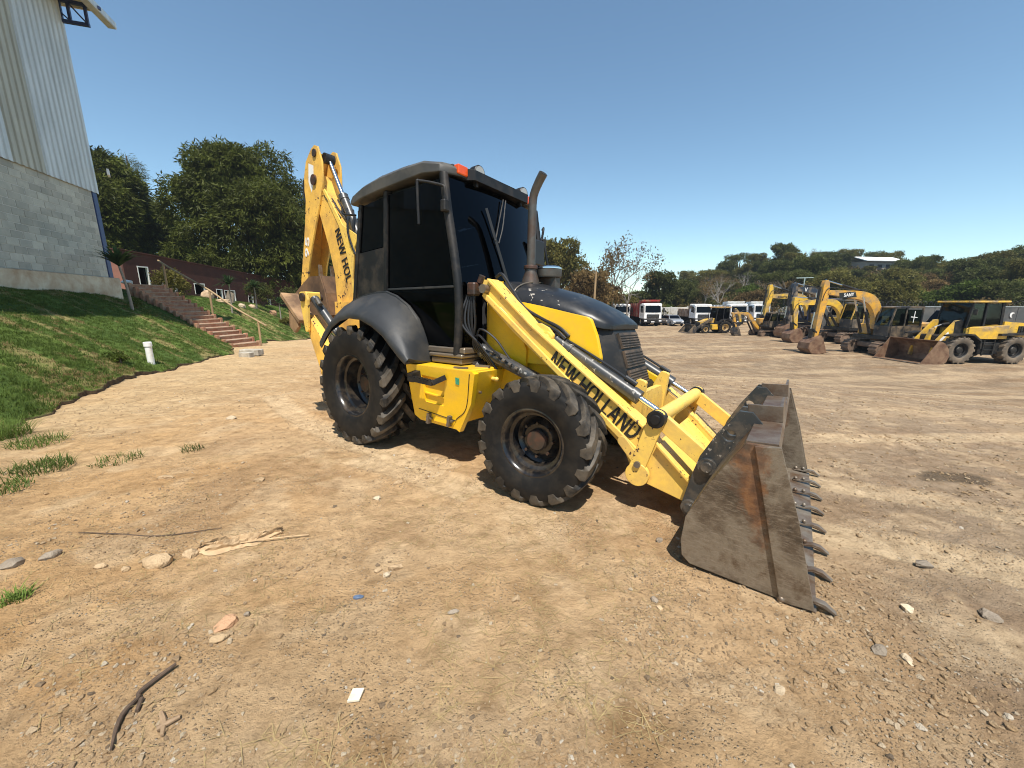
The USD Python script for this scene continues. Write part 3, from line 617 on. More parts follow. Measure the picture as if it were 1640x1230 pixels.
# ------------------------------------------------------------------ the big yellow backhoe loader in the foreground
BH = thing('backhoe_loader', 'large yellow backhoe loader with black tinted cab, nearest machine, bucket resting on the dirt', 'backhoe loader', mat4(*MO, FW, LT, UPM))
def B(name, mesh, m, **k): return put(BH, name, mesh, M[m], **k)
XR, XF = -0.07, 2.24
wheel(BH, XR, -0.87, 0.648, 0.655, 0.50, 0.325, 0.062, 19, 0.42, 0.24, 0.10, 0.05, -1, 0.10)
wheel(BH, XR, 0.87, 0.648, 0.655, 0.50, 0.325, 0.062, 19, -0.42, 0.24, 0.10, 0.05, 1, 0.10)
wheel(BH, XF, -0.90, 0.486, 0.492, 0.38, 0.25, 0.036, 17, 0.44, 0.15, 0.085, 0.045, -1, 0.098, steer=0.10)
wheel(BH, XF, 0.90, 0.486, 0.492, 0.38, 0.25, 0.036, 17, -0.44, 0.15, 0.095, 0.045, 1, 0.076, steer=0.10)
# chassis and axles
B('chassis', [box(-1.05, 2.72, -0.36, 0.36, 0.52, 0.86, 0.03), box(-0.5, 1.35, -0.62, 0.62, 0.62, 1.0, 0.04), box(1.1, 1.6, -0.5, 0.5, 0.40, 0.75, 0.04)], 'dark')
B('rear_axle', [cyl((XR, -0.75, 0.648), (XR, 0.75, 0.648), 0.13, 18), sphere((XR, 0, 0.64), 0.24)], 'dark')
B('front_axle', [box(XF - 0.09, XF + 0.09, -0.75, 0.75, 0.40, 0.58, 0.03), sphere((XF, 0, 0.47), 0.17)], 'dark')
B('drive_shaft', cyl((0.2, 0.05, 0.55), (2.1, 0.05, 0.5), 0.045), 'dark')
B('front_frame', [prism([(1.75, 0.78), (2.74, 0.68), (2.78, 0.86), (2.45, 1.02), (1.75, 1.06)], -0.40, -0.36), prism([(1.75, 0.78), (2.74, 0.68), (2.78, 0.86), (2.45, 1.02), (1.75, 1.06)], 0.36, 0.40)], 'yellow')
# front guard with a horn on each side
B('front_guard', [plate([(2.79, -0.35, 0.60), (2.79, 0.35, 0.60), (2.79, 0.33, 0.74), (2.79, 0.22, 0.83), (2.79, -0.22, 0.83), (2.79, -0.33, 0.74)], 0.05),
                  prism([(2.66, 0.60), (2.82, 0.60), (2.85, 0.93), (2.78, 0.95), (2.70, 0.78)], 0.30, 0.35, 0.02), prism([(2.66, 0.60), (2.82, 0.60), (2.85, 0.93), (2.78, 0.95), (2.70, 0.78)], -0.35, -0.30, 0.02)], 'arm')
# loader tower plates beside the bonnet
for s in (-1, 1):
    B('loader_tower', prism([(1.34, 0.70), (1.78, 0.72), (1.80, 1.12), (1.62, 1.50), (1.50, 1.72), (1.42, 1.74), (1.36, 1.68), (1.34, 1.2)], s * 0.46 - 0.02, s * 0.46 + 0.02, 0.02), 'yellow')
    B('tower_pin', cyl((1.44, s * 0.42, 1.66), (1.44, s * 0.68, 1.66), 0.04), 'stepsteel')
# bonnet
def hood_sec(x, zs, zt, w, zb, n=9):
    a = np.linspace(0, PI, n); up = [(x, -w * math.cos(t) if True else 0, zs + (zt - zs) * math.sin(t) ** 0.75) for t in a]
    return [(x, -w, zb)] + up + [(x, w, zb)]
hs = [(1.28, 1.60, 1.775, 0.45, 1.56), (1.42, 1.60, 1.775, 0.455, 1.56), (1.66, 1.565, 1.745, 0.455, 1.52), (2.02, 1.50, 1.655, 0.45, 1.45), (2.22, 1.455, 1.58, 0.44, 1.40), (2.38, 1.41, 1.50, 0.41, 1.35), (2.48, 1.37, 1.435, 0.36, 1.33), (2.535, 1.355, 1.385, 0.30, 1.325)]
B('bonnet', loft([hood_sec(*q) for q in hs]), 'black', smooth=50)
B('bonnet_seam', tube([(1.62 + 0.02 * 0, -0.458 * math.cos(t) , 1.572 + 0.188 * math.sin(t) ** 0.75) for t in np.linspace(0.05, PI - 0.05, 12)], 0.006, 6, 2), 'stepsteel')
for s in (-1, 1):
    sp = [(1.36, 1.00), (2.30, 1.00), (2.50, 1.05), (2.505, 1.10), (2.46, 1.27), (2.40, 1.405), (2.36, 1.425), (1.94, 1.512), (1.52, 1.585), (1.47, 1.57)]
    yy = s * 0.43
    m = prism(sp, yy - 0.025, yy + 0.025, 0.03)
    B('bonnet_side_panel', m, 'yellow')
    B('panel_recess', prism([(1.62, 1.36), (1.86, 1.20), (1.90, 1.27), (1.74, 1.46), (1.62, 1.47)], yy + s * 0.018, yy + s * 0.034, 0.02), 'yellow')
    B('bonnet_rear_panel', prism([(1.30, 1.02), (1.47, 1.02), (1.46, 1.60), (1.47, 1.745), (1.36, 1.76), (1.30, 1.74)], yy * 0.99 - 0.02, yy * 0.99 + 0.02), 'yellow')
# nose: black shell, radiator screens in panels
def nose_sec(z, xf, w, wf, xb):
    return [(xb, -w, z), (xf - 0.17, -w, z), (xf - 0.06, -wf - 0.05, z), (xf, -wf, z), (xf, wf, z), (xf - 0.06, wf + 0.05, z), (xf - 0.17, w, z), (xb, w, z)]
B('nose_shell', loft([nose_sec(0.84, 2.69, 0.40, 0.25, 2.25), nose_sec(1.05, 2.625, 0.41, 0.27, 2.25), nose_sec(1.22, 2.565, 0.41, 0.27, 2.26), nose_sec(1.335, 2.515, 0.40, 0.27, 2.27)]), 'dark', smooth=30)
def on_nose(z, off=0.0): return np.interp(z, [0.84, 1.05, 1.22, 1.335], [2.69, 2.625, 2.565, 2.515]) + off
for z0, z1 in ((0.86, 0.99), (1.01, 1.15), (1.17, 1.295)):
    B('radiator_screen', plate([(on_nose(z0, 0.012), -0.22, z0), (on_nose(z0, 0.012), 0.22, z0), (on_nose(z1, 0.012), 0.22, z1), (on_nose(z1, 0.012), -0.22, z1)], 0.02), 'grille')
    for k in range(1, 6):
        z = z0 + (z1 - z0) * k / 6
        B('grille_slat', box(on_nose(z, 0.02), on_nose(z, 0.028), -0.215, 0.215, z - 0.003, z + 0.003), 'dark')
for s in (-1, 1):
    for k in range(5):
        z = 0.95 + k * 0.075
        B('side_vent', bar((2.30, s * 0.414, z), (2.40, s * 0.414, z + 0.012), 0.02, 0.012), 'dark')
# exhaust stack and air pre-cleaner on the bonnet
ex = (1.555, -0.08)
B('exhaust_base', lathe([(0.0, 1.70), (0.095, 1.70), (0.085, 1.78), (0.058, 1.86), (0.062, 1.90), (0.0, 1.90)], 20, 'z').apply_translation((ex[0], ex[1], 0)), 'exhaust')
B('exhaust_stack', tube([(ex[0], ex[1], 1.86), (ex[0], ex[1], 2.2), (ex[0], ex[1], 2.46), (ex[0] + 0.015, ex[1] - 0.005, 2.57), (ex[0] + 0.07, ex[1] - 0.02, 2.66), (ex[0] + 0.135, ex[1] - 0.035, 2.735)], [0.044, 0.042, 0.041, 0.040, 0.041, 0.043], 20, 6), 'exhaust', smooth=60)
e1, e0 = np.array([ex[0] + 0.135, ex[1] - 0.035, 2.735]), np.array([ex[0] + 0.07, ex[1] - 0.02, 2.66]); ed = (e1 - e0) / np.linalg.norm(e1 - e0)
B('exhaust_mouth', cyl(e1 - ed * 0.01, e1 + ed * 0.004, 0.036, 20), 'soot')
B('clamp_ring', lathe([(0.066, 1.885), (0.070, 1.89), (0.070, 1.915), (0.066, 1.92)][::-1], 20, 'z').apply_translation((ex[0], ex[1], 0)), 'hub')
pc = (1.66, 0.10)
B('pre_cleaner', [lathe([(0.0, 1.815), (0.118, 1.815), (0.126, 1.83), (0.126, 1.895), (0.118, 1.90), (0.0, 1.90)][::-1], 28, 'z').apply_translation((pc[0], pc[1], 0)), box(pc[0] - 0.10, pc[0] + 0.10, pc[1] - 0.05, pc[1] + 0.05, 1.70, 1.82)], 'exhaust')
B('pre_cleaner_lid', lathe([(0.0, 1.898), (0.128, 1.898), (0.128, 1.91), (0.10, 1.925), (0.0, 1.93)][::-1], 28, 'z').apply_translation((pc[0], pc[1], 0)), 'chrome')

# cab
CW = 0.755
def yq(z): return CW - 0.03 * max(0, (z - 1.7)) / 1.0                               # the sides lean in a little
def pil(pts, a, b):
    return cat(*[bar(pts[i], pts[i + 1], a, b, up=(0, 1, 0)) for i in range(len(pts) - 1)])
for s in (-1, 1):
    B('front_pillar', tube([(1.03, s * 0.745, 2.68), (1.085, s * 0.75, 2.36), (1.15, s * 0.752, 2.05), (1.215, s * 0.755, 1.68), (1.225, s * 0.755, 1.40), (1.20, s * 0.755, 1.05)], 0.040, 8, 4), 'dark', smooth=60)
    B('door_pillar', bar((0.20, s * 0.745, 2.66), (0.15, s * 0.755, 1.62), 0.05, 0.05, (0, 1, 0)), 'dark')
    B('rear_pillar', bar((-0.26, s * 0.74, 2.60), (-0.46, s * 0.75, 1.50), 0.05, 0.05, (0, 1, 0)), 'dark')
    B('door_glass', plate([(0.20, s * 0.745, 2.62), (0.17, s * 0.752, 1.695), (1.19, s * 0.752, 1.695), (1.06, s * 0.748, 2.36), (1.02, s * 0.745, 2.64)], 0.008), 'tint', smooth=False)
    B('lower_door_glass', plate([(0.17, s * 0.752, 1.67), (0.50, s * 0.752, 1.53), (0.72, s * 0.752, 1.32), (0.80, s * 0.752, 1.15), (1.18, s * 0.752, 1.12), (1.195, s * 0.752, 1.67)], 0.008), 'tint', smooth=False)
    B('door_rail', bar((0.16, s * 0.756, 1.682), (1.20, s * 0.756, 1.682), 0.018, 0.02), 'fender')
    B('rear_side_pane', plate([(-0.25, s * 0.742, 2.58), (-0.335, s * 0.745, 2.10), (0.175, s * 0.748, 2.13), (0.195, s * 0.745, 2.62)], 0.008), 'tint', smooth=False)
    B('rear_side_panel', plate([(-0.335, s * 0.745, 2.09), (-0.44, s * 0.75, 1.45), (0.15, s * 0.752, 1.60), (0.175, s * 0.748, 2.12)], 0.02), 'dark', smooth=False)
# bowed windscreen
ws = []
for z, xf, bow in ((1.66, 1.215, 0.10), (2.0, 1.15, 0.10), (2.36, 1.085, 0.085), (2.66, 1.025, 0.06)):
    ws.append([(xf + bow * (1 - (y / 0.75) ** 2), y, z) for y in np.linspace(-0.745, 0.745, 17)])
V = np.array(ws); n0 = 17
fs = [[i * n0 + j, i * n0 + j + 1, (i + 1) * n0 + j + 1] for i in range(3) for j in range(16)] + [[i * n0 + j, (i + 1) * n0 + j + 1, (i + 1) * n0 + j] for i in range(3) for j in range(16)]
B('windscreen', tm(V.reshape(-1, 3), fs), 'tint', smooth=True)
for q_ in [plate([(1.22, -0.74, 1.66), (1.22, -0.44, 1.66), (1.23, -0.44, 1.05), (1.21, -0.74, 1.05)], 0.02), plate([(1.22, 0.44, 1.66), (1.22, 0.74, 1.66), (1.21, 0.74, 1.05), (1.23, 0.44, 1.05)], 0.02)]: B('lower_windscreen_panel', q_, 'tint', smooth=False)
B('rear_window', plate([(-0.26, -0.72, 2.58), (-0.26, 0.72, 2.58), (-0.46, 0.73, 1.5), (-0.46, -0.73, 1.5)], 0.008), 'tint', smooth=False)
B('cab_floor', [box(-0.46, 1.22, -0.74, 0.74, 1.02, 1.10), box(1.10, 1.24, -0.42, 0.42, 1.1, 1.66), box(-0.48, 0.05, -0.70, 0.70, 1.1, 1.5)], 'interior')
B('dashboard', box(0.98, 1.22, -0.35, 0.35, 1.5, 1.78, 0.04), 'interior')
B('steering_wheel', [trimesh.creation.torus(0.19, 0.016, 20, 8).apply_transform(trimesh.transformations.rotation_matrix(-0.5, (0, 1, 0))).apply_translation((0.80, 0, 1.86)), cyl((0.80, 0, 1.86), (1.0, 0, 1.62), 0.025)], 'interior')
B('operator_seat', [box(0.05, 0.55, -0.25, 0.25, 1.45, 1.60, 0.05), hull([(0.02, -0.24, 1.55), (0.14, -0.24, 1.55), (0.02, 0.24, 1.55), (0.14, 0.24, 1.55), (-0.08, -0.22, 2.15), (0.02, -0.22, 2.15), (-0.08, 0.22, 2.15), (0.02, 0.22, 2.15)])], 'interior')
# roof: arched slab with a lip, dropped at the rear
xs_r = [(-0.37, 2.60, 2.665), (-0.33, 2.605, 2.73), (-0.15, 2.64, 2.80), (0.15, 2.665, 2.845), (0.5, 2.685, 2.86), (0.8, 2.70, 2.85), (0.98, 2.70, 2.815), (1.06, 2.70, 2.785)]
def roof_sec(x, zb, zt):
    hw = 0.805 if x < 0.95 else 0.805 - (x - 0.95) * 2.0
    c = (zt - zb) * 0.62
    return [(x, -hw + 0.02, zb), (x, -hw, zb + 0.01), (x, -hw, zb + c), (x, -hw + 0.035, zb + c + (zt - zb) * 0.20), (x, -hw + 0.14, zt - (zt - zb) * 0.05), (x, -0.3, zt + 0.012), (x, 0.3, zt + 0.012), (x, hw - 0.14, zt - (zt - zb) * 0.05), (x, hw - 0.035, zb + c + (zt - zb) * 0.20), (x, hw, zb + c), (x, hw, zb + 0.01), (x, hw - 0.02, zb)]
B('roof', loft([roof_sec(*q) for q in xs_r]), 'roof', smooth=32)
B('roof_visor', [loft([[(1.02, -0.50, 2.69), (1.02, 0.50, 2.69), (1.02, 0.50, 2.80), (1.02, -0.50, 2.80)], [(1.14, -0.44, 2.685), (1.14, 0.44, 2.685), (1.14, 0.44, 2.775), (1.14, -0.44, 2.775)]]), box(-0.05, 1.02, -0.70, 0.70, 2.60, 2.665)], 'dark')
B('roof_vent', [lathe([(0, 2.855), (0.10, 2.855), (0.10, 2.885), (0.06, 2.90), (0, 2.90)][::-1], 20, 'z').apply_translation((0.35, 0.05, 0))], 'fender')
for s in (-1, 1):
    b = B('beacon', box(1.01, 1.075, s * 0.535 - 0.065, s * 0.535 + 0.065, 2.715, 2.80, 0.008), 'orange')
    put(b.rsplit('/', 1)[0], 'beacon_mount', box(0.96, 1.012, s * 0.535 - 0.08, s * 0.535 + 0.08, 2.70, 2.805, 0.006), M['dark'])
    p = B('work_light', lathe([(0.0, 0.0), (0.06, 0.0), (0.072, 0.02), (0.075, 0.09), (0.068, 0.10)], 24).apply_transform(trimesh.transformations.rotation_matrix(-PI / 2, (0, 0, 1))).apply_translation((1.04, s * 0.37, 2.765)), 'dark')
    B('work_light_lens', cyl((1.13, s * 0.37, 2.765), (1.138, s * 0.37, 2.765), 0.066, 24), 'lamp')
    B('work_light_bracket', box(1.06, 1.10, s * 0.37 - 0.015, s * 0.37 + 0.015, 2.65, 2.70), 'dark')
# wiper, mirrors
B('wiper_arm', [tube([(1.125, 0.05, 2.62), (1.21, -0.10, 2.32), (1.24, -0.20, 2.14)], 0.008, 6), tube([(1.125, 0.01, 2.62), (1.23, -0.24, 2.16)], 0.008, 6, smooth=False)], 'dark')
B('wiper_blade', bar((1.165, -0.31, 2.46), (1.305, -0.13, 1.78), 0.014, 0.026), 'hose')
B('mirror_arm', [tube([(1.10, -0.80, 2.40), (1.10, -0.80, 2.52), (1.07, -0.82, 2.555), (0.98, -0.98, 2.56), (0.97, -1.0, 2.53), (0.98, -1.0, 2.2)], 0.012, 8, 5), box(1.075, 1.135, -0.84, -0.77, 2.33, 2.43, 0.01)], 'dark')
B('mirror_arm', [tube([(1.12, 0.78, 2.32), (1.13, 0.80, 2.46), (1.10, 0.85, 2.50), (1.04, 0.92, 2.50)], 0.014, 8, 5), tube([(1.14, 0.80, 2.34), (1.22, 0.86, 1.85)], 0.012, 6, smooth=False), box(1.10, 1.16, 0.77, 0.84, 2.25, 2.36, 0.01)], 'dark')
B('mirror', [box(1.20, 1.235, 0.42, 0.68, 2.02, 2.30, 0.012)], 'hose')
B('mirror_stay', tube([(1.16, 0.72, 2.36), (1.22, 0.60, 2.26), (1.22, 0.55, 2.2)], 0.008, 6), 'dark')
# wings over the rear wheels
out = [(-0.62, 1.09), (-0.52, 1.20), (-0.36, 1.325), (-0.18, 1.40), (0.02, 1.432), (0.22, 1.42), (0.42, 1.36), (0.60, 1.275), (0.76, 1.155), (0.87, 1.075), (0.955, 1.025)]
inn = [(-0.70, 1.38), (-0.60, 1.49), (-0.42, 1.575), (-0.2, 1.625), (0.0, 1.65), (0.19, 1.655), (0.36, 1.605), (0.53, 1.515), (0.67, 1.385), (0.77, 1.2), (0.84, 0.965)]
for s in (-1, 1):
    secs = []
    for (xo, zo), (xi, zi) in zip(out, inn):
        c = np.array([0.05, 0.6]); 
        top = [(xi, s * 0.74, zi), (xi + (xo - xi) * 0.15, s * 0.82, zi + (zo - zi) * 0.06), (xi + (xo - xi) * 0.45, s * 0.93, zi + (zo - zi) * 0.28), (xi + (xo - xi) * 0.8, s * 1.05, zi + (zo - zi) * 0.68), (xo, s * 1.125, zo), (xo + (0.05 - xo) * 0.04, s * 1.135, zo - 0.035)]
        low = [(x + (0.05 - x) * 0.03, y - s * 0.01, z - 0.028) for x, y, z in top[::-1]]
        secs.append(top + low)
    B('wheel_arch', loft(secs), 'fender', smooth=45)
    B('arch_rib', loft([[(xi + dx * 0.0, s * 0.775, zi + 0.012), (xi, s * 0.80, zi + 0.006), (xi, s * 0.80, zi - 0.02), (xi, s * 0.775, zi - 0.02)] for (xi, zi), dx in zip(inn, [0] * 11)]), 'fender', smooth=45)
    B('arch_inner_wall', prism([(-0.60, 0.8), (0.80, 0.8), (0.80, 1.10), (0.62, 1.38), (0.36, 1.56), (0.0, 1.61), (-0.42, 1.52), (-0.62, 1.35)], s * 0.60 - 0.01, s * 0.60 + 0.01), 'dark')
# steps below the door, tool box
B('cab_step', [box(0.80, 1.30, -0.765, -0.45, 1.065, 1.12, 0.01), box(0.84, 1.29, -0.79, -0.45, 1.025, 1.06, 0.01), box(0.86, 1.27, -0.775, -0.45, 0.965, 1.02, 0.01)], 'stepsteel')
B('cab_step', [box(0.80, 1.30, 0.45, 0.765, 1.065, 1.12, 0.01), box(0.84, 1.29, 0.45, 0.79, 1.025, 1.06, 0.01)], 'stepsteel')
def tb_y(z, s=-1): return -(0.995 - 0.07 * (0.955 - z) / 0.55)
def tb_face(x, z, off=0.0): return (x, tb_y(z) - off, z)
top_z = 0.955
TBo = [(0.74, 0.955), (1.60, 0.955), (1.632, 0.935), (1.56, 0.66), (1.385, 0.37), (1.35, 0.39), (0.86, 0.40), (0.78, 0.44)]
REC = [(0.955, 0.862), (1.262, 0.845), (1.212, 0.592), (0.965, 0.600)]
def tb_panel(poly, d0, d1):
    m = extr(poly, d1 - d0); v = m.vertices; m.vertices = np.column_stack([v[:, 0], np.array([tb_y(z) for z in v[:, 1]]) + d1 - v[:, 2], v[:, 1]]); return m
tbm = tb_panel(sg.Polygon(TBo).difference(sg.Polygon(REC)), 0.0, 0.055)
B('tool_box', [tbm, box(0.74, 1.52, -0.93, -0.45, 0.915, 0.953, 0.01), prism([(0.74, 0.93), (1.555, 0.93), (1.49, 0.66), (1.315, 0.42), (0.86, 0.43), (0.74, 0.6)], -0.935, -0.45)], 'yellow')
B('tool_box_lid_seam', [tube([tb_face(1.575, 0.93, 0.002), tb_face(1.50, 0.62, 0.002), tb_face(1.36, 0.49, 0.002)], 0.004, 5), tube([tb_face(0.86, 0.515, 0.002), tb_face(1.36, 0.475, 0.002)], 0.004, 5, smooth=False)], 'letter')
rc = [(0.98, 0.87), (1.285, 0.83), (1.23, 0.585), (0.98, 0.585)]
B('step_recess', tb_panel(sg.Polygon(REC).buffer(0.01), 0.050, 0.058), 'yellow')
B('step_lip', [bar(tb_face(0.965, 0.690, -0.030), tb_face(1.225, 0.672, -0.030), 0.05, 0.014)], 'yellow')
B('foot_step', [bar(tb_face(0.88, 0.830, 0.085), tb_face(1.20, 0.815, 0.085), 0.05, 0.035), bar(tb_face(0.91, 0.86, 0.0), tb_face(0.91, 0.84, 0.10), 0.07, 0.085), bar(tb_face(1.285, 0.875, 0.004), tb_face(1.19, 0.82, 0.08), 0.035, 0.045)] + [box(x, x + 0.02, tb_y(0.83) - 0.11, tb_y(0.83) - 0.062, 0.842 - (x - 0.9) * 0.045, 0.860 - (x - 0.9) * 0.045) for x in np.arange(0.95, 1.18, 0.036)], 'dark')
for x, z in ((1.02, 0.445), (1.30, 0.465)):
    B('box_latch', [bar(tb_face(x, z + 0.05, 0.010), tb_face(x - 0.02, z - 0.05, 0.022), 0.05, 0.03), bar(tb_face(x + 0.03, z, 0.01), tb_face(x - 0.035, z + 0.012, 0.01), 0.045, 0.015)], 'stepsteel')
B('sticker', plate([tb_face(1.405, 0.885, 0.004), tb_face(1.45, 0.88, 0.004), tb_face(1.442, 0.82, 0.004), tb_face(1.40, 0.825, 0.004)], 0.003), 'sticker')
B('box_stud', [cyl((1.50, -0.64, 0.85), (1.585, -0.64, 0.85), 0.018, 12), sphere((1.585, -0.64, 0.85), 0.022, 1)], 'arm')
B('box_bolt', cyl((1.49, -0.79, 0.74), (1.53, -0.79, 0.74), 0.012, 8), 'stepsteel')
for q_ in [bar((1.33, -0.93, 0.962), (1.45, -0.88, 0.962), 0.03, 0.015), bar((1.38, -0.70, 0.962), (1.52, -0.66, 0.962), 0.03, 0.02)]: B('box_hinge', q_, 'stepsteel')
B('battery_box', prism([(0.74, 0.93), (1.5, 0.93), (1.35, 0.42), (0.86, 0.43)], 0.45, 0.95), 'yellow')

# loader: arms, cylinders, linkage
arm = [(1.37, 1.70), (1.40, 1.745), (1.50, 1.735), (1.95, 1.33), (2.22, 1.125), (2.955, 0.63), (3.04, 0.535), (3.315, 0.285), (3.34, 0.20), (3.285, 0.155), (2.97, 0.225), (2.90, 0.245), (2.80, 0.455), (2.50, 0.71), (2.15, 0.985), (1.745, 1.285), (1.40, 1.58)]
for s in (-1, 1):
    a = B('loader_arm', prism(arm, s * 0.615, s * 0.475), 'arm')
    yo = s * 0.617
    put(BH, 'arm_rail', [bar((1.42, s * 0.632, 1.615), (2.16, s * 0.632, 1.03), 0.04, 0.028, (0, 1, 0)), bar((2.16, s * 0.632, 1.03), (2.94, s * 0.632, 0.425), 0.04, 0.028, (0, 1, 0))], M['arm'])
    put(BH, 'arm_top_flange', [bar((1.46, s * 0.56, 1.745), (1.95, s * 0.56, 1.338), 0.16, 0.016), bar((1.95, s * 0.56, 1.338), (2.95, s * 0.56, 0.638), 0.16, 0.016), bar((3.05, s * 0.56, 0.53), (3.31, s * 0.56, 0.292), 0.17, 0.016)], M['arm'])
    B('cylinder_mount', [prism([(1.88, 1.36), (1.98, 1.365), (2.06, 1.33), (2.115, 1.27), (2.10, 1.20), (2.12, 1.15), (1.98, 1.28)], s * 0.53 - 0.012, s * 0.53 + 0.012, 0.02), cyl((2.055, s * 0.545, 1.245), (2.055, s * 0.57, 1.245), 0.055, 20), cyl((2.055, s * 0.42, 1.245), (2.055, s * 0.575, 1.245), 0.03, 16)], 'arm')
    d = np.array([3.03 - 2.055, 0, 0.725 - 1.245]); d /= np.linalg.norm(d)
    p0 = np.array([2.055, s * 0.47, 1.245]); L1 = 0.89
    c = group_part(BH, 'tilt_cylinder')
    put(c, 'barrel', [cyl(p0 + d * 0.05, p0 + d * L1, 0.052, 24), cyl(p0 + d * 0.20, p0 + d * 0.225, 0.060, 24), cyl(p0 + d * (L1 - 0.06), p0 + d * (L1 + 0.01), 0.057, 24), sphere(p0, 0.06)], M['cylgrey'])
    put(c, 'rod', cyl(p0 + d * L1, p0 + d * 1.10, 0.021, 16), M['chrome'])
    put(c, 'feed_pipe', [tube([p0 + d * 0.1 + [0, 0, 0.06], p0 + d * 0.4 + [0.02, 0, 0.068], p0 + d * 0.75 + [0.02, 0, 0.07], p0 + d * 0.83 + [0, 0, 0.05]], 0.011, 8), cyl(p0 + d * 0.74 + [0.02, 0, 0.072], p0 + d * 0.84 + [0.02, 0, 0.072], 0.02, 10)], M['hose'])
    c = group_part(BH, 'lift_cylinder')
    q0, q1 = np.array([1.36, s * 0.56, 1.09]), np.array([2.62, s * 0.545, 0.66]); dq = (q1 - q0) / np.linalg.norm(q1 - q0)
    put(c, 'barrel', [cyl(q0, q0 + dq * 0.98, 0.055, 24), sphere(q0, 0.07), cyl(q0 + dq * 0.93, q0 + dq * 1.0, 0.06, 24)], M['cylgrey'])
    put(c, 'rod', cyl(q0 + dq * 0.98, q1, 0.026, 16), M['chrome'])
    # bell crank outside the arm and the link to the bucket
    B('bell_crank', [prism(sg.LineString([(2.905, 0.275), (3.04, 0.735)]).buffer(0.055, quad_segs=6), s * 0.665, s * 0.632), prism(sg.Point(2.93, 0.29).buffer(0.085, 8).union(sg.Point(3.035, 0.725).buffer(0.062, 8)), s * 0.668, s * 0.63)], 'arm')
    B('crank_pin', [cyl((3.037, s * 0.60, 0.727), (3.037, s * 0.69, 0.727), 0.062, 20), cyl((3.037, s * 0.69, 0.727), (3.037, s * 0.705, 0.727), 0.034, 14)], 'dark')
    B('pivot_pin', cyl((2.93, s * 0.6, 0.37), (2.93, s * 0.685, 0.37), 0.024, 14), 'stepsteel')
    B('crank_clasp', prism(sg.LineString([(2.80, 0.515), (2.935, 0.37)]).buffer(0.035, quad_segs=6), s * 0.655, s * 0.62), 'arm')
    B('bucket_link', [bar((3.06, s * 0.585, 0.70), (3.375, s * 0.585, 0.475), 0.06, 0.105), cyl((3.385, s * 0.53, 0.47), (3.385, s * 0.64, 0.47), 0.055, 18)], 'arm')
    br = [(3.245, 0.15), (3.27, 0.105), (3.33, 0.10), (3.37, 0.14), (3.42, 0.36), (3.50, 0.52), (3.62, 0.74), (3.66, 0.80), (3.60, 0.865), (3.53, 0.865), (3.40, 0.66), (3.335, 0.53), (3.30, 0.40)]
    for yb in (s * 0.66, s * 0.50):
        B('bucket_bracket', prism(sg.Polygon(br).difference(sg.Point(3.49, 0.70).buffer(0.038)), yb - 0.013, yb + 0.013), 'bracket')
    for q_ in ([cyl((3.385, s * 0.46, 0.473), (3.385, s * 0.70, 0.473), 0.056, 20), cyl((3.385, s * 0.70, 0.473), (3.385, s * 0.715, 0.473), 0.034, 16)], [cyl((3.303, s * 0.45, 0.163), (3.303, s * 0.70, 0.163), 0.052, 20), cyl((3.303, s * 0.70, 0.163), (3.303, s * 0.718, 0.163), 0.03, 16)]): B('bracket_boss', q_, 'bracket')
B('cross_tube', cyl((3.035, -0.60, 0.725), (3.035, 0.60, 0.725), 0.052, 24), 'arm')
B('arm_cross_plate', plate([(3.0, -0.48, 0.50), (3.0, 0.48, 0.50), (3.27, 0.48, 0.25), (3.27, -0.48, 0.25)], 0.03), 'arm')
B('arm_cross_beam', cyl((2.62, -0.5, 0.60), (2.62, 0.5, 0.60), 0.06, 18), 'arm')
sd = np.array([0.83, 0, -0.558])
B('lettering', lettering('NEW HOLLAND', 0.145, (2.102, -0.6185, 1.036), sd, (0.558, 0, 0.83), 0.004, True, 0.905), 'letter', label='black maker lettering along the loader arm')
B('arm_sticker', plate([(1.60, -0.618, 1.50), (1.76, -0.618, 1.37), (1.745, -0.618, 1.335), (1.585, -0.618, 1.465)], 0.003), 'white_letter')
# hoses at the tower and along the arm
B('hose', tube([(1.42, -0.46, 1.78), (1.50, -0.47, 1.80), (1.62, -0.47, 1.66), (1.75, -0.46, 1.50), (1.95, -0.45, 1.40), (2.12, -0.46, 1.33), (2.22, -0.47, 1.26)], 0.016, 8), 'hose')
B('hose', tube([(1.45, -0.50, 1.74), (1.60, -0.50, 1.63), (1.74, -0.49, 1.47), (1.92, -0.48, 1.37), (2.10, -0.49, 1.31), (2.20, -0.49, 1.24)], 0.014, 8), 'hose')
for k in range(5):
    o = k * 0.022
    B('hose', tube([(1.38 - o * 0.4, -0.60 - o * 0.5, 1.72 - o), (1.33 - o, -0.66, 1.60), (1.33 - o, -0.65 - o, 1.35), (1.30 + o, -0.64, 1.15), (1.36 + o * 2, -0.58, 1.02 - o)], 0.012, 6), 'hose')
B('hose', tube([(1.32, -0.62, 1.20), (1.42, -0.68, 1.30), (1.58, -0.66, 1.22), (1.72, -0.63, 1.05)], 0.010, 6), 'hose')
B('hose', tube([(1.30, -0.62, 1.22), (1.42, -0.69, 1.24), (1.52, -0.66, 1.14), (1.62, -0.64, 1.06)], 0.010, 6), 'hose')
B('valve_block', [box(1.26, 1.36, -0.70, -0.60, 1.60, 1.72, 0.015), cyl((1.36, -0.62, 1.72), (1.39, -0.62, 1.78), 0.03, 10)], 'hub')
B('hose_fittings', [cyl((1.50 + 0.07 * k, -0.625, 1.09 - 0.03 * k), (1.53 + 0.07 * k, -0.625, 1.08 - 0.03 * k), 0.016, 8) for k in range(5)], 'stepsteel')

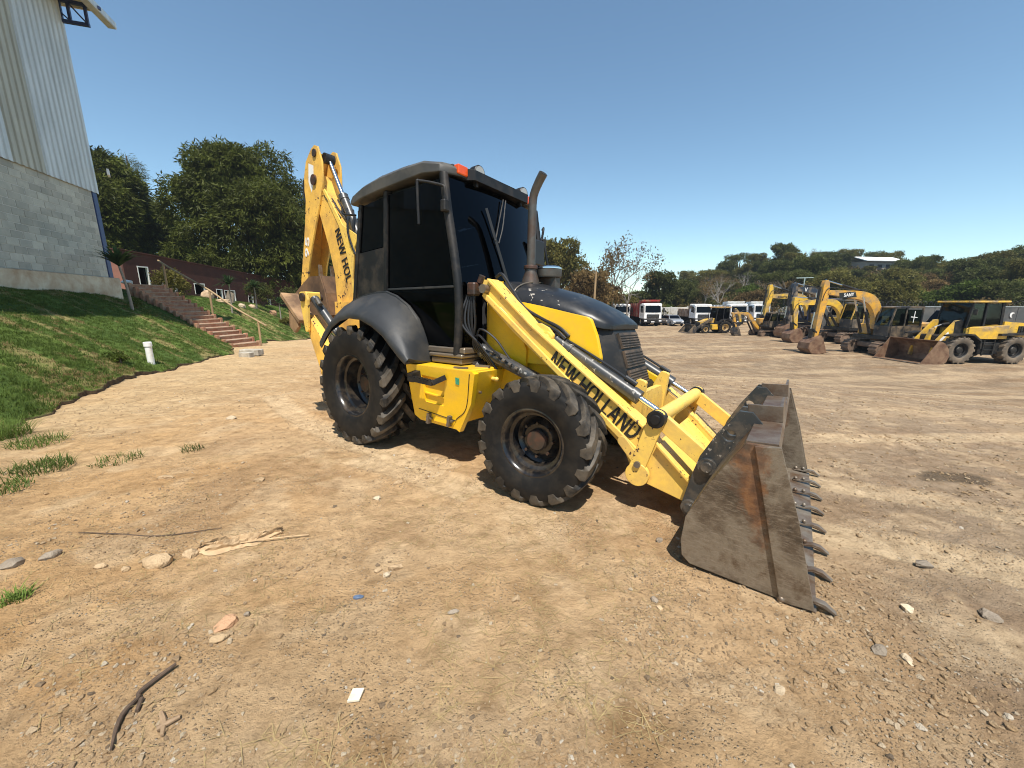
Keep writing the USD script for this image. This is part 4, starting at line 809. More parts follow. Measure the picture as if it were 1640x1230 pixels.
# loader bucket
sidep = [(3.615, 0.79), (3.755, 0.795), (3.865, 0.44), (3.975, 0.012), (3.85, 0.004), (3.41, 0.022), (3.365, 0.06), (3.352, 0.15), (3.365, 0.30), (3.462, 0.525)]
LB = group_part(BH, 'loader_bucket', label='worn brown steel front bucket with eight teeth')
HW = 1.115
for s in (-1, 1):
    put(LB, 'side_plate', prism(sidep, s * HW, s * (HW - 0.022)), M['bucket'])
    put(LB, 'side_cutter', prism([(3.655, 0.785), (3.765, 0.80), (3.875, 0.445), (3.985, 0.015), (3.845, 0.002)], s * (HW + 0.018), s * HW), M['bucket'])
    put(LB, 'corner_weld', sphere((3.85, s * (HW + 0.01), 0.015), 0.018, 1), M['steel'])
wrap = [(3.615, 0.79), (3.462, 0.525), (3.365, 0.30), (3.352, 0.15), (3.365, 0.06), (3.41, 0.022), (3.85, 0.006)]
inner = [(x + 0.022, z + (0.012 if z < 0.1 else 0)) for x, z in wrap[::-1]]
put(LB, 'shell', prism(wrap[:-1] + [(3.85, 0.006), (3.85, 0.024)] + [(3.425, 0.042), (3.392, 0.07), (3.376, 0.15), (3.388, 0.295), (3.484, 0.515), (3.637, 0.785)], -HW + 0.02, HW - 0.02), M['bucket'])
put(LB, 'top_rail', prism([(3.60, 0.765), (3.612, 0.80), (3.752, 0.806), (3.765, 0.77), (3.745, 0.765), (3.74, 0.785), (3.625, 0.782), (3.62, 0.765)], -HW + 0.02, HW - 0.02), M['bucket_top'])
for y0 in (-0.35, 0.72):
    put(LB, 'spill_guard', [prism([(3.575, 0.795), (3.752, 0.808), (3.745, 0.905), (3.56, 0.895)], y0 - 0.215, y0 - 0.195), plate([(3.745, y0 - 0.195, 0.808), (3.745, y0 + 0.25, 0.808), (3.735, y0 + 0.20, 0.90), (3.738, y0 - 0.195, 0.905)], 0.016)], M['bucket_top'])
put(LB, 'cutting_edge', prism([(3.84, -0.002), (3.99, -0.002), (3.995, 0.008), (3.84, 0.024)], -HW + 0.001, HW - 0.001), M['steel'])
for k in range(8):
    y = -HW + 0.035 + k * (2 * HW - 0.07) / 7
    tooth = [(3.87, 0.025), (3.955, 0.027), (3.985, 0.040), (4.015, 0.037), (4.068, 0.008), (4.072, 0.014), (4.025, 0.047), (3.985, 0.051), (3.95, 0.037), (3.87, 0.034)]
    t = put(LB, 'tooth', loft([[(x, y - 0.019 * (1 if x < 4.06 else 0.8), z) for x, z in tooth], [(x, y + 0.019 * (1 if x < 4.06 else 0.8), z) for x, z in tooth]]), M['steel'])
    put(LB, 'tooth_bolt', [sphere((3.89, y, 0.046), 0.016, 1), sphere((3.945, y, 0.052), 0.014, 1)], M['steel'])

# backhoe at the rear: boom folded up, dipper hanging, bucket curled beneath
BY = 0.13
B('swing_frame', [box(-1.20, -0.95, -0.85, 0.85, 0.62, 0.95, 0.03), prism([(-1.0, 0.6), (-1.0, 1.25), (-1.35, 1.6), (-1.9, 1.6), (-1.9, 1.25), (-1.4, 0.75)], -0.20, 0.20)], 'boom')
boom = [(-2.42, 3.36), (-2.36, 3.50), (-2.24, 3.46), (-2.165, 3.22), (-1.77, 2.67), (-1.635, 2.34), (-1.52, 1.95), (-1.50, 1.72), (-1.52, 1.48), (-1.70, 1.38), (-1.90, 1.42), (-1.945, 1.55), (-1.975, 2.02), (-2.10, 2.42), (-2.285, 2.86), (-2.40, 3.10)]
B('boom', prism(boom, -BY, BY), 'boom')
for s in (-1, 1):
    B('boom_flange', prism([(-2.165, 3.22), (-1.77, 2.67), (-1.635, 2.34), (-1.52, 1.95), (-1.50, 1.72), (-1.47, 1.72), (-1.48, 1.95), (-1.40, 2.36), (-1.345, 2.42), (-1.36, 2.52), (-1.68, 2.68), (-2.12, 3.24)], s * BY + 0.006, s * BY - 0.012), 'arm')
B('boom_cross_plate', plate([(-2.26, -0.125, 2.875), (-2.26, 0.125, 2.875), (-2.02, 0.125, 2.94), (-2.02, -0.125, 2.94)], 0.03), 'boom')
dip = [(-2.30, 3.87), (-2.40, 3.84), (-2.575, 3.70), (-2.66, 3.50), (-2.675, 3.3), (-2.655, 3.15), (-2.73, 2.80), (-2.83, 2.44), (-2.975, 1.95), (-3.02, 1.78), (-2.92, 1.68), (-2.80, 1.78), (-2.68, 2.20), (-2.56, 2.46), (-2.36, 2.84), (-2.24, 3.06), (-2.12, 3.34), (-2.12, 3.62), (-2.22, 3.84)]
for s in (-1, 1):
    B('dipper', prism(dip, s * BY, s * (BY + 0.025)), 'boom')
    B('dipper_boss', cyl((-2.36, s * (BY + 0.02), 3.40), (-2.36, s * (BY + 0.05), 3.40), 0.075, 20), 'hub')
    B('dipper_boss', cyl((-2.30, s * (BY + 0.02), 3.76), (-2.30, s * (BY + 0.045), 3.76), 0.055, 18), 'hub')
B('dipper_web', [plate([(-2.67, -BY, 3.3), (-2.67, BY, 3.3), (-2.83, BY, 2.44), (-2.83, -BY, 2.44)], 0.02), plate([(-2.83, -BY, 2.44), (-2.83, BY, 2.44), (-3.0, BY, 1.8), (-3.0, -BY, 1.8)], 0.02), plate([(-2.42, -BY, 3.83), (-2.42, BY, 3.83), (-2.67, BY, 3.40), (-2.67, -BY, 3.40)], 0.02)], 'boom')
B('lettering', lettering('NEW HOL', 0.15, (-1.90, -BY - 0.003, 2.64), (0.30, 0, -0.954), (0.954, 0, 0.30), 0.004, True, 0.80), 'letter', label='worn black maker lettering running down the boom')
B('lettering', lettering('95', 0.115, (-2.675, -BY - 0.0285, 2.28), (0.19, 0, 0.98), (-0.98, 0, 0.19), 0.004, True, 0.30), 'white_letter', label='faded pale number on the dipper')
B('faded_patch', [prism([(-2.50, 3.66), (-2.36, 3.60), (-2.38, 3.36), (-2.46, 3.24), (-2.53, 3.40)], -BY - 0.0265, -BY - 0.0255)], 'white_letter')
c = group_part(BH, 'boom_cylinder')
a0, a1 = np.array([-2.20, 0, 3.70]), np.array([-1.36, 0, 2.30]); da = (a1 - a0) / np.linalg.norm(a1 - a0)
put(c, 'rod', cyl(a0, a0 + da * 0.72, 0.034, 18), M['chrome'])
put(c, 'rod_eye', cyl(a0 + [0, -0.07, 0], a0 + [0, 0.07, 0], 0.075, 18), M['dark'])
put(c, 'barrel', [cyl(a0 + da * 0.68, a1 + da * 0.55, 0.062, 22), cyl(a0 + da * 0.66, a0 + da * 0.74, 0.07, 22)], M['cylgrey'])
for k, o in enumerate((-0.09, 0.0, 0.09)):
    B('hose', tube([(-1.62, o, 2.90), (-1.52, o - 0.06, 2.78), (-1.50, o - 0.08, 2.55), (-1.42, o - 0.05, 2.3), (-1.3, o, 2.1)], 0.016, 7), 'hose')
    B('hose', tube([(-2.28, o, 3.2), (-2.1, o - 0.04, 3.12), (-1.95, o - 0.03, 2.95), (-1.80, o, 2.80)], 0.014, 7), 'hose')
B('hose', tube([(-2.64, -0.10, 3.52), (-2.74, -0.12, 3.46), (-2.76, -0.12, 3.25), (-2.70, -0.10, 3.05)], 0.015, 7), 'hose')
B('grab_rail', tube([(-0.42, -0.72, 2.52), (-0.60, -0.76, 2.55), (-0.66, -0.74, 2.62)], 0.012, 6), 'dark')
M['dbucket'] = mat('brown_bucket_steel', (0.15, 0.085, 0.045), 0.55, var=0.3, dirt=(0.07, 0.04, 0.025), amt=0.35, bump=0.15)
DB = group_part(BH, 'digging_bucket', label='brown rear digging bucket with its teeth pointing up')
db = [(-2.98, 1.70), (-2.86, 1.50), (-2.62, 1.25), (-2.30, 1.12), (-1.98, 1.20), (-1.90, 1.40), (-1.98, 1.72), (-2.10, 1.98)]
for s in (-1, 1):
    put(DB, 'side_plate', prism(db + [(-2.42, 1.98), (-2.7, 1.85)], s * 0.30, s * 0.278), M['dbucket'])
put(DB, 'shell', [plate([(db[i][0], -0.28, db[i][1]), (db[i][0], 0.28, db[i][1]), (db[i + 1][0], 0.28, db[i + 1][1]), (db[i + 1][0], -0.28, db[i + 1][1])], 0.02) for i in range(len(db) - 1)] + [plate([(-2.98, -0.28, 1.70), (-2.98, 0.28, 1.70), (-2.42, 0.28, 1.96), (-2.42, -0.28, 1.96)], 0.02)], M['dbucket'])
for k in range(4):
    y = -0.27 + k * 0.18
    put(DB, 'tooth', loft([[(-2.12, y - 0.03, 1.80), (-2.08, y - 0.03, 1.80), (-2.12, y - 0.025, 2.14), (-2.14, y - 0.025, 2.14)], [(-2.12, y + 0.03, 1.80), (-2.08, y + 0.03, 1.80), (-2.12, y + 0.025, 2.14), (-2.14, y + 0.025, 2.14)]]), M['steel'])
B('dipper_link', [prism([(-2.98, 1.72), (-2.6, 2.0), (-2.5, 1.95), (-2.9, 1.62)], -0.19, -0.16), prism([(-2.98, 1.72), (-2.6, 2.0), (-2.5, 1.95), (-2.9, 1.62)], 0.16, 0.19)], 'stepsteel')
# stabilisers folded up beside the tail
for s in (-1, 1):
    ST = group_part(BH, 'stabiliser')
    y0 = s * 0.90
    put(ST, 'leg', prism([(-1.30, 1.40), (-1.18, 1.40), (-0.62, 0.86), (-0.72, 0.62), (-0.90, 0.62)], y0 - 0.06, y0 + 0.06), M['boom'])
    put(ST, 'pad', [plate([(-1.78, y0 - 0.11, 1.66), (-1.78, y0 + 0.11, 1.66), (-1.32, y0 + 0.11, 1.31), (-1.32, y0 - 0.11, 1.31)], 0.05), prism([(-1.60, 1.46), (-1.40, 1.32), (-1.38, 1.24), (-1.48, 1.17), (-1.60, 1.24)], y0 - 0.10, y0 - 0.06), prism([(-1.76, 1.64), (-1.35, 1.33), (-1.45, 1.28), (-1.78, 1.52)], y0 + 0.02, y0 + 0.06)], M['tan'])
    put(ST, 'link_plate', [prism([(-1.26, 1.68), (-1.12, 1.68), (-1.09, 1.58), (-1.12, 1.2), (-1.18, 1.18), (-1.26, 1.5)], y0 - 0.10, y0 - 0.07, 0.03), prism([(-1.34, 1.68), (-1.12, 1.68), (-1.12, 1.56), (-1.34, 1.60)], y0 - 0.07, y0 + 0.08, 0.02)], M['arm'])
    put(ST, 'pin', cyl((-1.18, y0 - 0.13, 1.61), (-1.18, y0 + 0.12, 1.61), 0.05, 16), M['hub'])
    put(ST, 'cylinder', [cyl((-1.12, y0, 1.60), (-0.60, y0 * 0.9, 1.05), 0.052, 16), cyl((-1.0, y0 - 0.03, 1.60), (-0.92, y0 - 0.03, 1.52), 0.03, 10)], M['cylgrey'])

# ------------------------------------------------------------------ the tall hall on the left
M['block'] = mat('concrete_block', (0.325, 0.315, 0.262), 0.92, var=0.14, scale=4, dirt=(0.235, 0.238, 0.203), amt=0.5, dscale=1.6, bump=0.5, bscale=40, per_object=0.2, sharp=0.2)
M['mortar'] = mat('mortar', (0.37, 0.365, 0.31), 0.95, var=0.15, scale=6, dirt=(0.36, 0.36, 0.34), amt=0.4, dscale=3, bump=0.5, bscale=30)
M['plinth'] = mat('plinth_render', (0.40, 0.35, 0.255), 0.9, var=0.12, scale=2.5, dirt=(0.27, 0.19, 0.115), amt=0.3, dscale=1.6, bump=0.3, bscale=20)
M['zinc'] = mat('zinc_sheet', (0.46, 0.485, 0.48), 0.42, metal=0.2, var=0.10, scale=3, dirt=(0.36, 0.38, 0.375), amt=0.3, dscale=2, stretch=(3, 3, 0.3))
M['fibre'] = mat('fibreglass_sheet', (0.33, 0.33, 0.275), 0.5, var=0.15, scale=3, dirt=(0.25, 0.25, 0.205), amt=0.4, dscale=1.5, stretch=(2, 2, 0.3))
M['navy'] = mat('navy_steel', (0.010, 0.022, 0.075), 0.4, var=0.2)
M['cream'] = mat('cream_sheet', (0.48, 0.42, 0.30), 0.6, var=0.15)
hd = np.array([0.31, -0.95]); hd /= np.linalg.norm(hd)
HALL = thing('corrugated_hall', 'tall hall with zinc corrugated upper wall over grey block masonry, left edge', 'hall', mat4(-14.4, 14.4, 0, (hd[0], hd[1], 0), (-hd[1], hd[0], 0), (0, 0, 1)))
put(HALL, 'plinth', [box(-0.28, 14, -0.3, 0.07, 0.6, 2.28, 0.02)], M['plinth'])
put(HALL, 'wall_core', [box(0.0, 14, -0.35, -0.007, 2.25, 5.25), box(0, 14, -14, -0.35, 0.6, 5.2)], M['mortar'])
brng = np.random.default_rng(3)
variants = []
for k in range(14):
    z0 = 2.285 + k * 0.202
    off = 0.0 if k % 2 == 0 else 0.2
    t = 0.215
    while t < 6.6:
        L = 0.392 if not (t < 0.22 and k % 2) else 0.192
        j = brng.uniform(-0.003, 0.004)
        put(HALL, 'block', box(t + 0.007, t + L, -0.06, j, z0 + 0.007, z0 + 0.196 + brng.uniform(-0.003, 0.003), 0.006), M['block'], smooth=False)
        t += L + 0.008
put(HALL, 'upper_wall', [box(6.7, 14, -0.05, -0.005, 2.28, 5.2)], M['block'])
put(HALL, 'corner_column', [box(-0.05, 0.19, -0.2, 0.012, 1.9, 10.6), box(-0.03, 0.17, 0.012, 0.02, 2.3, 5.2)], M['navy'])
def corrugated(t0, t1, z0, z1, y, pitch, h, mtl, name='wall_sheet'):
    n = int(round((t1 - t0) / pitch)); tt = np.linspace(0, n, n * 10 + 1); wv = np.interp(tt % 1.0, [0, 0.48, 0.60, 0.78, 0.90, 1.0], [0, 0, 1, 1, 0, 0])
    prof = np.column_stack([t0 + tt / n * (t1 - t0), wv * h]); m = len(prof)
    v = np.vstack([np.column_stack([prof[:, 0], y + prof[:, 1] - b, np.full(m, z)]) for b in (0, 0.006) for z in (z0, z1)])
    i = np.arange(m - 1)
    f = np.vstack([np.column_stack(q) for q in ([i + 1, i, m + i], [i + 1, m + i, m + i + 1], [2 * m + i, 2 * m + i + 1, 3 * m + i + 1], [2 * m + i, 3 * m + i + 1, 3 * m + i], [i, i + 1, 2 * m + i + 1], [i, 2 * m + i + 1, 2 * m + i])])
    put(HALL, name, tm(v, f), mtl, smooth=20)
for k, (t0, kind) in enumerate([(-0.14, 'zinc'), (0.98, 'zinc'), (2.10, 'fibre'), (3.22, 'zinc'), (4.34, 'zinc'), (5.46, 'fibre'), (6.58, 'zinc'), (7.7, 'zinc'), (8.8, 'zinc'), (9.9, 'fibre'), (11.0, 'zinc'), (12.1, 'zinc')]):
    corrugated(t0, t0 + 1.12, 5.10 - 0.004 * (k % 2), 10.85, 0.035 + 0.004 * (k % 2), 0.224, 0.036, M[kind])
put(HALL, 'gable_wall', box(-0.10, -0.04, -14, -0.2, 0.8, 10.8), M['zinc'])
# roof overhang with its truss and gutter
put(HALL, 'roof_sheet', [plate([(-0.30, 0.80, 10.90), (14, 0.80, 10.90), (14, -7, 11.8), (-0.30, -7, 11.8)], 0.05)], M['cream'])
put(HALL, 'gutter', [box(-0.95, 14, 0.81, 0.85, 10.66, 10.88), box(-0.95, 14, 0.85, 1.04, 10.66, 10.69), box(-0.95, 14, 1.02, 1.05, 10.69, 10.86)], M['zinc'])
put(HALL, 'fascia_board', box(-0.36, -0.31, -7, 0.78, 10.78, 10.86), M['cream'])
def tr(p, q, w=0.09, name='truss_bar'): put(HALL, name, bar(p, q, w, w, (1, 0, 0)), M['navy'], smooth=False)
tr((-0.02, 0.03, 10.20), (-0.02, 0.74, 10.20)); tr((-0.02, 0.03, 10.78), (-0.02, 1.10, 10.74)); tr((-0.02, 0.06, 10.24), (-0.02, 0.06, 10.74), 0.07); tr((-0.02, 0.27, 10.24), (-0.02, 0.27, 10.74), 0.07); tr((-0.02, 0.70, 10.24), (-0.02, 0.70, 10.72), 0.07)
tr((-0.02, 0.30, 10.72), (-0.02, 0.68, 10.25), 0.04); tr((-0.02, 0.08, 10.42), (-0.02, 0.26, 10.24), 0.04)
FL = thing('flood_light', 'small square flood light on a bracket at the hall corner', 'flood light', mat4(-14.4, 14.4, 0, (hd[0], hd[1], 0), (-hd[1], hd[0], 0), (0, 0, 1)))
put(FL, 'bracket', bar((-0.10, 0.08, 5.92), (-0.16, 0.34, 5.86), 0.025, 0.025), M['dark'])
put(FL, 'lamp_body', bar((-0.26, 0.36, 5.80), (-0.06, 0.44, 5.84), 0.06, 0.20), M['plastic_white'])

# ------------------------------------------------------------------ the low red house behind the slope
M['red'] = mat('red_render', (0.070, 0.020, 0.012), 0.85, var=0.15, scale=2, dirt=(0.05, 0.015, 0.010), amt=0.35, dscale=1.2, bump=0.2, bscale=30)
M['pink'] = mat('pink_render', (0.27, 0.115, 0.085), 0.85, var=0.1, scale=2, dirt=(0.20, 0.085, 0.06), amt=0.25, dscale=1.2, bump=0.2, bscale=30)
M['white_paint'] = mat('white_paint', (0.72, 0.70, 0.66), 0.5, var=0.05)
M['darkroom'] = mat('dark_interior', (0.012, 0.012, 0.013), 0.8, var=0.1)
HS = thing('low_red_house', 'long low dark red house with white framed openings under the big trees', 'house')
XH = -20.8
roofz = lambda y: np.interp(y, [21.5, 38], [4.15, 3.25])
wins = [(217, 234, 429, 462), (253, 275, 438, 458), (303, 319, 445, 459), (336, 345, 450, 469), (348, 363, 451, 472), (381, 388, 457, 486), (411, 415, 462, 486)]
holes = []
SP, CP = math.sin(PITCH), math.cos(PITCH)
OPEN = [(22.27, 22.93, 2.05, 3.40), (23.70, 24.65, 2.02, 2.99), (26.03, 26.93, 1.95, 2.66), (27.90, 28.48, 1.35, 2.35), (28.68, 29.77, 1.20, 2.30), (31.18, 31.76, 0.75, 1.95), (33.60, 34.0, 0.60, 1.72)]
# piers and lintels between the openings, openings set back
ys = [21.5]
fac = sg.Polygon([(21.5, -0.3), (38, -0.3), (38, 3.25), (21.5, 4.15)])
for o in OPEN: fac = fac.difference(sg.box(o[0], o[2], o[1], o[3]))
fm = extr(fac, 0.2); v = fm.vertices.copy(); fm.vertices = np.column_stack([XH - 0.2 + v[:, 2], v[:, 0], v[:, 1]])
put(HS, 'front_wall', fm, M['red'], smooth=False)
put(HS, 'end_wall', box(-25, XH - 0.012, 21.40, 21.50, -0.3, 4.145), M['pink'], smooth=False)
put(HS, 'roof', plate([(-25, 21.35, 4.19), (XH + 0.06, 21.35, 4.19), (XH + 0.06, 38, 3.29), (-25, 38, 3.29)], 0.06), M['red'], smooth=False)
put(HS, 'back_room', box(XH - 1.2, XH - 1.1, 21.55, 37.8, -0.3, 3.2), M['darkroom'], smooth=False)
for k, (y0, y1, z0, z1) in enumerate(OPEN):
    name = 'door_frame' if k in (0, 5, 6) else 'window_frame'
    fr = [box(XH - 0.12, XH + 0.02, y1 - 0.07, y1, z0, z1), box(XH - 0.12, XH + 0.02, y0, y0 + 0.04, z0, z1), box(XH - 0.12, XH + 0.02, y0 + 0.04, y1 - 0.07, z1 - 0.06, z1)]
    if k in (4,): fr.append(box(XH - 0.12, XH + 0.02, (y0 + y1) / 2 - 0.03, (y0 + y1) / 2 + 0.03, z0, z1 - 0.06))
    p = put(HS, name, fr, M['white_paint'], smooth=False)
    put(HS, 'pane', box(XH - 0.10, XH - 0.09, y0 + 0.03, y1 - 0.06, z0, z1 - 0.05), M['tint'], smooth=False)

# ------------------------------------------------------------------ brick stairs with a wooden handrail
M['brick'] = mat('red_brick_riser', (0.36, 0.155, 0.085), 0.9, var=0.22, scale=9, dirt=(0.42, 0.27, 0.17), amt=0.3, dscale=5, bump=0.4, bscale=30, per_object=0.12)
M['tread'] = M['tread']
M['treadstone'] = mat('stair_tread', (0.40, 0.30, 0.215), 0.9, var=0.15, scale=6, dirt=(0.30, 0.17, 0.10), amt=0.35, dscale=3, bump=0.3, bscale=30)
M['wood'] = mat('pale_wood', (0.30, 0.205, 0.105), 0.75, var=0.25, scale=4, stretch=(1, 1, 0.2), bump=0.3, bscale=30)
se = np.array([-0.98, 0.2]); se /= np.linalg.norm(se)
STAIR_O = (-11.30, 16.40)
ST_ = thing('brick_stairs', 'sixteen brick stair steps climbing the grass slope beside a wooden handrail', 'stairs', mat4(STAIR_O[0], STAIR_O[1], -0.44, (se[0], se[1], 0), (-se[1], se[0], 0), (0, 0, 1)))
for k in range(16):
    x0, z0 = k * 0.31, k * 0.163
    sp_ = put(ST_, 'stair_step', [box(x0, x0 + 0.33, -0.62, 0.62, z0 - 0.75, z0 + 0.125)], M['brick'], smooth=False)
    put(ST_, 'tread', box(x0 - 0.02, x0 + 0.309, -0.61, 0.61, z0 + 0.128, z0 + 0.165, 0.006), M['treadstone'], smooth=False)
    put(ST_, 'kerb_brick', [box(x0 - 0.03, x0 + 0.12, 0.625, 0.74, z0 - 0.4, z0 + 0.20, 0.008)], M['brick'], smooth=False)
    put(ST_, 'kerb_brick', [box(x0 - 0.03, x0 + 0.12, -0.74, -0.625, z0 - 0.4, z0 + 0.20, 0.008)], M['brick'], smooth=False)
HRL = thing('wooden_handrail', 'pale wooden handrail on posts along the brick stairs', 'handrail', mat4(STAIR_O[0], STAIR_O[1], -0.44, (se[0], se[1], 0), (-se[1], se[0], 0), (0, 0, 1)))
rail_y = -0.86
for x, hgt in ((0.10, 1.02), (2.45, 1.10), (4.75, 1.05)):
    z0 = x / 0.31 * 0.163
    put(HRL, 'post', cyl((x, rail_y, z0 - 0.4), (x, rail_y, z0 + hgt), 0.042, 10), M['wood'])
put(HRL, 'rail', tube([(-0.30, rail_y, 0.84), (1.2, rail_y + 0.02, 0.63 + 0.98), (2.45, rail_y, 1.29 + 1.10), (4.2, rail_y, 2.2 + 1.07), (5.0, rail_y, 2.63 + 1.08)], 0.038, 10, 3), M['wood'])

# vent pipe, concrete blocks, boulders, sack
gz_ = lambda x, y: float(base_h(np.array([x]), np.array([y]))[0])
lz = lambda x, y: float(lawn_h(np.array([x]), np.array([y]))[0])
z0 = gz_(-8.63, 9.14)
VP = thing('white_vent_pipe', 'short white plastic pipe standing at the edge of the lawn', 'pipe', mat4(-8.63, 9.14, z0, axz=(-0.01, 0.0, 1), axx=(1, 0, 0.01), axy=(0, 1, 0)))
put(VP, 'tube', cyl((0, 0, -0.08), (0, 0, 0.44), 0.066, 24), M['plastic_white'])
put(VP, 'collar', lathe([(0.0, 0.535), (0.068, 0.535), (0.080, 0.525), (0.080, 0.43), (0.067, 0.43)], 24, 'z'), M['plastic_white'])
M['concrete'] = mat('old_concrete', (0.44, 0.40, 0.33), 0.9, var=0.2, scale=7, dirt=(0.26, 0.22, 0.17), amt=0.35, dscale=4, bump=0.5, bscale=30)
z0 = gz_(-8.75, 12.75)
solo('concrete_slab', cat(box(-9.05, -8.42, 12.72, 13.05, z0 + 0.02, z0 + 0.22, 0.02)), M['concrete'], 'broken concrete block lying at the foot of the brick stairs', 'concrete block')
solo('hollow_block', cat(box(-8.82, -8.47, 12.36, 12.62, z0 - 0.02, z0 + 0.17, 0.015)), M['concrete'], 'small dark concrete block in front of the larger one by the stairs', 'concrete block')
def boulder(seed, r, sc, sub=3, amp=0.5):
    m = trimesh.creation.icosphere(subdivisions=sub, radius=1.0)
    n = meshkit.fbm(m.vertices * 1.3 + seed * 7.7, 4, seed); n2 = meshkit.noise(m.vertices * 2.6 + seed * 3.1, seed + 5)
    v = m.vertices * (1 + amp * (n - 0.5) + 0.18 * (np.round(n2 * 4) / 4 - 0.5))[:, None]; m.vertices = v * np.asarray(sc) * r; return m
M['orangerock'] = stone_mat('orange_rock', [(0, (0.40, 0.20, 0.075)), (1, (0.46, 0.25, 0.10))])
M['tanrock'] = stone_mat('tan_rock', [(0, (0.42, 0.30, 0.19)), (1, (0.48, 0.35, 0.23))])
for seed, x, y, r, sc, mm, lab in [(1, -16.75, 19.05, 0.30, (0.85, 0.8, 1.0), 'orangerock', 'orange boulder at the top of the stairs beside the handrail'),
        (2, -18.0, 23.4, 0.36, (0.9, 0.8, 0.95), 'tanrock', 'rounded tan boulder in front of the red house windows'),
        (4, -17.0, 23.2, 0.28, (1.7, 0.8, 0.55), 'tanrock', 'flat tan boulder lying before the upright grey slab'),
        (5, -16.4, 23.9, 0.20, (1, 1, 0.9), 'whitestone', 'small pale stone right of the grey slab'),
        (6, -16.9, 25.6, 0.20, (1, 1, 0.9), 'tanrock', 'small tan stone beside the middle palm'),
        (7, -16.6, 27.2, 0.24, (1.1, 1, 0.9), 'redstone', 'pinkish round stone low on the far lawn')]:
    z = gz_(x, y) + r * sc[2] * 0.55
    solo('boulder', moved(boulder(seed, r, sc), (x, y, z)), M[mm], lab, 'boulder')
z = gz_(-17.2, 23.7)
solo('stone_slab', moved(hull([(-0.28, 0, 0), (0.22, 0.05, 0), (0.30, 0.1, 0.55), (-0.05, 0.1, 0.75), (-0.3, 0.12, 0), (0.2, 0.2, 0), (0.28, 0.2, 0.5), (-0.04, 0.2, 0.7)]), (-17.15, 23.9, z)), M['greystone'], 'upright dark grey stone slab among the boulders on the lawn', 'stone slab')
solo('white_sack', moved(boulder(9, 0.16, (1.3, 0.8, 0.55), 3, 0.9), (-16.75, 17.35, 2.28)), M['plastic_white'], 'crumpled white sack at the top of the stairs', 'sack')

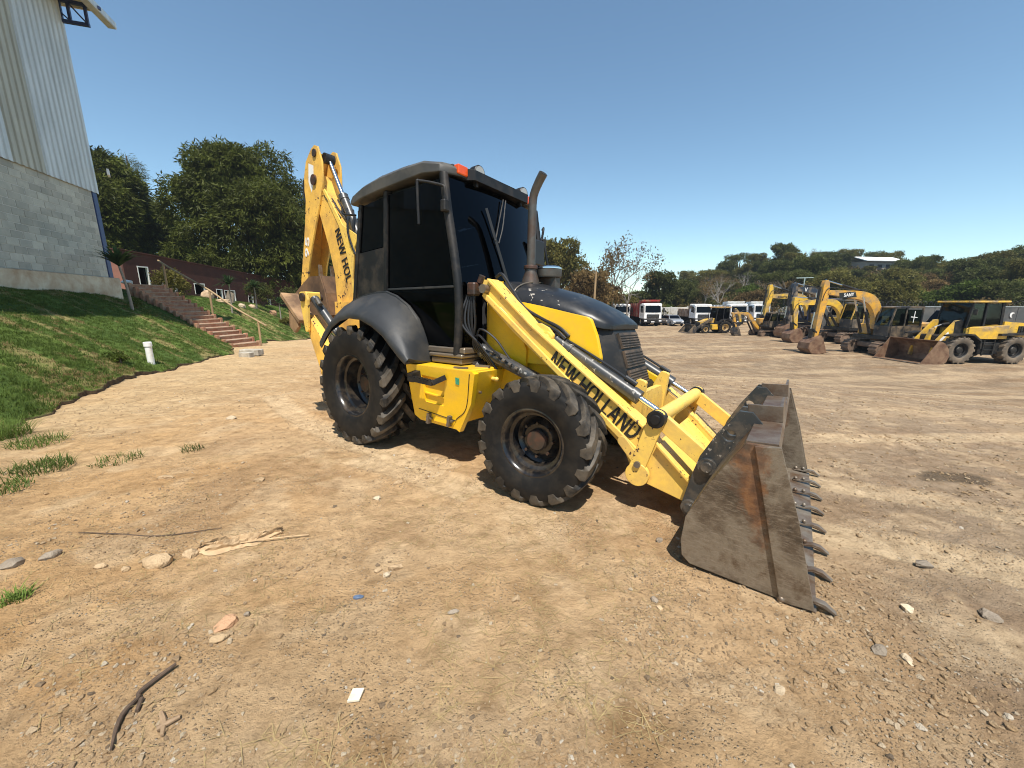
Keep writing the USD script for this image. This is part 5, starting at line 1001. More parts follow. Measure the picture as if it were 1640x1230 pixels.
# ------------------------------------------------------------------ small stones and litter that the photograph shows one by one
def ground_item(name, mesh, m, x, y, dz, label, category, rot=0.0, group=None):
    mm = mesh.copy(); c, s = math.cos(rot), math.sin(rot); v = mm.vertices
    z = float(ground_h(np.array([x]), np.array([y]))[0])
    mm.vertices = np.column_stack([v[:, 0] * c - v[:, 1] * s + x, v[:, 0] * s + v[:, 1] * c + y, v[:, 2] + z + dz])
    return solo(name, mm, m, label, category, group)
G = [('stone', 12, -1.31, 1.50, 0.048, (1.0, 1.05, 0.55), 'redstone', 'reddish flat stone left of centre in the foreground', 0.3),
     ('stone', 13, -1.28, 1.41, 0.036, (1.2, 0.7, 0.5), 'tanstone', 'pale tan stone just below the reddish flat stone', 0.5),
     ('stone', 14, -1.25, 1.56, 0.018, (1, 0.9, 0.8), 'greystone', 'small blackish stone above the reddish flat stone', 0.2),
     ('stone', 15, -1.98, 1.90, 0.065, (1.2, 0.9, 0.75), 'tanstone', 'largest tan stone of the cluster on the left', 0.1),
     ('stone', 16, -1.86, 1.98, 0.042, (1, 0.9, 0.8), 'tanstone', 'middle stone touching the largest tan one on the left', 0.8),
     ('stone', 17, -2.12, 1.86, 0.024, (1, 0.9, 0.8), 'tanstone', 'small stone left of the tan cluster', 0.8),
     ('stone', 18, -2.26, 1.87, 0.030, (1.2, 0.8, 0.6), 'tanstone', 'flat stone at the left end of the tan cluster', 0.1),
     ('stone', 19, -2.75, 1.87, 0.05, (1.3, 0.9, 0.55), 'greystone', 'dark grey rock at the left edge of the picture', 0.4),
     ('stone', 20, -2.63, 1.95, 0.042, (1.2, 0.9, 0.6), 'greystone', 'brownish rock beside the dark grey one at the left edge', 1.2),
     ('stone', 21, 0.73, 1.71, 0.022, (0.8, 1, 0.8), 'greystone', 'dark pebble left below the loader bucket', 0.4),
     ('stone', 22, 0.96, 2.25, 0.026, (1, 0.9, 0.8), 'greystone', 'dark round stone between front wheel and bucket', 0.1),
     ('stone', 23, 0.735, 1.655, 0.018, (1, 0.9, 0.7), 'tanstone', 'small pale pebble under the dark pebble', 0.4),
     ('stone', 24, -0.66, 1.93, 0.038, (1.2, 0.8, 0.7), 'tanstone', 'pale angular stone of the small group below the wheels', 0.3),
     ('stone', 25, -0.75, 1.90, 0.026, (1, 0.9, 0.7), 'tanstone', 'left stone of the small group below the wheels', 0.6),
     ('stone', 26, -0.69, 1.86, 0.024, (1, 0.9, 0.7), 'whitestone', 'whitish stone of the small group below the wheels', 0.9),
     ('stone', 27, 0.02, 1.68, 0.024, (1.2, 0.7, 0.7), 'tanstone', 'light stone in the pair at the centre foreground', 0.9),
     ('stone', 28, -0.28, 1.58, 0.022, (1.5, 0.7, 0.6), 'greystone', 'dark oblong stone in the middle foreground', 0.4),
     ('stone', 29, 1.05, 1.23, 0.026, (1.1, 0.8, 0.6), 'whitestone', 'pale flat stone near the bottom right', 0.4),
     ('stone', 30, 1.62, 1.42, 0.034, (1.2, 0.8, 0.6), 'greystone', 'grey stone in the pair of stones at lower right', 0.4),
     ('stone', 31, 1.70, 1.38, 0.028, (1.2, 0.8, 0.6), 'whitestone', 'white stone in the pair of stones at lower right', 1.4),
     ('stone', 32, 2.35, 1.62, 0.042, (1.1, 0.9, 0.6), 'greystone', 'grey rounded stone in the gravel near the right edge', 1.4),
     ('stone', 33, 2.42, 2.00, 0.045, (1.3, 0.9, 0.5), 'greystone', 'dark stone at the start of the gravel strip on the right', 0.4),
     ('stone', 34, -2.13, 3.02, 0.040, (1.3, 0.8, 0.6), 'tanstone', 'pale stone beside the small twig left of the wheels', 0.2),
     ('stone', 35, -1.05, 2.75, 0.028, (1.2, 0.9, 0.7), 'whitestone', 'light pebble on the open earth left of the front wheel', 0.2),
     ('stone', 36, -2.95, 3.05, 0.045, (1.5, 0.7, 0.6), 'tanstone', 'flat pale stone near the weeds', 0.2),
     ('stone', 37, -0.96, 3.02, 0.035, (1.2, 0.9, 0.6), 'tanstone', 'pale stone on the ground in front of the rear wheel', 0.2),
     ('stone', 38, -3.75, 4.95, 0.06, (1.2, 0.9, 0.6), 'whitestone', 'whitish stone on the path below the lawn', 0.2),
     ('stone', 39, 1.98, 1.66, 0.03, (1.2, 0.9, 0.6), 'whitestone', 'white pebble right of the last bucket tooth', 0.2)]
for n_, seed, x, y, r, sc, mm, lab, rot in G:
    q_ = np.random.default_rng(seed); pts_ = q_.normal(size=(26, 3)); pts_ /= np.linalg.norm(pts_, axis=1)[:, None]; pts_ *= q_.uniform(0.82, 1.08, (26, 1))
    ground_item(n_, hull(pts_ * np.asarray(sc) * r), M[mm], x, y, r * sc[2] * 0.30, lab, 'stone', rot)
M['tile'] = mat('tile_glaze', (0.70, 0.66, 0.52), 0.35, var=0.06, scale=8, dirt=(0.5, 0.4, 0.27), amt=0.2, dscale=20)
ground_item('tile_piece', hull([(-0.022, -0.026, 0), (0.020, -0.020, 0), (0.022, 0.024, 0), (-0.020, 0.022, 0), (-0.022, -0.026, 0.008), (0.020, -0.020, 0.008), (0.022, 0.024, 0.008), (-0.020, 0.022, 0.008)]), M['tile'], -0.58, 1.165, 0.008, 'small square white tile piece in the bottom foreground', 'tile')
M['twig'] = mat('dark_twig', (0.085, 0.055, 0.035), 0.85, var=0.35, scale=20, bump=0.5, bscale=60)
M['deadleaf'] = mat('dry_bark_strip', (0.30, 0.20, 0.115), 0.8, var=0.35, scale=12, bump=0.4, bscale=40)
def gpt(x, y, dz): return (x, y, float(ground_h(np.array([x]), np.array([y]))[0]) + dz)
solo('stick', cat(tube([gpt(-1.335, 1.27, 0.018), gpt(-1.36, 1.21, 0.014), gpt(-1.375, 1.16, 0.016), gpt(-1.365, 1.145, 0.012)], [0.006, 0.008, 0.0075, 0.006], 8, 5), tube([gpt(-1.365, 1.145, 0.012), gpt(-1.365, 1.09, 0.012), gpt(-1.34, 1.04, 0.012), gpt(-1.295, 0.975, 0.010)], [0.006, 0.008, 0.007, 0.003], 8, 5), tube([gpt(-1.35, 1.14, 0.010), gpt(-1.325, 1.095, 0.010)], [0.008, 0.006], 7, 3)), M['twig'], 'crooked dark stick lying in the lower left foreground', 'stick')
solo('stick', cat(tube([gpt(-1.235, 1.09, 0.012), gpt(-1.20, 1.06, 0.010), gpt(-1.17, 1.02, 0.010)], [0.007, 0.010, 0.005], 7, 4), tube([gpt(-1.205, 1.04, 0.01), gpt(-1.16, 1.08, 0.012)], [0.010, 0.007], 7, 3)), M['deadleaf'], 'short broken brown twig right of the crooked stick', 'stick')
solo('stick', tube([gpt(-2.75, 2.2, 0.008), gpt(-2.5, 2.20, 0.006), gpt(-2.2, 2.17, 0.004), gpt(-1.9, 2.28, 0.008)], [0.002, 0.004, 0.004, 0.002], 6, 4), M['twig'], 'long thin twig lying left of the dry bark strips', 'stick')
hu, hv = np.meshgrid(np.linspace(0, 1, 46), np.linspace(-1, 1, 15)); ha, hb = np.array([-1.84, 2.02]), np.array([-1.50, 2.27])
hn = meshkit.fbm(np.stack([hu * 5, hv * 4, 0 * hu], -1), 4, 91); hn2 = meshkit.fbm(np.stack([hu * 6, hv * 9, 0 * hu + 4], -1), 3, 93); hw = 0.062 * (0.45 + np.sin(PI * np.clip(hu * 1.05, 0, 1)) ** 0.7) * (1 - 0.35 * hu)
hx_ = ha[0] + (hb[0] - ha[0]) * hu - 0.59 * hv * hw + 0.05 * (hn - 0.5); hy_ = ha[1] + (hb[1] - ha[1]) * hu + 0.81 * hv * hw + 0.06 * (hn2 - 0.5)
hz_ = ground_h(hx_, hy_) + 0.004 + 0.085 * np.clip(hn - 0.42, 0, 1) * (1 - np.abs(hv) ** 3) + 0.028 * np.abs(np.sin(hv * 7 + hn * 8)) * (1 - hv ** 2)
hi = np.arange(hu.size).reshape(hu.shape)
strips = [tm(np.column_stack([hx_.ravel(), hy_.ravel(), hz_.ravel()]), np.vstack([np.column_stack([hi[:-1, :-1].ravel(), hi[:-1, 1:].ravel(), hi[1:, 1:].ravel()]), np.column_stack([hi[:-1, :-1].ravel(), hi[1:, 1:].ravel(), hi[1:, :-1].ravel()])]))]
M['husk'] = mat('dry_husk', (0.40, 0.27, 0.145), 0.75, var=0.4, scale=9, bump=0.3, bscale=40)
solo('dry_husk', cat(*strips, tube([gpt(-1.72, 2.08, 0.02), gpt(-1.5, 2.16, 0.02), gpt(-1.30, 2.22, 0.014)], 0.0045, 6, 3)), M['husk'], 'crumpled dry brown husk lying left of the machine in the foreground', 'husk')
M['rag'] = mat('blue_plastic', (0.09, 0.13, 0.20), 0.5, var=0.3, scale=30)
ground_item('plastic_scrap', boulder(50, 0.02, (1.2, 0.7, 0.4), 2, 1.0), M['rag'], -0.78, 1.69, 0.004, 'tiny bluish plastic scrap on the earth', 'scrap', 0.3)
# weeds at the foot of the lawn
def weed(seed, n, h, w, spread):
    return tuft(np.random.default_rng(seed), int(n * 2.2), h, w * 0.7, spread * 0.85, 2.0)
for k, (x, y, h, n, sp, lab) in enumerate([(-5.0, 3.85, 0.085, 130, 0.26, 'upper grass clump below the lawn at left'), (-4.2, 3.2, 0.075, 170, 0.26, 'wide grass clump nearest the left edge'), (-4.0, 2.78, 0.06, 110, 0.2, 'low grass clump cut by the left picture edge'), (-2.42, 1.62, 0.04, 50, 0.07, 'tiny grass tuft at the left picture edge'),
        (-3.75, 3.45, 0.06, 60, 0.22, 'thin grass clump right of the wide clump'), (-5.6, 4.0, 0.17, 220, 0.28, 'tall grass clump at the torn corner of the lawn'), (-3.3, 3.75, 0.06, 30, 0.12, 'sparse weed sprig on the earth path')]):
    solo('grass_clump', moved(weed(100 + k, n, h, 0.009, sp), (x, y, float(ground_h(np.array([x]), np.array([y]))[0]))), M['blade'], lab, 'grass clump', smooth=False)

# ------------------------------------------------------------------ trees and plants
def unit(v): return v / np.maximum(np.linalg.norm(v, axis=-1, keepdims=True), 1e-9)
def leaves(c, d, L, W, rng):
    n = len(c); r = rng.normal(size=(n, 3)); s = unit(np.cross(d, r)); L = np.broadcast_to(L, (n,))[:, None]; W = np.broadcast_to(W, (n,))[:, None]
    nn = np.cross(s, d)
    v = np.stack([c, c + d * L * 0.45 + s * W / 2 + nn * W * 0.12, c + d * L, c + d * L * 0.45 - s * W / 2 + nn * W * 0.12], 1).reshape(-1, 3)
    k = np.arange(n)[:, None] * 4
    return v, np.vstack([k + [0, 1, 2], k + [0, 2, 3]])
def crown(rng, lobes, ncl, per, L, W, droop=0.4, shell=0.55, cr=0.25, rough=0.35):
    """leaf clumps spread through a set of ellipsoid lobes: (x, y, z, rx, ry, rz)"""
    lb = np.array(lobes, float); vol = (lb[:, 3] * lb[:, 4] * lb[:, 5]) ** 0.75; pick = rng.choice(len(lb), ncl, p=vol / vol.sum())
    d = unit(rng.normal(size=(ncl, 3))); d[:, 2] = np.where(rng.uniform(size=ncl) < 0.55, np.abs(d[:, 2]), d[:, 2])
    rad = shell + (1 - shell) * rng.uniform(size=ncl) ** 0.6
    rad = rad * (1 + rough * (meshkit.fbm(d * 2.3 + pick[:, None] * 3.7, 3, 7) - 0.5) * 2)
    p = lb[pick, :3] + d * rad[:, None] * lb[pick, 3:]
    cc = np.repeat(p, per, 0); od = np.repeat(d, per, 0)
    ld = unit(od * 0.7 + rng.normal(size=cc.shape) * 0.75 + np.array([0, 0, -droop]))
    cc = cc + rng.normal(size=cc.shape) * cr * 0.5
    return leaves(cc, ld, L * rng.uniform(0.6, 1.25, len(cc)), W * rng.uniform(0.7, 1.2, len(cc)), rng)
def limbs(rng, base, tips, r0, spread=0.4):
    out = []
    for t in tips:
        t = np.asarray(t, float); m = base + (t - base) * 0.5 + rng.normal(size=3) * spread * 0.3; m[2] += 0.1
        out.append(tube([base, m, t], [r0, r0 * 0.6, r0 * 0.15], 6, 3))
    return cat(*out)
def tree(name, label, category, m, trunk, crown_vf, leafm, bark='bark', group=None):
    t = thing(name, label, category, m, group)
    put(t, 'trunk', trunk, M[bark], smooth=True)
    if crown_vf is not None: put(t, 'crown', crown_vf, M[leafm], smooth=False)
    return t
trng = np.random.default_rng(77)
# the two big mango trees behind the red house
def big_tree(seed, H, rx, ry, nlobes, ncl):
    r = np.random.default_rng(seed); lob = [(0, 0, H * 0.56, rx * 0.7, ry * 0.7, H * 0.36)]
    for k in range(nlobes):
        a = r.uniform(0, 2 * PI); e = r.uniform(-0.5, 1.2); R = r.uniform(0.5, 0.74)
        lob.append((math.cos(a) * rx * R * math.cos(e), math.sin(a) * ry * R * math.cos(e), H * 0.55 + H * 0.33 * math.sin(e), rx * r.uniform(0.2, 0.36), ry * r.uniform(0.2, 0.36), H * r.uniform(0.10, 0.19)))
    for k in range(11):
        a = 2 * PI * k / 11; lob.append((math.cos(a) * rx * 0.66, math.sin(a) * ry * 0.66, H * r.uniform(0.20, 0.32), rx * 0.30, ry * 0.30, H * r.uniform(0.10, 0.15)))
    tips = [(l[0] * 0.8, l[1] * 0.8, l[2]) for l in lob[1:9]]
    trunk = cat(tube([(0, 0, -1), (0.1, 0, H * 0.12), (0.0, 0.1, H * 0.3)], [0.5, 0.4, 0.34], 10, 4), limbs(r, np.array([0, 0.1, H * 0.28]), tips, 0.22))
    return trunk, crown(r, lob, ncl, 9, 0.42, 0.105, 0.75, 0.62, 0.28, 0.25)
tr_, cv_ = big_tree(5, 13.8, 7.2, 6.5, 40, 11500)
tree('mango_tree', 'huge dense mango tree directly behind the red house, left of the raised boom', 'tree', mat4(-23.6, 37.2, 1.0), tr_, cv_, 'mango')
tr_, cv_ = big_tree(6, 13.2, 5.4, 5.5, 26, 7000)
tree('mango_tree', 'mango tree with yellowish young leaves beside the corner of the tall hall', 'tree', mat4(-35.5, 34.0, 1.0), tr_, cv_, 'mango')
tr_, cv_ = big_tree(7, 10.6, 5.4, 5, 22, 5600)
tree('mango_tree', 'lower dark mango tree right of the huge one, seen behind the raised boom', 'tree', mat4(-20.5, 47.0, 0.4), tr_, cv_, 'mango')
tr_, cv_ = big_tree(8, 11.0, 4.8, 4.5, 20, 5000)
tree('mango_tree', 'dark mango tree filling the gap between the two larger mango trees', 'tree', mat4(-36.5, 41.0, 0.8), tr_, cv_, 'mango')
r9 = np.random.default_rng(9)
fl = []
for k in range(9): fl.append((r9.uniform(-0.3, 0.3), r9.uniform(-0.3, 0.3), 4.5 + k * 0.85, 2.4 - k * 0.2, 2.4 - k * 0.2, 0.75))
tree('conifer_tree', 'feathery dark conifer top rising behind the mango trees near the hall', 'tree', mat4(-41.8, 46.0, 1.6, s=1.28), tube([(0, 0, -1), (0, 0, 12.0)], [0.3, 0.05], 8, 3, False), crown(r9, fl, 1700, 8, 0.42, 0.035, 0.35, 0.3, 0.3), 'darkgreen')
# palms and shrubs on the slope
def palm(seed, H, n, L, trunk_r=0.035, lean=0.0, W=0.085, emin=0.1):
    r = np.random.default_rng(seed); v, f = [], []
    for i in range(n):
        a = r.uniform(0, 2 * PI); e = r.uniform(emin, 1.52); ln = L * r.uniform(0.75, 1.1); d = np.array([math.cos(a) * math.cos(e), math.sin(a) * math.cos(e), math.sin(e)]); s = np.array([-math.sin(a), math.cos(a), 0]); pts = []
        for t in (0, 0.3, 0.65, 1.0):
            p = np.array([lean, 0, H]) + d * ln * t + np.array([0, 0, -0.42 * ln * t * t]); w = W * (0.5 if t == 0 else 1.0 if t < 0.5 else 0.6 if t < 0.9 else 0.05); pts.append((p - s * w / 2, p + s * w / 2))
        k = len(v)
        for p in pts: v += [p[0], p[1]]
        for j in range(3): f += [[k + 2 * j, k + 2 * j + 1, k + 2 * j + 3], [k + 2 * j, k + 2 * j + 3, k + 2 * j + 2]]
    return tube([(0, 0, -0.2), (lean * 0.4, 0.02, H * 0.5), (lean, 0, H)], [trunk_r * 1.4, trunk_r, trunk_r * 0.9], 8, 4), tm(v, f)
for seed, x, y, H, n, L, lean, lab in [(21, -12.45, 12.9, 1.45, 64, 1.1, -0.16, 'young palm with upright leaves in front of the hall corner, left of the stairs'), (22, -15.2, 21.3, 1.55, 50, 0.95, 0.05, 'small palm right of the handrail, nearest the stairs'), (23, -17.0, 26.2, 1.45, 48, 0.95, 0.0, 'spiky palm in front of the right end of the red house'), (24, -15.9, 26.9, 1.1, 40, 0.85, 0.0, 'low palm nearest the machine on the far lawn')]:
    t_, c_ = palm(seed, H, n, L, lean=lean, emin=0.75 if seed == 21 else 0.15, W=0.10 if seed == 21 else 0.085)
    t = tree('young_palm', lab, 'palm', mat4(x, y, gz_(x, y)), t_, c_, 'palm', 'palebark')
def shrub(seed, r, h, n, L, W):
    q = np.random.default_rng(seed); lob = [(q.uniform(-r, r) * 0.6, q.uniform(-r, r) * 0.6, h * q.uniform(0.35, 0.75), r * 0.5, r * 0.5, h * 0.32) for _ in range(7)]
    stems = cat(*[tube([(0, 0, -0.1), (l[0] * 0.6, l[1] * 0.6, l[2] * 0.6), (l[0], l[1], l[2])], [0.02, 0.012, 0.005], 5, 3) for l in lob])
    return stems, crown(q, lob, n, 6, L, W, 0.1, 0.4, L * 0.6)
for seed, x, y, r, h, n, L, mm, lab in [(31, -8.45, 8.25, 0.20, 0.20, 90, 0.07, 'bright', 'small leafy weed bush on the lawn left of the white pipe'), (32, -17.8, 20.6, 0.6, 1.3, 260, 0.14, 'olive', 'leafy shrub in front of the red house, left of the middle post'), (33, -18.2, 21.8, 0.5, 1.1, 200, 0.13, 'olive', 'narrow shrub left of the rounded tan boulder'),
        (34, -15.0, 28.5, 0.7, 0.8, 300, 0.12, 'drygreen', 'dry scrubby bush on the far lawn by the low palm'), (35, -13.0, 13.6, 0.15, 0.35, 70, 0.06, 'bright', 'little sprout at the foot of the palm by the hall'), (36, -14.6, 25.4, 0.5, 0.5, 220, 0.10, 'olive', 'grey green bush at the foot of the far lawn'), (37, -18.6, 29.5, 1.0, 2.0, 420, 0.16, 'darkgreen', 'tall dark bush against the right part of the red house'), (38, -18.4, 32.8, 1.1, 2.4, 460, 0.16, 'darkgreen', 'dark bush hiding the right end of the red house'), (39, -17.4, 36.0, 1.3, 2.6, 460, 0.18, 'darkgreen', 'dark bush beyond the right end of the red house'), (40, -18.5, 41.0, 2.2, 4.2, 900, 0.24, 'darkgreen', 'tall dark thicket behind the raised boom of the large backhoe'), (42, -25.6, 45.5, 3.2, 7.0, 1500, 0.3, 'darkgreen', 'tall dark thicket between the big mango trees, beyond the red house'), (41, -21.8, 42.5, 2.4, 4.6, 900, 0.24, 'darkgreen', 'dark thicket beyond the far end of the red house')]:
    s_, c_ = shrub(seed, r, h, n, L, L * 0.38)
    t = thing('shrub', lab, 'shrub', mat4(x, y, gz_(x, y) + 0.03)); put(t, 'stems', s_, M['bark'], smooth=True); put(t, 'foliage', c_, M[mm], smooth=False)

# wooded hillside: a handful of built trees, each repeated as single trees
def proto_round(seed, H, R, ncl, L=0.34, W=0.17, trunk=0.16, flat=1.0):
    r = np.random.default_rng(seed); lob = [(0, 0, H * 0.62, R * 0.6, R * 0.6, H * 0.24 * flat)]
    for k in range(13):
        a = r.uniform(0, 2 * PI); rr2 = R * r.uniform(0.35, 0.75); lob.append((math.cos(a) * rr2, math.sin(a) * rr2, H * r.uniform(0.42, 0.86), R * r.uniform(0.22, 0.38), R * r.uniform(0.22, 0.38), H * r.uniform(0.07, 0.14) * flat))
    tips = [(l[0], l[1], l[2]) for l in lob[1:8]]
    tk = cat(tube([(0, 0, -0.8), (r.uniform(-.1, .1), 0, H * 0.2), (0.05, 0.05, H * 0.42)], [trunk * 1.3, trunk, trunk * 0.8], 7, 3), limbs(r, np.array([0, 0, H * 0.36]), tips, trunk * 0.6))
    return tk, crown(r, lob, ncl, 7, L, W, 0.25, 0.5, 0.35, 0.3)
def proto_umbrella(seed, H, R, ncl):
    r = np.random.default_rng(seed); lob = []
    for k in range(14):
        a = r.uniform(0, 2 * PI); q = R * math.sqrt(r.uniform(0, 1)) * 0.85; lob.append((math.cos(a) * q, math.sin(a) * q, H * (0.86 - 0.16 * (q / R) ** 2) + r.uniform(-.2, .2), R * 0.26, R * 0.26, H * 0.07))
    tk = cat(tube([(0, 0, -0.8), (0.1, 0, H * 0.3), (0, 0, H * 0.5)], [0.2, 0.15, 0.12], 7, 3), limbs(r, np.array([0, 0, H * 0.48]), [(l[0] * .9, l[1] * .9, l[2]) for l in lob], 0.09))
    return tk, crown(r, lob, ncl, 6, 0.3, 0.12, 0.1, 0.45, 0.3, 0.3)
def proto_bare(seed, H, R, leafy=0):
    r = np.random.default_rng(seed); out = []; ends = []
    def grow(p, d, L, rad, lvl):
        q = p + d * L; m = p + d * L * 0.5 + r.normal(size=3) * L * 0.06
        out.append(tube([p, m, q], [rad, rad * 0.8, rad * 0.6], 5 if lvl else 7, 2)); ends.append(q)
        if lvl < 4:
            for _ in range(3 if lvl else 5):
                nd = unit(d + r.normal(size=3) * (0.55 if lvl else 0.5) + np.array([0, 0, 0.12])); grow(q if r.uniform() < .6 else m, nd, L * r.uniform(0.5, 0.78), rad * 0.55, lvl + 1)
    grow(np.array([0, 0, -0.5]), np.array([0.03, 0, 1.0]), H * 0.42, 0.14, 0)
    cv = None
    if leafy:
        E_ = np.array(ends[5:]); c = np.repeat(E_, leafy, 0) + r.normal(size=(len(E_) * leafy, 3)) * 0.28
        cv = leaves(c, unit(r.normal(size=c.shape)), 0.26 * r.uniform(.6, 1.2, len(c)), 0.12, r)
    return cat(*out), cv
def proto_cone(seed, H, R):
    r = np.random.default_rng(seed); lob = [(0, 0, H * (0.12 + 0.09 * k), R * (1 - 0.09 * k), R * (1 - 0.09 * k), H * 0.04) for k in range(10)]
    return tube([(0, 0, -.5), (0, 0, H)], [0.16, 0.03], 7, 2, False), crown(r, lob, 900, 7, 0.34, 0.06, 0.35, 0.35, 0.2, 0.2)
PROTO = {'round': [(proto_round(201, 7.0, 3.4, 1150), 'darkgreen'), (proto_round(202, 6.4, 3.7, 1150), 'olive'), (proto_round(203, 6.0, 3.6, 1150), 'bright'), (proto_round(204, 8.2, 3.2, 1150), 'olive'), (proto_round(205, 5.2, 3.4, 1000), 'drygreen'), (proto_round(206, 7.4, 3.8, 1250), 'darkgreen')],
         'umbrella': [(proto_umbrella(211, 8.0, 4.2, 900), 'darkgreen'), (proto_umbrella(212, 7.0, 4.6, 900), 'olive')],
         'bare': [(proto_bare(221, 8, 3, 0), None), (proto_bare(222, 7, 3, 3), 'drygreen'), (proto_bare(223, 8, 3, 9), 'drygreen')], 'cone': [(proto_cone(231, 6.5, 1.7), 'darkgreen')]}
LABK = {('round', 0): ('dark_leafy_tree', 'dark green rounded tree in the wood behind the yard'), ('round', 1): ('olive_tree', 'olive green bushy tree in the wood behind the yard'), ('round', 2): ('bright_green_tree', 'fresh green bushy tree in the wood behind the yard'),
        ('round', 3): ('tall_olive_tree', 'tall olive green tree in the wood behind the yard'), ('round', 4): ('dry_bushy_tree', 'brownish dry bushy tree in the wood behind the yard'), ('round', 5): ('broad_dark_tree', 'broad dark tree in the wood behind the yard'),
        ('umbrella', 0): ('umbrella_tree', 'flat crowned dark tree standing on the hill ridge'), ('umbrella', 1): ('umbrella_tree', 'flat crowned olive tree standing on the hill ridge'), ('bare', 0): ('bare_tree', 'leafless grey tree in the wood behind the yard'), ('bare', 1): ('bare_tree', 'almost leafless tree with a few brown leaves behind the yard'), ('bare', 2): ('thin_dry_tree', 'thin tree with dry brown foliage behind the yard'), ('cone', 0): ('conifer_tree', 'narrow dark conifer on the wooded hill')}
FIRST = {}
def plant_tree(kind, i, x, y, s=1.0, label=None, zs=1.0, dz=0.0):
    rot = trng.uniform(0, 2 * PI); c, t = math.cos(rot), math.sin(rot)
    m = mat4(x, y, gz_(x, y) - 0.1 + dz, (c, t, 0), (-t, c, 0), (0, 0, 1), s=(s, s, s * zs))
    (tk, cv), lm = PROTO[kind][i]; name, lab = LABK[(kind, i)]
    if not label:
        az = math.degrees(math.atan2(x, y))
        lab = lab.replace(' with a few brown leaves', '').replace(' in the wood behind the yard', '').replace(' behind the yard', '').replace(' standing on the hill ridge', '').replace(' on the wooded hill', '')
        lab += (' in the front row of the wood' if y < 67 else ' low on the wooded hill' if y < 82 else ' high on the wooded hill') + (' above the trucks' if az < 27 else ' above the excavators' if az < 42 else ' above the wheel loader')
    grp = None if label else lab + ', alike'
    if (kind, i) not in FIRST:
        FIRST[(kind, i)] = tree(name, label or lab, 'tree', m, tk, cv, lm, 'palebark' if kind == 'bare' else 'bark', grp)
    else:
        copy_of(FIRST[(kind, i)], name, label or lab, 'tree', m, grp)
def at_px(u, y, ):                                        # x on the ray's azimuth at distance y along the view
    return (u - 820) / 618.0 * (0.9785 * y - 0.2062 * 4)
NAMED = [('round', 3, 895, 58, 1.42, 1.1, 'tall leafy tree just right of the exhaust stack behind the bonnet'), ('bare', 2, 985, 56, 1.35, 1.12, 'tall thin tree with reddish brown leaves left of the sky gap'), ('bare', 0, 1008, 55, 1.05, 1.0, 'bare twiggy grey tree right of the reddish brown one'),
         ('bare', 1, 938, 60, 1.45, 1.0, 'sparse grey tree between the two tall trees behind the bonnet'), ('round', 4, 948, 54, 1.3, 1.15, 'brownish leafy tree behind the wooden post'), ('round', 0, 1063, 66, 1.08, 1.15, 'dark tree rising above the red truck'), ('round', 5, 1098, 72, 0.92, 1.0, 'broad dark tree above the truck with the brown tipper body'),
         ('umbrella', 0, 1180, 112, 1.15, 1.0, 'lone flat crowned tree on the left end of the ridge'), ('umbrella', 1, 1322, 120, 1.25, 0.9, 'first of the two broad flat crowned trees on the ridge'), ('umbrella', 0, 1370, 122, 1.5, 0.85, 'largest flat crowned dark tree on the ridge'), ('bare', 1, 1402, 122, 1.2, 0.85, 'thin grey tree right of the largest flat crown on the ridge'),
         ('round', 5, 1455, 122, 1.35, 0.9, 'dense dark round tree on the ridge right of the white roof'), ('umbrella', 1, 1512, 126, 1.1, 1.0, 'flat topped ragged tree on the ridge near the bare one'), ('bare', 0, 1575, 112, 1.35, 0.8, 'wide bare tree standing out on the right ridge'), ('cone', 0, 1487, 70, 0.95, 1.05, 'narrow dark conifer in front of the hill at the right'),
         ('round', 2, 1545, 47, 0.95, 0.92, 'big fresh green tree behind the wheel loader'), ('round', 2, 1500, 50, 0.8, 0.9, 'fresh green tree left of the bigger one behind the loader'), ('round', 1, 1430, 50, 0.98, 0.95, 'wide pale olive bush tree behind the black cab'), ('round', 1, 1395, 56, 0.85, 0.9, 'pale olive tree behind the excavator with white letters'), ('round', 0, 1252, 92, 1.02, 1.15, 'twin topped dark tree highest on the left ridge'), ('round', 5, 1285, 72, 1.05, 0.95, 'broad dark tree above the navy excavator arm'), ('round', 1, 1330, 62, 1.05, 0.95, 'broad olive tree behind the excavators, near the middle')]
for kind, i, u, y, s, zs, lab in NAMED:
    plant_tree(kind, i, at_px(u, y), y, s, lab, zs)
# the wood itself
k = 0
for y0, step in ((63, 3.6), (69, 4.2), (76, 4.8), (84, 5.2), (93, 5.6), (103, 6.0), (113, 6.0)):
    xa, xb = at_px(860, y0), at_px(1720, y0)
    x = xa
    while x < xb:
        az = math.degrees(math.atan2(x, y0))
        if y0 < 80 or az > 22:
            q = trng.uniform()
            kind, i = ('round', int(trng.choice([0, 0, 1, 1, 2, 3, 4, 5]))) if q < 0.80 else ('umbrella', int(trng.integers(0, 2))) if q < 0.89 else ('bare', int(trng.integers(0, 3))) if q < 0.98 else ('cone', 0)
            s = trng.uniform(0.62, 0.95) * (1.15 if y0 > 100 else 1.0 if y0 > 80 else 0.8 if az < 24 and y0 < 66 else 0.95)
            uu = 820 + 618 * x / (0.9785 * y0 - 0.8)
            if 1345 < uu < 1440 and 66 < y0 < 99: s *= 0.55
            if s > 0:
                plant_tree(kind, i, x + trng.uniform(-1.2, 1.2), y0 + trng.uniform(-2, 2), s)
        x += step * trng.uniform(0.75, 1.25)
for u, y, s in ((1600, 40, 0.7), (1630, 43, 0.8), (1580, 52, 0.85), (1625, 55, 0.9), (1660, 47, 0.9), (1560, 60, 0.9), (1480, 60, 0.8), (1530, 66, 0.9), (1600, 68, 1.0), (1650, 66, 1.0)):
    plant_tree('round', int(trng.choice([0, 3, 4, 5])), at_px(u, y), y, s)
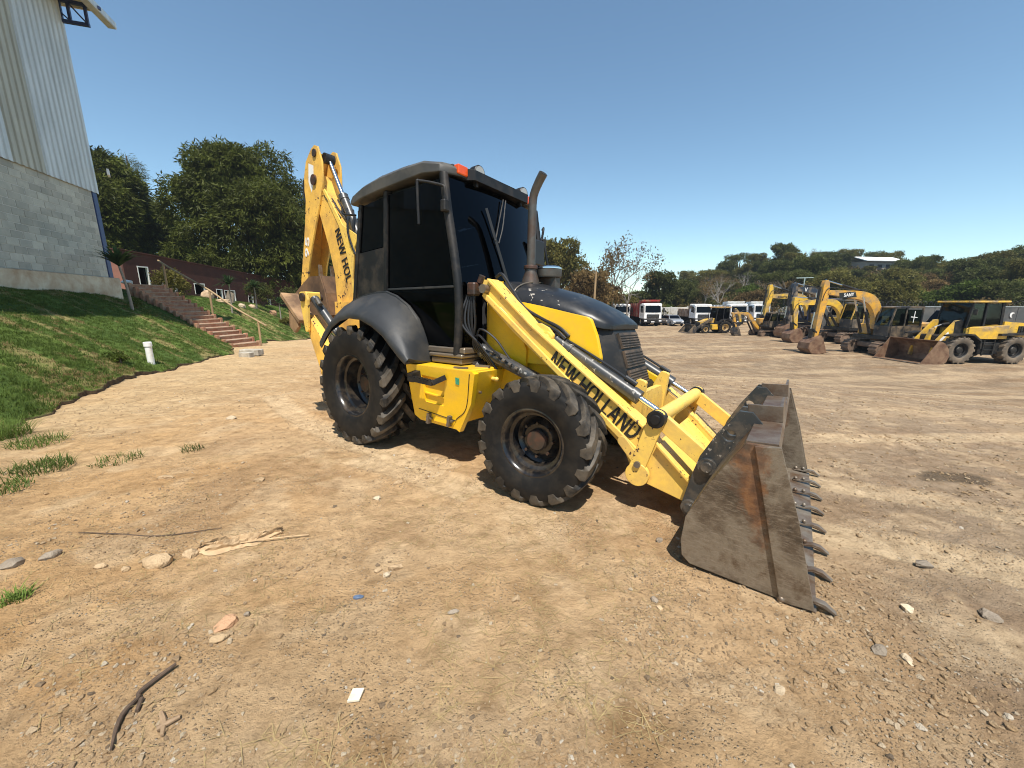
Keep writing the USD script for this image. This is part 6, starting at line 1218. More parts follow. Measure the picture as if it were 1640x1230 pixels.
for u, y, s in ((868, 62, 0.9), (886, 66, 0.75), (915, 63, 0.7), (965, 64, 0.72), (1000, 66, 0.6), (1025, 64, 0.55)):
    plant_tree('round', int(trng.choice([0, 1, 3])), at_px(u, y), y, s)
# understorey that hides the hill's earth
def scrub_mass():
    r = np.random.default_rng(300); n = 15000
    yy = 61.5 + 62 * r.uniform(size=n) ** 1.2; az0 = np.radians(r.uniform(2, 54, n)); xx = yy * np.tan(az0)
    ok = (np.hypot(xx, yy) < 150) & (xx < 175); xx, yy = xx[ok], yy[ok]
    return xx, yy, r
sx_, sy_, sr_ = scrub_mass()
bq = [crown(np.random.default_rng(310 + k), [(0, 0, 0.5, 1.0, 1.0, 0.55), (0.5, 0.3, 0.7, 0.6, 0.6, 0.4), (-0.4, 0.2, 0.6, 0.6, 0.6, 0.5)], 90, 6, 0.30, 0.15, 0.1, 0.4, 0.3, 0.4) for k in range(3)]
keep2 = sr_.uniform(size=len(sx_)) < 0.32; sx_, sy_ = sx_[keep2], sy_[keep2]; n_ = len(sx_)
instancer('/World/scrub', [tm(*b) for b in bq], [M['olive'], M['darkgreen'], M['drygreen']], np.column_stack([sx_, sy_, base_h(sx_, sy_) - 0.1]), zquat(sr_.uniform(0, 6.28, n_)), np.repeat(sr_.uniform(0.8, 1.9, n_)[:, None], 3, 1), sr_.integers(0, 3, n_), 'low scrub covering the hillside under the trees', 'scrub')
# house and sheds on the hill
M['roofwhite'] = mat('white_roof', (0.66, 0.65, 0.62), 0.5, var=0.06)
M['farwall'] = mat('far_wall', (0.30, 0.25, 0.21), 0.8, var=0.15)
hx = at_px(1390, 92)
HH = thing('hill_house', 'house with a long white gabled roof among the hillside trees', 'house', mat4(hx, 92, gz_(hx, 92) + 1.3, heading=0.12))
put(HH, 'wall', box(-4.3, 4.3, -2.5, 2.5, -3, 2.6), M['farwall'], smooth=False)
for k in range(4): put(HH, 'window', box(-3.4 + 2.1 * k, -2.3 + 2.1 * k, -2.56, -2.5, 0.6, 1.9), M['darkroom'], smooth=False)
put(HH, 'roof', [plate([(-5, -3.2, 2.6), (5, -3.2, 2.6), (5, 0, 3.7), (-5, 0, 3.7)], 0.15), plate([(-5, 3.2, 2.6), (5, 3.2, 2.6), (5, 0, 3.7), (-5, 0, 3.7)], 0.15)], M['roofwhite'], smooth=False)
hx = at_px(1392, 112)
H2 = thing('hill_building', 'pale flat building above the white roofed house on the hill', 'house', mat4(hx, 112, gz_(hx, 112) + 4.2))
put(H2, 'wall', box(-4, 4, -2, 2, -3, 2.0), M['farwall'], smooth=False)
put(H2, 'roof', box(-4.5, 4.5, -2.4, 2.4, 2.0, 2.25), M['roofwhite'], smooth=False)
for k in range(4): put(H2, 'window', box(-3.3 + 1.9 * k, -2.3 + 1.9 * k, -2.06, -2.0, 0.3, 1.4), M['darkroom'], smooth=False)

# ------------------------------------------------------------------ machines parked on the lower yard
def paint(name, c, dirt=(0.25, 0.18, 0.11), amt=0.3, rough=0.42): return mat(name, c, rough, var=0.1, scale=2, dirt=dirt, amt=amt, dscale=1.6, chip=(0.08, 0.06, 0.04), chip_t=0.84, chip_scale=12, bevel=0.012)
M['orangeyellow'] = paint('orange_yellow_paint', (0.62, 0.31, 0.03))
M['goldyellow'] = paint('golden_yellow_paint', (0.68, 0.40, 0.03))
M['navyblue'] = paint('navy_blue_paint', (0.012, 0.020, 0.036), amt=0.15)
M['blueblack'] = paint('blue_paint', (0.012, 0.028, 0.085), amt=0.15)
M['greyblack'] = paint('charcoal_paint', (0.022, 0.023, 0.025), amt=0.2)
M['trackmud'] = mat('muddy_track', (0.085, 0.062, 0.045), 0.7, var=0.3, scale=4, dirt=(0.20, 0.13, 0.085), amt=0.4, dscale=3, bump=0.4, bscale=20)
M['rustbucket'] = mat('rusty_bucket', (0.12, 0.060, 0.035), 0.55, var=0.3, scale=3, dirt=(0.24, 0.15, 0.09), amt=0.35, dscale=2.5, bump=0.3, bscale=25, metal=0.2)
M['brownbody'] = mat('brown_tipper', (0.21, 0.13, 0.085), 0.7, var=0.25, scale=2, dirt=(0.34, 0.25, 0.18), amt=0.35, dscale=1.5)
M['redbody'] = paint('red_paint', (0.30, 0.018, 0.016), amt=0.2)
M['cabwhite'] = mat('white_cab_paint', (0.74, 0.74, 0.73), 0.35, var=0.04, dirt=(0.5, 0.43, 0.34), amt=0.15, dscale=2, coat=0.3)
M['silver'] = mat('silver_car_paint', (0.50, 0.51, 0.52), 0.3, metal=0.5, var=0.03, coat=0.5)
M['dullchrome'] = mat('dull_chrome', (0.6, 0.6, 0.6), 0.25, metal=1.0, var=0.05)
M['headlamp'] = mat('head_lamp', (0.75, 0.75, 0.74), 0.12, var=0.05, coat=0.5)
M['yellowrim'] = paint('yellow_rim', (0.60, 0.40, 0.14), amt=0.3)
def ribbon(pts, w0, y0, y1):
    """a beam along a polyline in (x, z), its depth given at each point"""
    P = np.asarray(pts, float)[:, :2]; W = np.asarray(pts, float)[:, 2]; T = np.gradient(P, axis=0); T /= np.linalg.norm(T, axis=1, keepdims=True); N = np.column_stack([-T[:, 1], T[:, 0]])
    Q = spline(np.column_stack([P, W, N]), 4)
    a = Q[:, :2] + Q[:, 3:] * Q[:, 2:3] / 2; b = Q[:, :2] - Q[:, 3:] * Q[:, 2:3] / 2
    return loft([[(p[0], y0, p[1]), (p[0], y1, p[1]), (q[0], y1, q[1]), (q[0], y0, q[1])] for p, q in zip(a, b)])
def excavator(name, label, x, y, z, s, boomc, bodyc, cabc, boom, arm, bucket, bw=0.95, text=None, band=False, track=3.0, trackr=0.40, gauge=1.0, bodyl=2.3, cab=(0.9, -0.97, 1.15, 2.95), bucketc='rustbucket', tape=False, cabframe=None, heading=PI):
    t = thing(name, label, 'excavator', mat4(x, y, z, heading=heading, s=s))
    def E(n, m, c, sm=35): return put(t, n, m, M[c], smooth=sm)
    for side in (-1, 1):
        tk = group_part(t, 'track')
        L, r = track / 2 - trackr, trackr; outer = sg.LineString([(-L, r), (L, r)]).buffer(r, quad_segs=8)
        put(tk, 'belt', prism(outer.difference(sg.LineString([(-L, r), (L, r)]).buffer(r - 0.06, quad_segs=8)), side * gauge - 0.26, side * gauge + 0.26), M['trackmud'])
        per = 4 * L + 2 * PI * r; sh = []
        for k in range(34):
            d = per * k / 34
            if d < 2 * L: px, pz, nx, nz = -L + d, 2 * r, 0, 1
            elif d < 2 * L + PI * r: a = (d - 2 * L) / r; px, pz, nx, nz = L + r * math.sin(a), r + r * math.cos(a), math.sin(a), math.cos(a)
            elif d < 4 * L + PI * r: px, pz, nx, nz = L - (d - 2 * L - PI * r), 0, 0, -1
            else: a = (d - 4 * L - PI * r) / r; px, pz, nx, nz = -L - r * math.sin(a), r - r * math.cos(a), -math.sin(a), -math.cos(a)
            sh.append(bar((px + nx * 0.02, side * gauge - 0.27, pz + nz * 0.02), (px + nx * 0.02, side * gauge + 0.27, pz + nz * 0.02), 0.09, 0.045, up=(nx, 0, nz)))
        put(tk, 'track_shoes', sh, M['trackmud'], smooth=False, kind='stuff')
        put(tk, 'frame', box(-L, L, side * gauge - 0.18, side * gauge + 0.18, r * 0.55, r * 1.35, 0.03), M['dark'])
        for xx in (-L, L): put(tk, 'drive_wheel', cyl((xx, side * gauge - 0.2, r), (xx, side * gauge + 0.2, r), r * 0.78, 20), M['trackmud'])
        for q in range(5): put(tk, 'roller', cyl((-L * 0.75 + q * L * 0.375, side * gauge - 0.2, 0.16), (-L * 0.75 + q * L * 0.375, side * gauge + 0.2, 0.16), 0.11, 12), M['dark'])
    E('undercarriage', [box(-0.9, 0.9, -gauge + 0.2, gauge - 0.2, 0.42, 0.75, 0.05), cyl((0, 0, 0.7), (0, 0, 1.0), 0.6, 24)], 'trackmud')
    E('deck', box(-bodyl + 0.2, 0.95, -1.18, 1.18, 0.95, 1.18, 0.03), 'dark')
    E('engine_cover', [box(-bodyl + 0.35, -0.98, -1.15, 1.15, 1.18, 2.0, 0.08), box(-1.0, 0.7, -1.15, -0.35, 1.18, 1.85, 0.06)], bodyc)
    E('counterweight', hull([(-bodyl + 0.4, yy * 1.15, zz) for yy in (-1, 1) for zz in (0.98, 1.95)] + [(-bodyl, yy * 0.75, zz) for yy in (-1, 1) for zz in (1.05, 1.9)]), bodyc)
    for q in range(3): E('side_vent', box(-1.9 + q * 0.3, -1.7 + q * 0.3, 1.15, 1.165, 1.3, 1.75), 'dark', False)
    xf, xb, z0, z1 = cab; cy0, cy1 = 0.22, 1.2
    for nm_, q_ in zip(('cab_base', 'cab_roof'), [prism([(xb, z0), (xf, z0), (xf + 0.02, z0 + 0.65), (xb, z0 + 0.65)], cy0, cy1), prism([(xb, z1 - 0.12), (xf - 0.22, z1 - 0.12), (xf - 0.24, z1 - 0.03), (xf - 0.34, z1), (xb + 0.06, z1), (xb, z1 - 0.05)], cy0 - 0.02, cy1 + 0.02)]): E(nm_, q_, cabc)
    post = cabframe or cabc
    for yy in (cy0 + 0.03, cy1 - 0.03):
        for q_ in [bar((xf, yy, z0 + 0.6), (xf - 0.22, yy, z1 - 0.1), 0.06, 0.07, (0, 1, 0)), bar((xf - 0.85, yy, z0), (xf - 0.85, yy, z1 - 0.1), 0.06, 0.09, (0, 1, 0)), bar((xb + 0.05, yy, z0), (xb + 0.05, yy, z1 - 0.1), 0.06, 0.09, (0, 1, 0))]: E('cab_post', q_, post)
    E('cab_window', plate([(xf - 0.02, cy1 - 0.02, z0 + 0.65), (xf - 0.81, cy1 - 0.02, z0 + 0.65), (xf - 0.81, cy1 - 0.02, z1 - 0.13), (xf - 0.22, cy1 - 0.02, z1 - 0.13)], 0.01), 'pane', False)
    E('cab_window', plate([(xf - 0.90, cy1 - 0.02, z0 + 0.75), (xb + 0.12, cy1 - 0.02, z0 + 0.75), (xb + 0.12, cy1 - 0.02, z1 - 0.2), (xf - 0.90, cy1 - 0.02, z1 - 0.2)], 0.01), 'pane', False)
    E('cab_windscreen', plate([(xf + 0.01, cy0 + 0.06, z0 + 0.65), (xf + 0.01, cy1 - 0.06, z0 + 0.65), (xf - 0.22, cy1 - 0.06, z1 - 0.12), (xf - 0.22, cy0 + 0.06, z1 - 0.12)], 0.01), 'pane', False)
    E('cab_seat', [box(xf - 1.25, xf - 0.7, cy0 + 0.25, cy1 - 0.25, z0 + 0.3, z0 + 0.65, 0.05), box(xf - 1.35, xf - 1.2, cy0 + 0.25, cy1 - 0.25, z0 + 0.5, z1 - 0.45, 0.05)], 'interior')
    E('hand_rail', tube([(xf - 0.05, cy1 + 0.05, z0), (xf - 0.03, cy1 + 0.06, z0 + 0.5), (xf - 0.05, cy1 + 0.05, z0 + 0.9)], 0.02, 6, 3), 'dark')
    if tape: E('window_tape', [bar((xf - 1.35, cy1 - 0.008, z0 + 0.85), (xf - 1.35, cy1 - 0.008, z1 - 0.28), 0.01, 0.04, (1, 0, 0)), bar((xf - 1.15, cy1 - 0.004, z0 + 1.18), (xf - 1.55, cy1 - 0.004, z0 + 1.14), 0.01, 0.05)], 'white_letter', False)
    by = -0.12; bo = 0.17
    E('boom', ribbon(boom, None, by - bo, by + bo), boomc)
    E('dipper', ribbon(arm, None, by - 0.14, by + 0.14), boomc)
    B2 = np.asarray(boom, float); A2 = np.asarray(arm, float); n = len(B2)
    kn = B2[n // 2]; 
    p0 = np.array([B2[n // 2][0], by, B2[n // 2][1] + B2[n // 2][2] * 0.55]); p1 = np.array([A2[0][0], by, A2[0][1]]); dd = p1 - p0
    c = group_part(t, 'arm_cylinder'); put(c, 'barrel', cyl(p0, p0 + dd * 0.55, 0.07, 14), M['dark']); put(c, 'rod', cyl(p0 + dd * 0.55, p1, 0.042, 12), M['dullchrome'])
    for yy in (by - 0.30, by + 0.30):
        c = group_part(t, 'boom_cylinder'); f0 = np.array([B2[0][0] + 0.55, yy, B2[0][1] - 0.25]); m_ = B2[max(1, n // 2)]; f1 = np.array([m_[0] + 0.15, yy, m_[1] - 0.05]); d2 = f1 - f0
        put(c, 'barrel', cyl(f0, f0 + d2 * 0.6, 0.08, 14), M['dark']); put(c, 'rod', cyl(f0 + d2 * 0.6, f1, 0.045, 12), M['dullchrome'])
    q0, q1 = A2[1], A2[-1]; d = (q1 - q0)[:2]; nr = np.array([-d[1], d[0]]) / np.hypot(*d); 
    if nr[0] < 0: nr = -nr
    k0 = np.array([q0[0] + nr[0] * 0.28, by, q0[1] + nr[1] * 0.28 - 0.15]); k1 = np.array([q1[0] + nr[0] * 0.30, by, q1[1] + 0.55]); d3 = k1 - k0
    c = group_part(t, 'bucket_cylinder'); put(c, 'barrel', cyl(k0, k0 + d3 * 0.6, 0.065, 14), M['dark']); put(c, 'rod', cyl(k0 + d3 * 0.6, k1, 0.04, 12), M['dullchrome'])
    bp_ = np.asarray(bucket, float)
    E('bucket_link', [bar(k1, (q1[0], by, q1[1] + 0.32), 0.30, 0.09), bar(k1, (bp_[1][0], by, bp_[1][1]), 0.26, 0.09)], 'dark')
    b = group_part(t, 'bucket')
    for side in (-1, 1): put(b, 'side_plate', prism(bp_, by + side * bw / 2 - 0.015, by + side * bw / 2 + 0.015), M[bucketc])
    nb = len(bp_) - 2
    put(b, 'shell', [plate([(bp_[i][0], by - bw / 2, bp_[i][1]), (bp_[i][0], by + bw / 2, bp_[i][1]), (bp_[i + 1][0], by + bw / 2, bp_[i + 1][1]), (bp_[i + 1][0], by - bw / 2, bp_[i + 1][1])], 0.03) for i in range(0, nb)], M[bucketc])
    tip, pre = bp_[nb], bp_[nb - 1]; dv = (tip - pre) / np.hypot(*(tip - pre))
    for k in range(5):
        yy = by - bw / 2 + 0.06 + k * (bw - 0.12) / 4
        put(b, 'tooth', loft([[(tip[0], yy - 0.05, tip[1] - 0.03), (tip[0], yy + 0.05, tip[1] - 0.03), (tip[0], yy + 0.05, tip[1] + 0.03), (tip[0], yy - 0.05, tip[1] + 0.03)], [(tip[0] + dv[0] * 0.18, yy - 0.03, tip[1] + dv[1] * 0.18 - 0.01), (tip[0] + dv[0] * 0.18, yy + 0.03, tip[1] + dv[1] * 0.18 - 0.01), (tip[0] + dv[0] * 0.18, yy + 0.03, tip[1] + dv[1] * 0.18 + 0.01), (tip[0] + dv[0] * 0.18, yy - 0.03, tip[1] + dv[1] * 0.18 + 0.01)]]), M['steel'])
    E('hose', [tube([(B2[n // 2][0] - 0.2, by + 0.1, B2[n // 2][1] + 0.35), (B2[-2][0], by + 0.12, B2[-2][1] + 0.28), (A2[0][0] - 0.25, by + 0.16, A2[0][1] - 0.45), (A2[1][0] + 0.05, by + 0.17, A2[1][1] - 0.5), (A2[1][0] + 0.16, by + 0.16, A2[1][1] - 1.0)], 0.022, 6, 4)], 'hose')
    if text:
        txt, tx, tz, th, tl, ang, tc_ = text
        e1, e2 = (-math.cos(ang), 0, -math.sin(ang)), (-math.sin(ang) * 1.0, 0, math.cos(ang))
        if band: E('lettering_band', plate([(tx + 0.22, by + bo + 0.004, tz - 0.09 + 0.22 * math.tan(ang)), (tx - tl - 0.20, by + bo + 0.004, tz - 0.09 - (tl + 0.2) * math.tan(ang)), (tx - tl - 0.05, by + bo + 0.004, tz + th + 0.07 - (tl + 0.05) * math.tan(ang)), (tx + 0.30, by + bo + 0.004, tz + th + 0.07 + 0.3 * math.tan(ang))], 0.004), 'letter', False)
        E('lettering', lettering(txt, th, (tx, by + bo + 0.008, tz), e1, e2, 0.004, True, tl), tc_, False)
    return t
BOOM = [(0.55, 1.55, 0.32), (0.62, 2.4, 0.46), (1.05, 3.2, 0.58), (1.75, 3.55, 0.52), (2.8, 3.68, 0.40), (3.92, 3.78, 0.26)]
ARM = [(4.10, 4.50, 0.16), (4.08, 4.25, 0.34), (4.06, 3.6, 0.42), (4.14, 2.6, 0.36), (4.24, 1.0, 0.22)]
BUCK = [(4.15, 1.12), (4.50, 0.98), (4.82, 0.68), (4.88, 0.34), (4.62, 0.05), (4.15, 0.02), (3.70, 0.10), (4.0, 0.85)]
excavator('excavator', 'orange yellow excavator with white boom letters and a black cab, nearest excavator', 23.3, 24.3, -1.75, 1.0, 'orangeyellow', 'orangeyellow', 'greyblack', BOOM, ARM, BUCK, text=('SANY', 2.98, 3.50, 0.19, 0.62, -0.10, 'white_letter'), band=True, tape=True)
excavator('excavator', 'golden yellow excavator with a yellow framed cab behind the one with white letters', 26.95, 31.2, -1.75, 1.07, 'goldyellow', 'goldyellow', 'greyblack', [(0.5, 1.5, 0.3), (0.7, 2.3, 0.4), (1.3, 2.9, 0.48), (2.1, 3.0, 0.42), (3.0, 2.95, 0.36), (4.0, 2.9, 0.25)], [(4.25, 3.35, 0.16), (4.18, 3.05, 0.32), (4.14, 2.6, 0.34), (4.05, 1.9, 0.30), (3.9, 0.95, 0.2)], [(3.8, 1.05), (4.15, 0.95), (4.5, 0.65), (4.55, 0.34), (4.3, 0.05), (3.9, 0.02), (3.4, 0.10), (3.65, 0.8)], cabframe='goldyellow')
excavator('excavator', 'navy blue excavator with a brown bucket set down before the orange small one' , 28.45, 35.2, -1.75, 1.16, 'navyblue', 'orangeyellow', 'greyblack', [(0.55, 1.55, 0.32), (0.58, 2.4, 0.44), (0.80, 3.1, 0.54), (1.25, 3.5, 0.5), (1.95, 3.68, 0.40), (2.72, 3.72, 0.26)], [(2.90, 4.2, 0.2), (2.89, 3.95, 0.36), (2.87, 3.3, 0.46), (2.91, 2.5, 0.40), (2.99, 1.0, 0.24)], [(2.9, 1.12), (3.2, 1.05), (3.5, 0.75), (3.6, 0.4), (3.45, 0.1), (3.05, 0.02), (2.3, 0.06), (2.65, 0.7)], bw=1.3, text=('V', 2.2, 3.56, 0.26, 0.22, -0.06, 'white_letter'))
excavator('excavator', 'yellow excavator with dark letters and a blue body, behind the small excavator', 31.5, 40.6, -1.75, 1.22, 'goldyellow', 'blueblack', 'blueblack', [(0.6, 1.5, 0.32), (0.8, 2.3, 0.46), (1.3, 2.9, 0.55), (2.0, 3.12, 0.5), (3.0, 3.12, 0.40), (3.9, 3.1, 0.26)], [(4.15, 4.05, 0.2), (4.10, 3.8, 0.34), (4.06, 3.2, 0.40), (4.2, 2.3, 0.34), (4.3, 1.0, 0.22)], BUCK, text=('KOMATSU', 3.5, 2.98, 0.16, 0.85, 0.02, 'letter'))
excavator('excavator', 'small orange excavator with a black cab and low dipper, next to the far backhoe loader', 24.75, 37.7, -1.75, 0.89, 'orangeyellow', 'orangeyellow', 'greyblack', [(0.9, 0.75, 0.24), (1.3, 1.15, 0.28), (1.85, 1.85, 0.34), (2.3, 2.3, 0.36), (2.9, 2.42, 0.26), (3.75, 2.42, 0.18)], [(4.0, 2.5, 0.14), (3.88, 2.4, 0.24), (3.75, 2.0, 0.26), (3.6, 1.5, 0.22), (3.4, 0.95, 0.16)], [(3.3, 1.0), (3.6, 0.92), (3.78, 0.6), (3.75, 0.28), (3.55, 0.04), (3.2, 0.02), (2.9, 0.06), (3.1, 0.7)], bw=0.6, track=2.7, trackr=0.3, gauge=0.85, bodyl=1.5, cab=(0.72, -1.0, 0.98, 2.55), bucketc='greyblack')

# the wheel loader at the right edge
WL = thing('wheel_loader', 'yellow wheel loader with a wide rusty bucket, at the right edge of the yard', 'wheel loader', mat4(23.33, 21.2, -1.75, heading=PI, s=1.0825))
def W(n, m, c, sm=35): return put(WL, n, m, M[c], smooth=sm)
M['loadertyre'] = mat('dusty_loader_tyre', (0.075, 0.060, 0.045), 0.75, var=0.25, scale=4, dirt=(0.16, 0.12, 0.08), amt=0.4, dscale=3, bump=0.3, bscale=30)
for x in (0.0, -2.60):
    for s in (-1, 1):
        wheel(WL, x, s * 0.93, 0.66, 0.67, 0.46, 0.34, 0.06, 16, 0.22 * -s, 0.16, 0.16, 0.08, s, 0.10, mats=('loadertyre', 'loadertyre', 'dark', 'dark'))
W('front_frame', [box(-0.85, 0.45, -0.5, 0.5, 0.5, 1.35, 0.05), cyl((0, -0.8, 0.66), (0, 0.8, 0.66), 0.16, 16), prism([(-0.65, 1.3), (-0.1, 1.3), (-0.05, 2.0), (-0.35, 2.1), (-0.7, 1.7)], -0.56, -0.5), prism([(-0.65, 1.3), (-0.1, 1.3), (-0.05, 2.0), (-0.35, 2.1), (-0.7, 1.7)], 0.5, 0.56)], 'dark')
W('rear_frame', [box(-3.6, -0.9, -0.62, 0.62, 0.45, 1.15, 0.05), cyl((-2.6, -0.8, 0.66), (-2.6, 0.8, 0.66), 0.16, 16), box(-2.0, -1.0, 0.55, 0.98, 0.45, 1.05, 0.04)], 'dark')
W('access_ladder', [bar((-1.15, 1.02, 0.4), (-1.15, 1.02, 1.15), 0.03, 0.05), bar((-1.65, 1.02, 0.4), (-1.65, 1.02, 1.15), 0.03, 0.05)] + [bar((-1.15, 1.02, z), (-1.65, 1.02, z), 0.10, 0.03) for z in (0.45, 0.68, 0.92)], 'dark')
for s in (-1, 1):
    W('lift_arm', prism([(-0.30, 2.08), (-0.10, 2.05), (0.62, 1.12), (0.80, 0.50), (0.82, 0.28), (0.62, 0.24), (0.45, 0.62), (0.22, 1.02), (-0.38, 1.85)], s * 0.50 - 0.05, s * 0.50 + 0.05), 'goldyellow')
    W('front_arch', prism([(0.55, 1.38), (0.1, 1.46), (-0.45, 1.44), (-0.85, 1.15), (-0.90, 0.75), (-0.84, 0.75), (-0.80, 1.1), (-0.42, 1.37), (0.1, 1.40), (0.55, 1.32)], s * 0.72, s * 1.17), 'dark')
    W('rear_arch', prism([(-1.75, 1.36), (-3.4, 1.40), (-3.4, 1.50), (-1.75, 1.46)], s * 0.65, s * 1.15), 'dark')
    c = group_part(WL, 'lift_cylinder'); put(c, 'barrel', cyl((-0.55, s * 0.42, 1.0), (0.0, s * 0.42, 1.0), 0.07, 14), M['dark']); put(c, 'rod', cyl((0.0, s * 0.42, 1.0), (0.4, s * 0.42, 0.85), 0.04, 12), M['dullchrome'])
W('arm_label', plate([(0.52, 0.556, 1.10), (0.18, 0.556, 1.52), (0.12, 0.556, 1.42), (0.44, 0.556, 1.02)], 0.004), 'white_letter', False)
W('tilt_lever', prism([(0.25, 1.75), (0.45, 1.6), (0.70, 0.75), (0.55, 0.7)], -0.09, 0.09), 'goldyellow')
c = group_part(WL, 'tilt_cylinder'); put(c, 'barrel', cyl((-0.55, 0, 1.9), (0.0, 0, 1.82), 0.085, 14), M['dark']); put(c, 'rod', cyl((0.0, 0, 1.82), (0.33, 0, 1.70), 0.045, 12), M['dullchrome'])
W('cross_arm', cyl((0.35, -0.5, 0.95), (0.35, 0.5, 0.95), 0.10, 16), 'goldyellow')
b = group_part(WL, 'loader_bucket', label='wide rusty brown bucket of the wheel loader')
wb = [(1.24, 1.13), (0.92, 1.0), (0.70, 0.72), (0.62, 0.38), (0.70, 0.10), (0.90, 0.0), (1.95, 0.0)]
for i in range(len(wb) - 1): pass
put(b, 'shell', [plate([(wb[i][0], -1.2, wb[i][1]), (wb[i][0], 1.2, wb[i][1]), (wb[i + 1][0], 1.2, wb[i + 1][1]), (wb[i + 1][0], -1.2, wb[i + 1][1])], 0.03) for i in range(len(wb) - 1)], M['rustbucket'], smooth=40)
for s in (-1, 1): put(b, 'side_plate', prism(wb, s * 1.215 - 0.015, s * 1.215 + 0.015), M['rustbucket'])
put(b, 'cutting_edge', box(1.80, 2.02, -1.22, 1.22, 0.016, 0.046, 0.006), M['steel'])
W('cab_base', [box(-2.25, -0.55, -0.72, 0.72, 1.15, 1.72, 0.05), hull([(-0.6, 0.3, 1.2), (-0.6, 0.75, 1.2), (-0.6, 0.3, 1.75), (-0.6, 0.75, 1.75), (-2.2, 0.3, 1.2), (-2.2, 1.0, 1.2), (-2.2, 0.3, 1.85), (-2.2, 1.0, 1.85), (-1.2, 1.0, 1.2), (-1.2, 1.0, 1.7)])], 'goldyellow')
for s in (-1, 1):
    for q_ in [bar((-0.48, s * 0.68, 1.70), (-0.62, s * 0.66, 2.90), 0.07, 0.07), bar((-1.25, s * 0.70, 1.70), (-1.25, s * 0.68, 2.90), 0.08, 0.10), bar((-2.12, s * 0.70, 1.70), (-2.05, s * 0.68, 2.90), 0.08, 0.10)]: W('cab_post', q_, 'dark')
    W('cab_window', plate([(-0.52, s * 0.69, 1.74), (-1.21, s * 0.70, 1.74), (-1.21, s * 0.68, 2.86), (-0.64, s * 0.67, 2.86)], 0.01), 'pane', False)
    W('cab_window', plate([(-1.30, s * 0.70, 1.9), (-2.06, s * 0.70, 1.9), (-2.02, s * 0.68, 2.84), (-1.30, s * 0.68, 2.84)], 0.01), 'pane', False)
W('cab_windscreen', plate([(-0.46, -0.64, 1.74), (-0.46, 0.64, 1.74), (-0.60, 0.62, 2.88), (-0.60, -0.62, 2.88)], 0.01), 'pane', False)
W('cab_rear_window', plate([(-2.14, -0.64, 1.9), (-2.14, 0.64, 1.9), (-2.08, 0.62, 2.86), (-2.08, -0.62, 2.86)], 0.01), 'pane', False)
W('cab_roof', [box(-2.25, -0.42, -0.82, 0.82, 2.91, 3.0, 0.03)], 'goldyellow')
W('cab_seat', [box(-1.7, -1.2, -0.25, 0.25, 1.75, 1.95, 0.04), box(-1.8, -1.66, -0.25, 0.25, 1.85, 2.55, 0.04)], 'interior')
W('steering_column', cyl((-0.75, 0, 1.7), (-0.95, 0, 2.15), 0.04, 10), 'interior')
W('mirror', [box(-0.55, -0.50, 0.80, 0.98, 2.35, 2.6, 0.01), bar((-0.55, 0.7, 2.7), (-0.53, 0.9, 2.6), 0.02, 0.02)], 'dark')
W('rear_bonnet', hull([(-2.2, s * 0.78, z) for s in (-1, 1) for z in (1.2, 2.02)] + [(-3.85, s * 0.72, z) for s in (-1, 1) for z in (1.15, 1.9)] + [(-3.95, s * 0.6, 1.5) for s in (-1, 1)]), 'goldyellow')
for k in range(5): W('vent_slat', box(-3.55 + k * 0.13, -3.47 + k * 0.13, 0.75, 0.785, 1.45, 1.80), 'dark', False)
W('counterweight', box(-4.1, -3.5, -0.85, 0.85, 0.6, 1.3, 0.08), 'goldyellow')

# the far backhoe loader
FB = thing('backhoe_loader', 'small yellow and black backhoe loader far off, parked before the white trucks', 'backhoe loader', mat4(22.2, 41.5, -1.75, heading=PI, s=0.97))
def F_(n, m, c, sm=35): return put(FB, n, m, M[c], smooth=sm)
for s in (-1, 1):
    wheel(FB, 0, s * 0.85, 0.66, 0.66, 0.42, 0.34, 0.05, 16, 0.35 * -s, 0.14, 0.11, 0.07, s, 0.09, rim_col='yellowrim')
    wheel(FB, 2.05, s * 0.85, 0.44, 0.44, 0.32, 0.22, 0.04, 16, 0.35 * -s, 0.12, 0.09, 0.05, s, 0.07, rim_col='yellowrim')
    F_('wheel_arch', prism([(-0.75, 1.0), (-0.55, 1.35), (-0.1, 1.52), (0.4, 1.48), (0.75, 1.2), (0.85, 0.95), (0.78, 0.92), (0.66, 1.14), (0.36, 1.38), (-0.1, 1.42), (-0.5, 1.27), (-0.69, 0.97)], s * 0.62, s * 1.08), 'dark')
    F_('loader_arm', prism([(1.2, 1.65), (1.35, 1.68), (2.6, 0.85), (3.25, 0.25), (3.1, 0.15), (2.45, 0.62), (1.2, 1.4)], s * 0.55 - 0.06, s * 0.55 + 0.06), 'greyblack')
    for q_ in [bar((0.95, s * 0.70, 1.2), (0.80, s * 0.68, 2.7), 0.07, 0.07), bar((0.15, s * 0.70, 1.2), (0.15, s * 0.68, 2.7), 0.07, 0.08), bar((-0.5, s * 0.70, 1.2), (-0.42, s * 0.68, 2.7), 0.07, 0.08)]: F_('cab_post', q_, 'dark')
    F_('cab_window', plate([(0.90, s * 0.70, 1.3), (0.19, s * 0.70, 1.3), (0.19, s * 0.68, 2.66), (0.78, s * 0.68, 2.66)], 0.01), 'tint', False)
    F_('cab_window', plate([(0.11, s * 0.70, 1.6), (-0.47, s * 0.70, 1.6), (-0.40, s * 0.68, 2.66), (0.11, s * 0.68, 2.66)], 0.01), 'tint', False)
F_('chassis', [box(-0.8, 2.3, -0.5, 0.5, 0.5, 1.1, 0.04), box(-0.5, 1.0, -0.7, 0.7, 0.85, 1.25, 0.03)], 'dark')
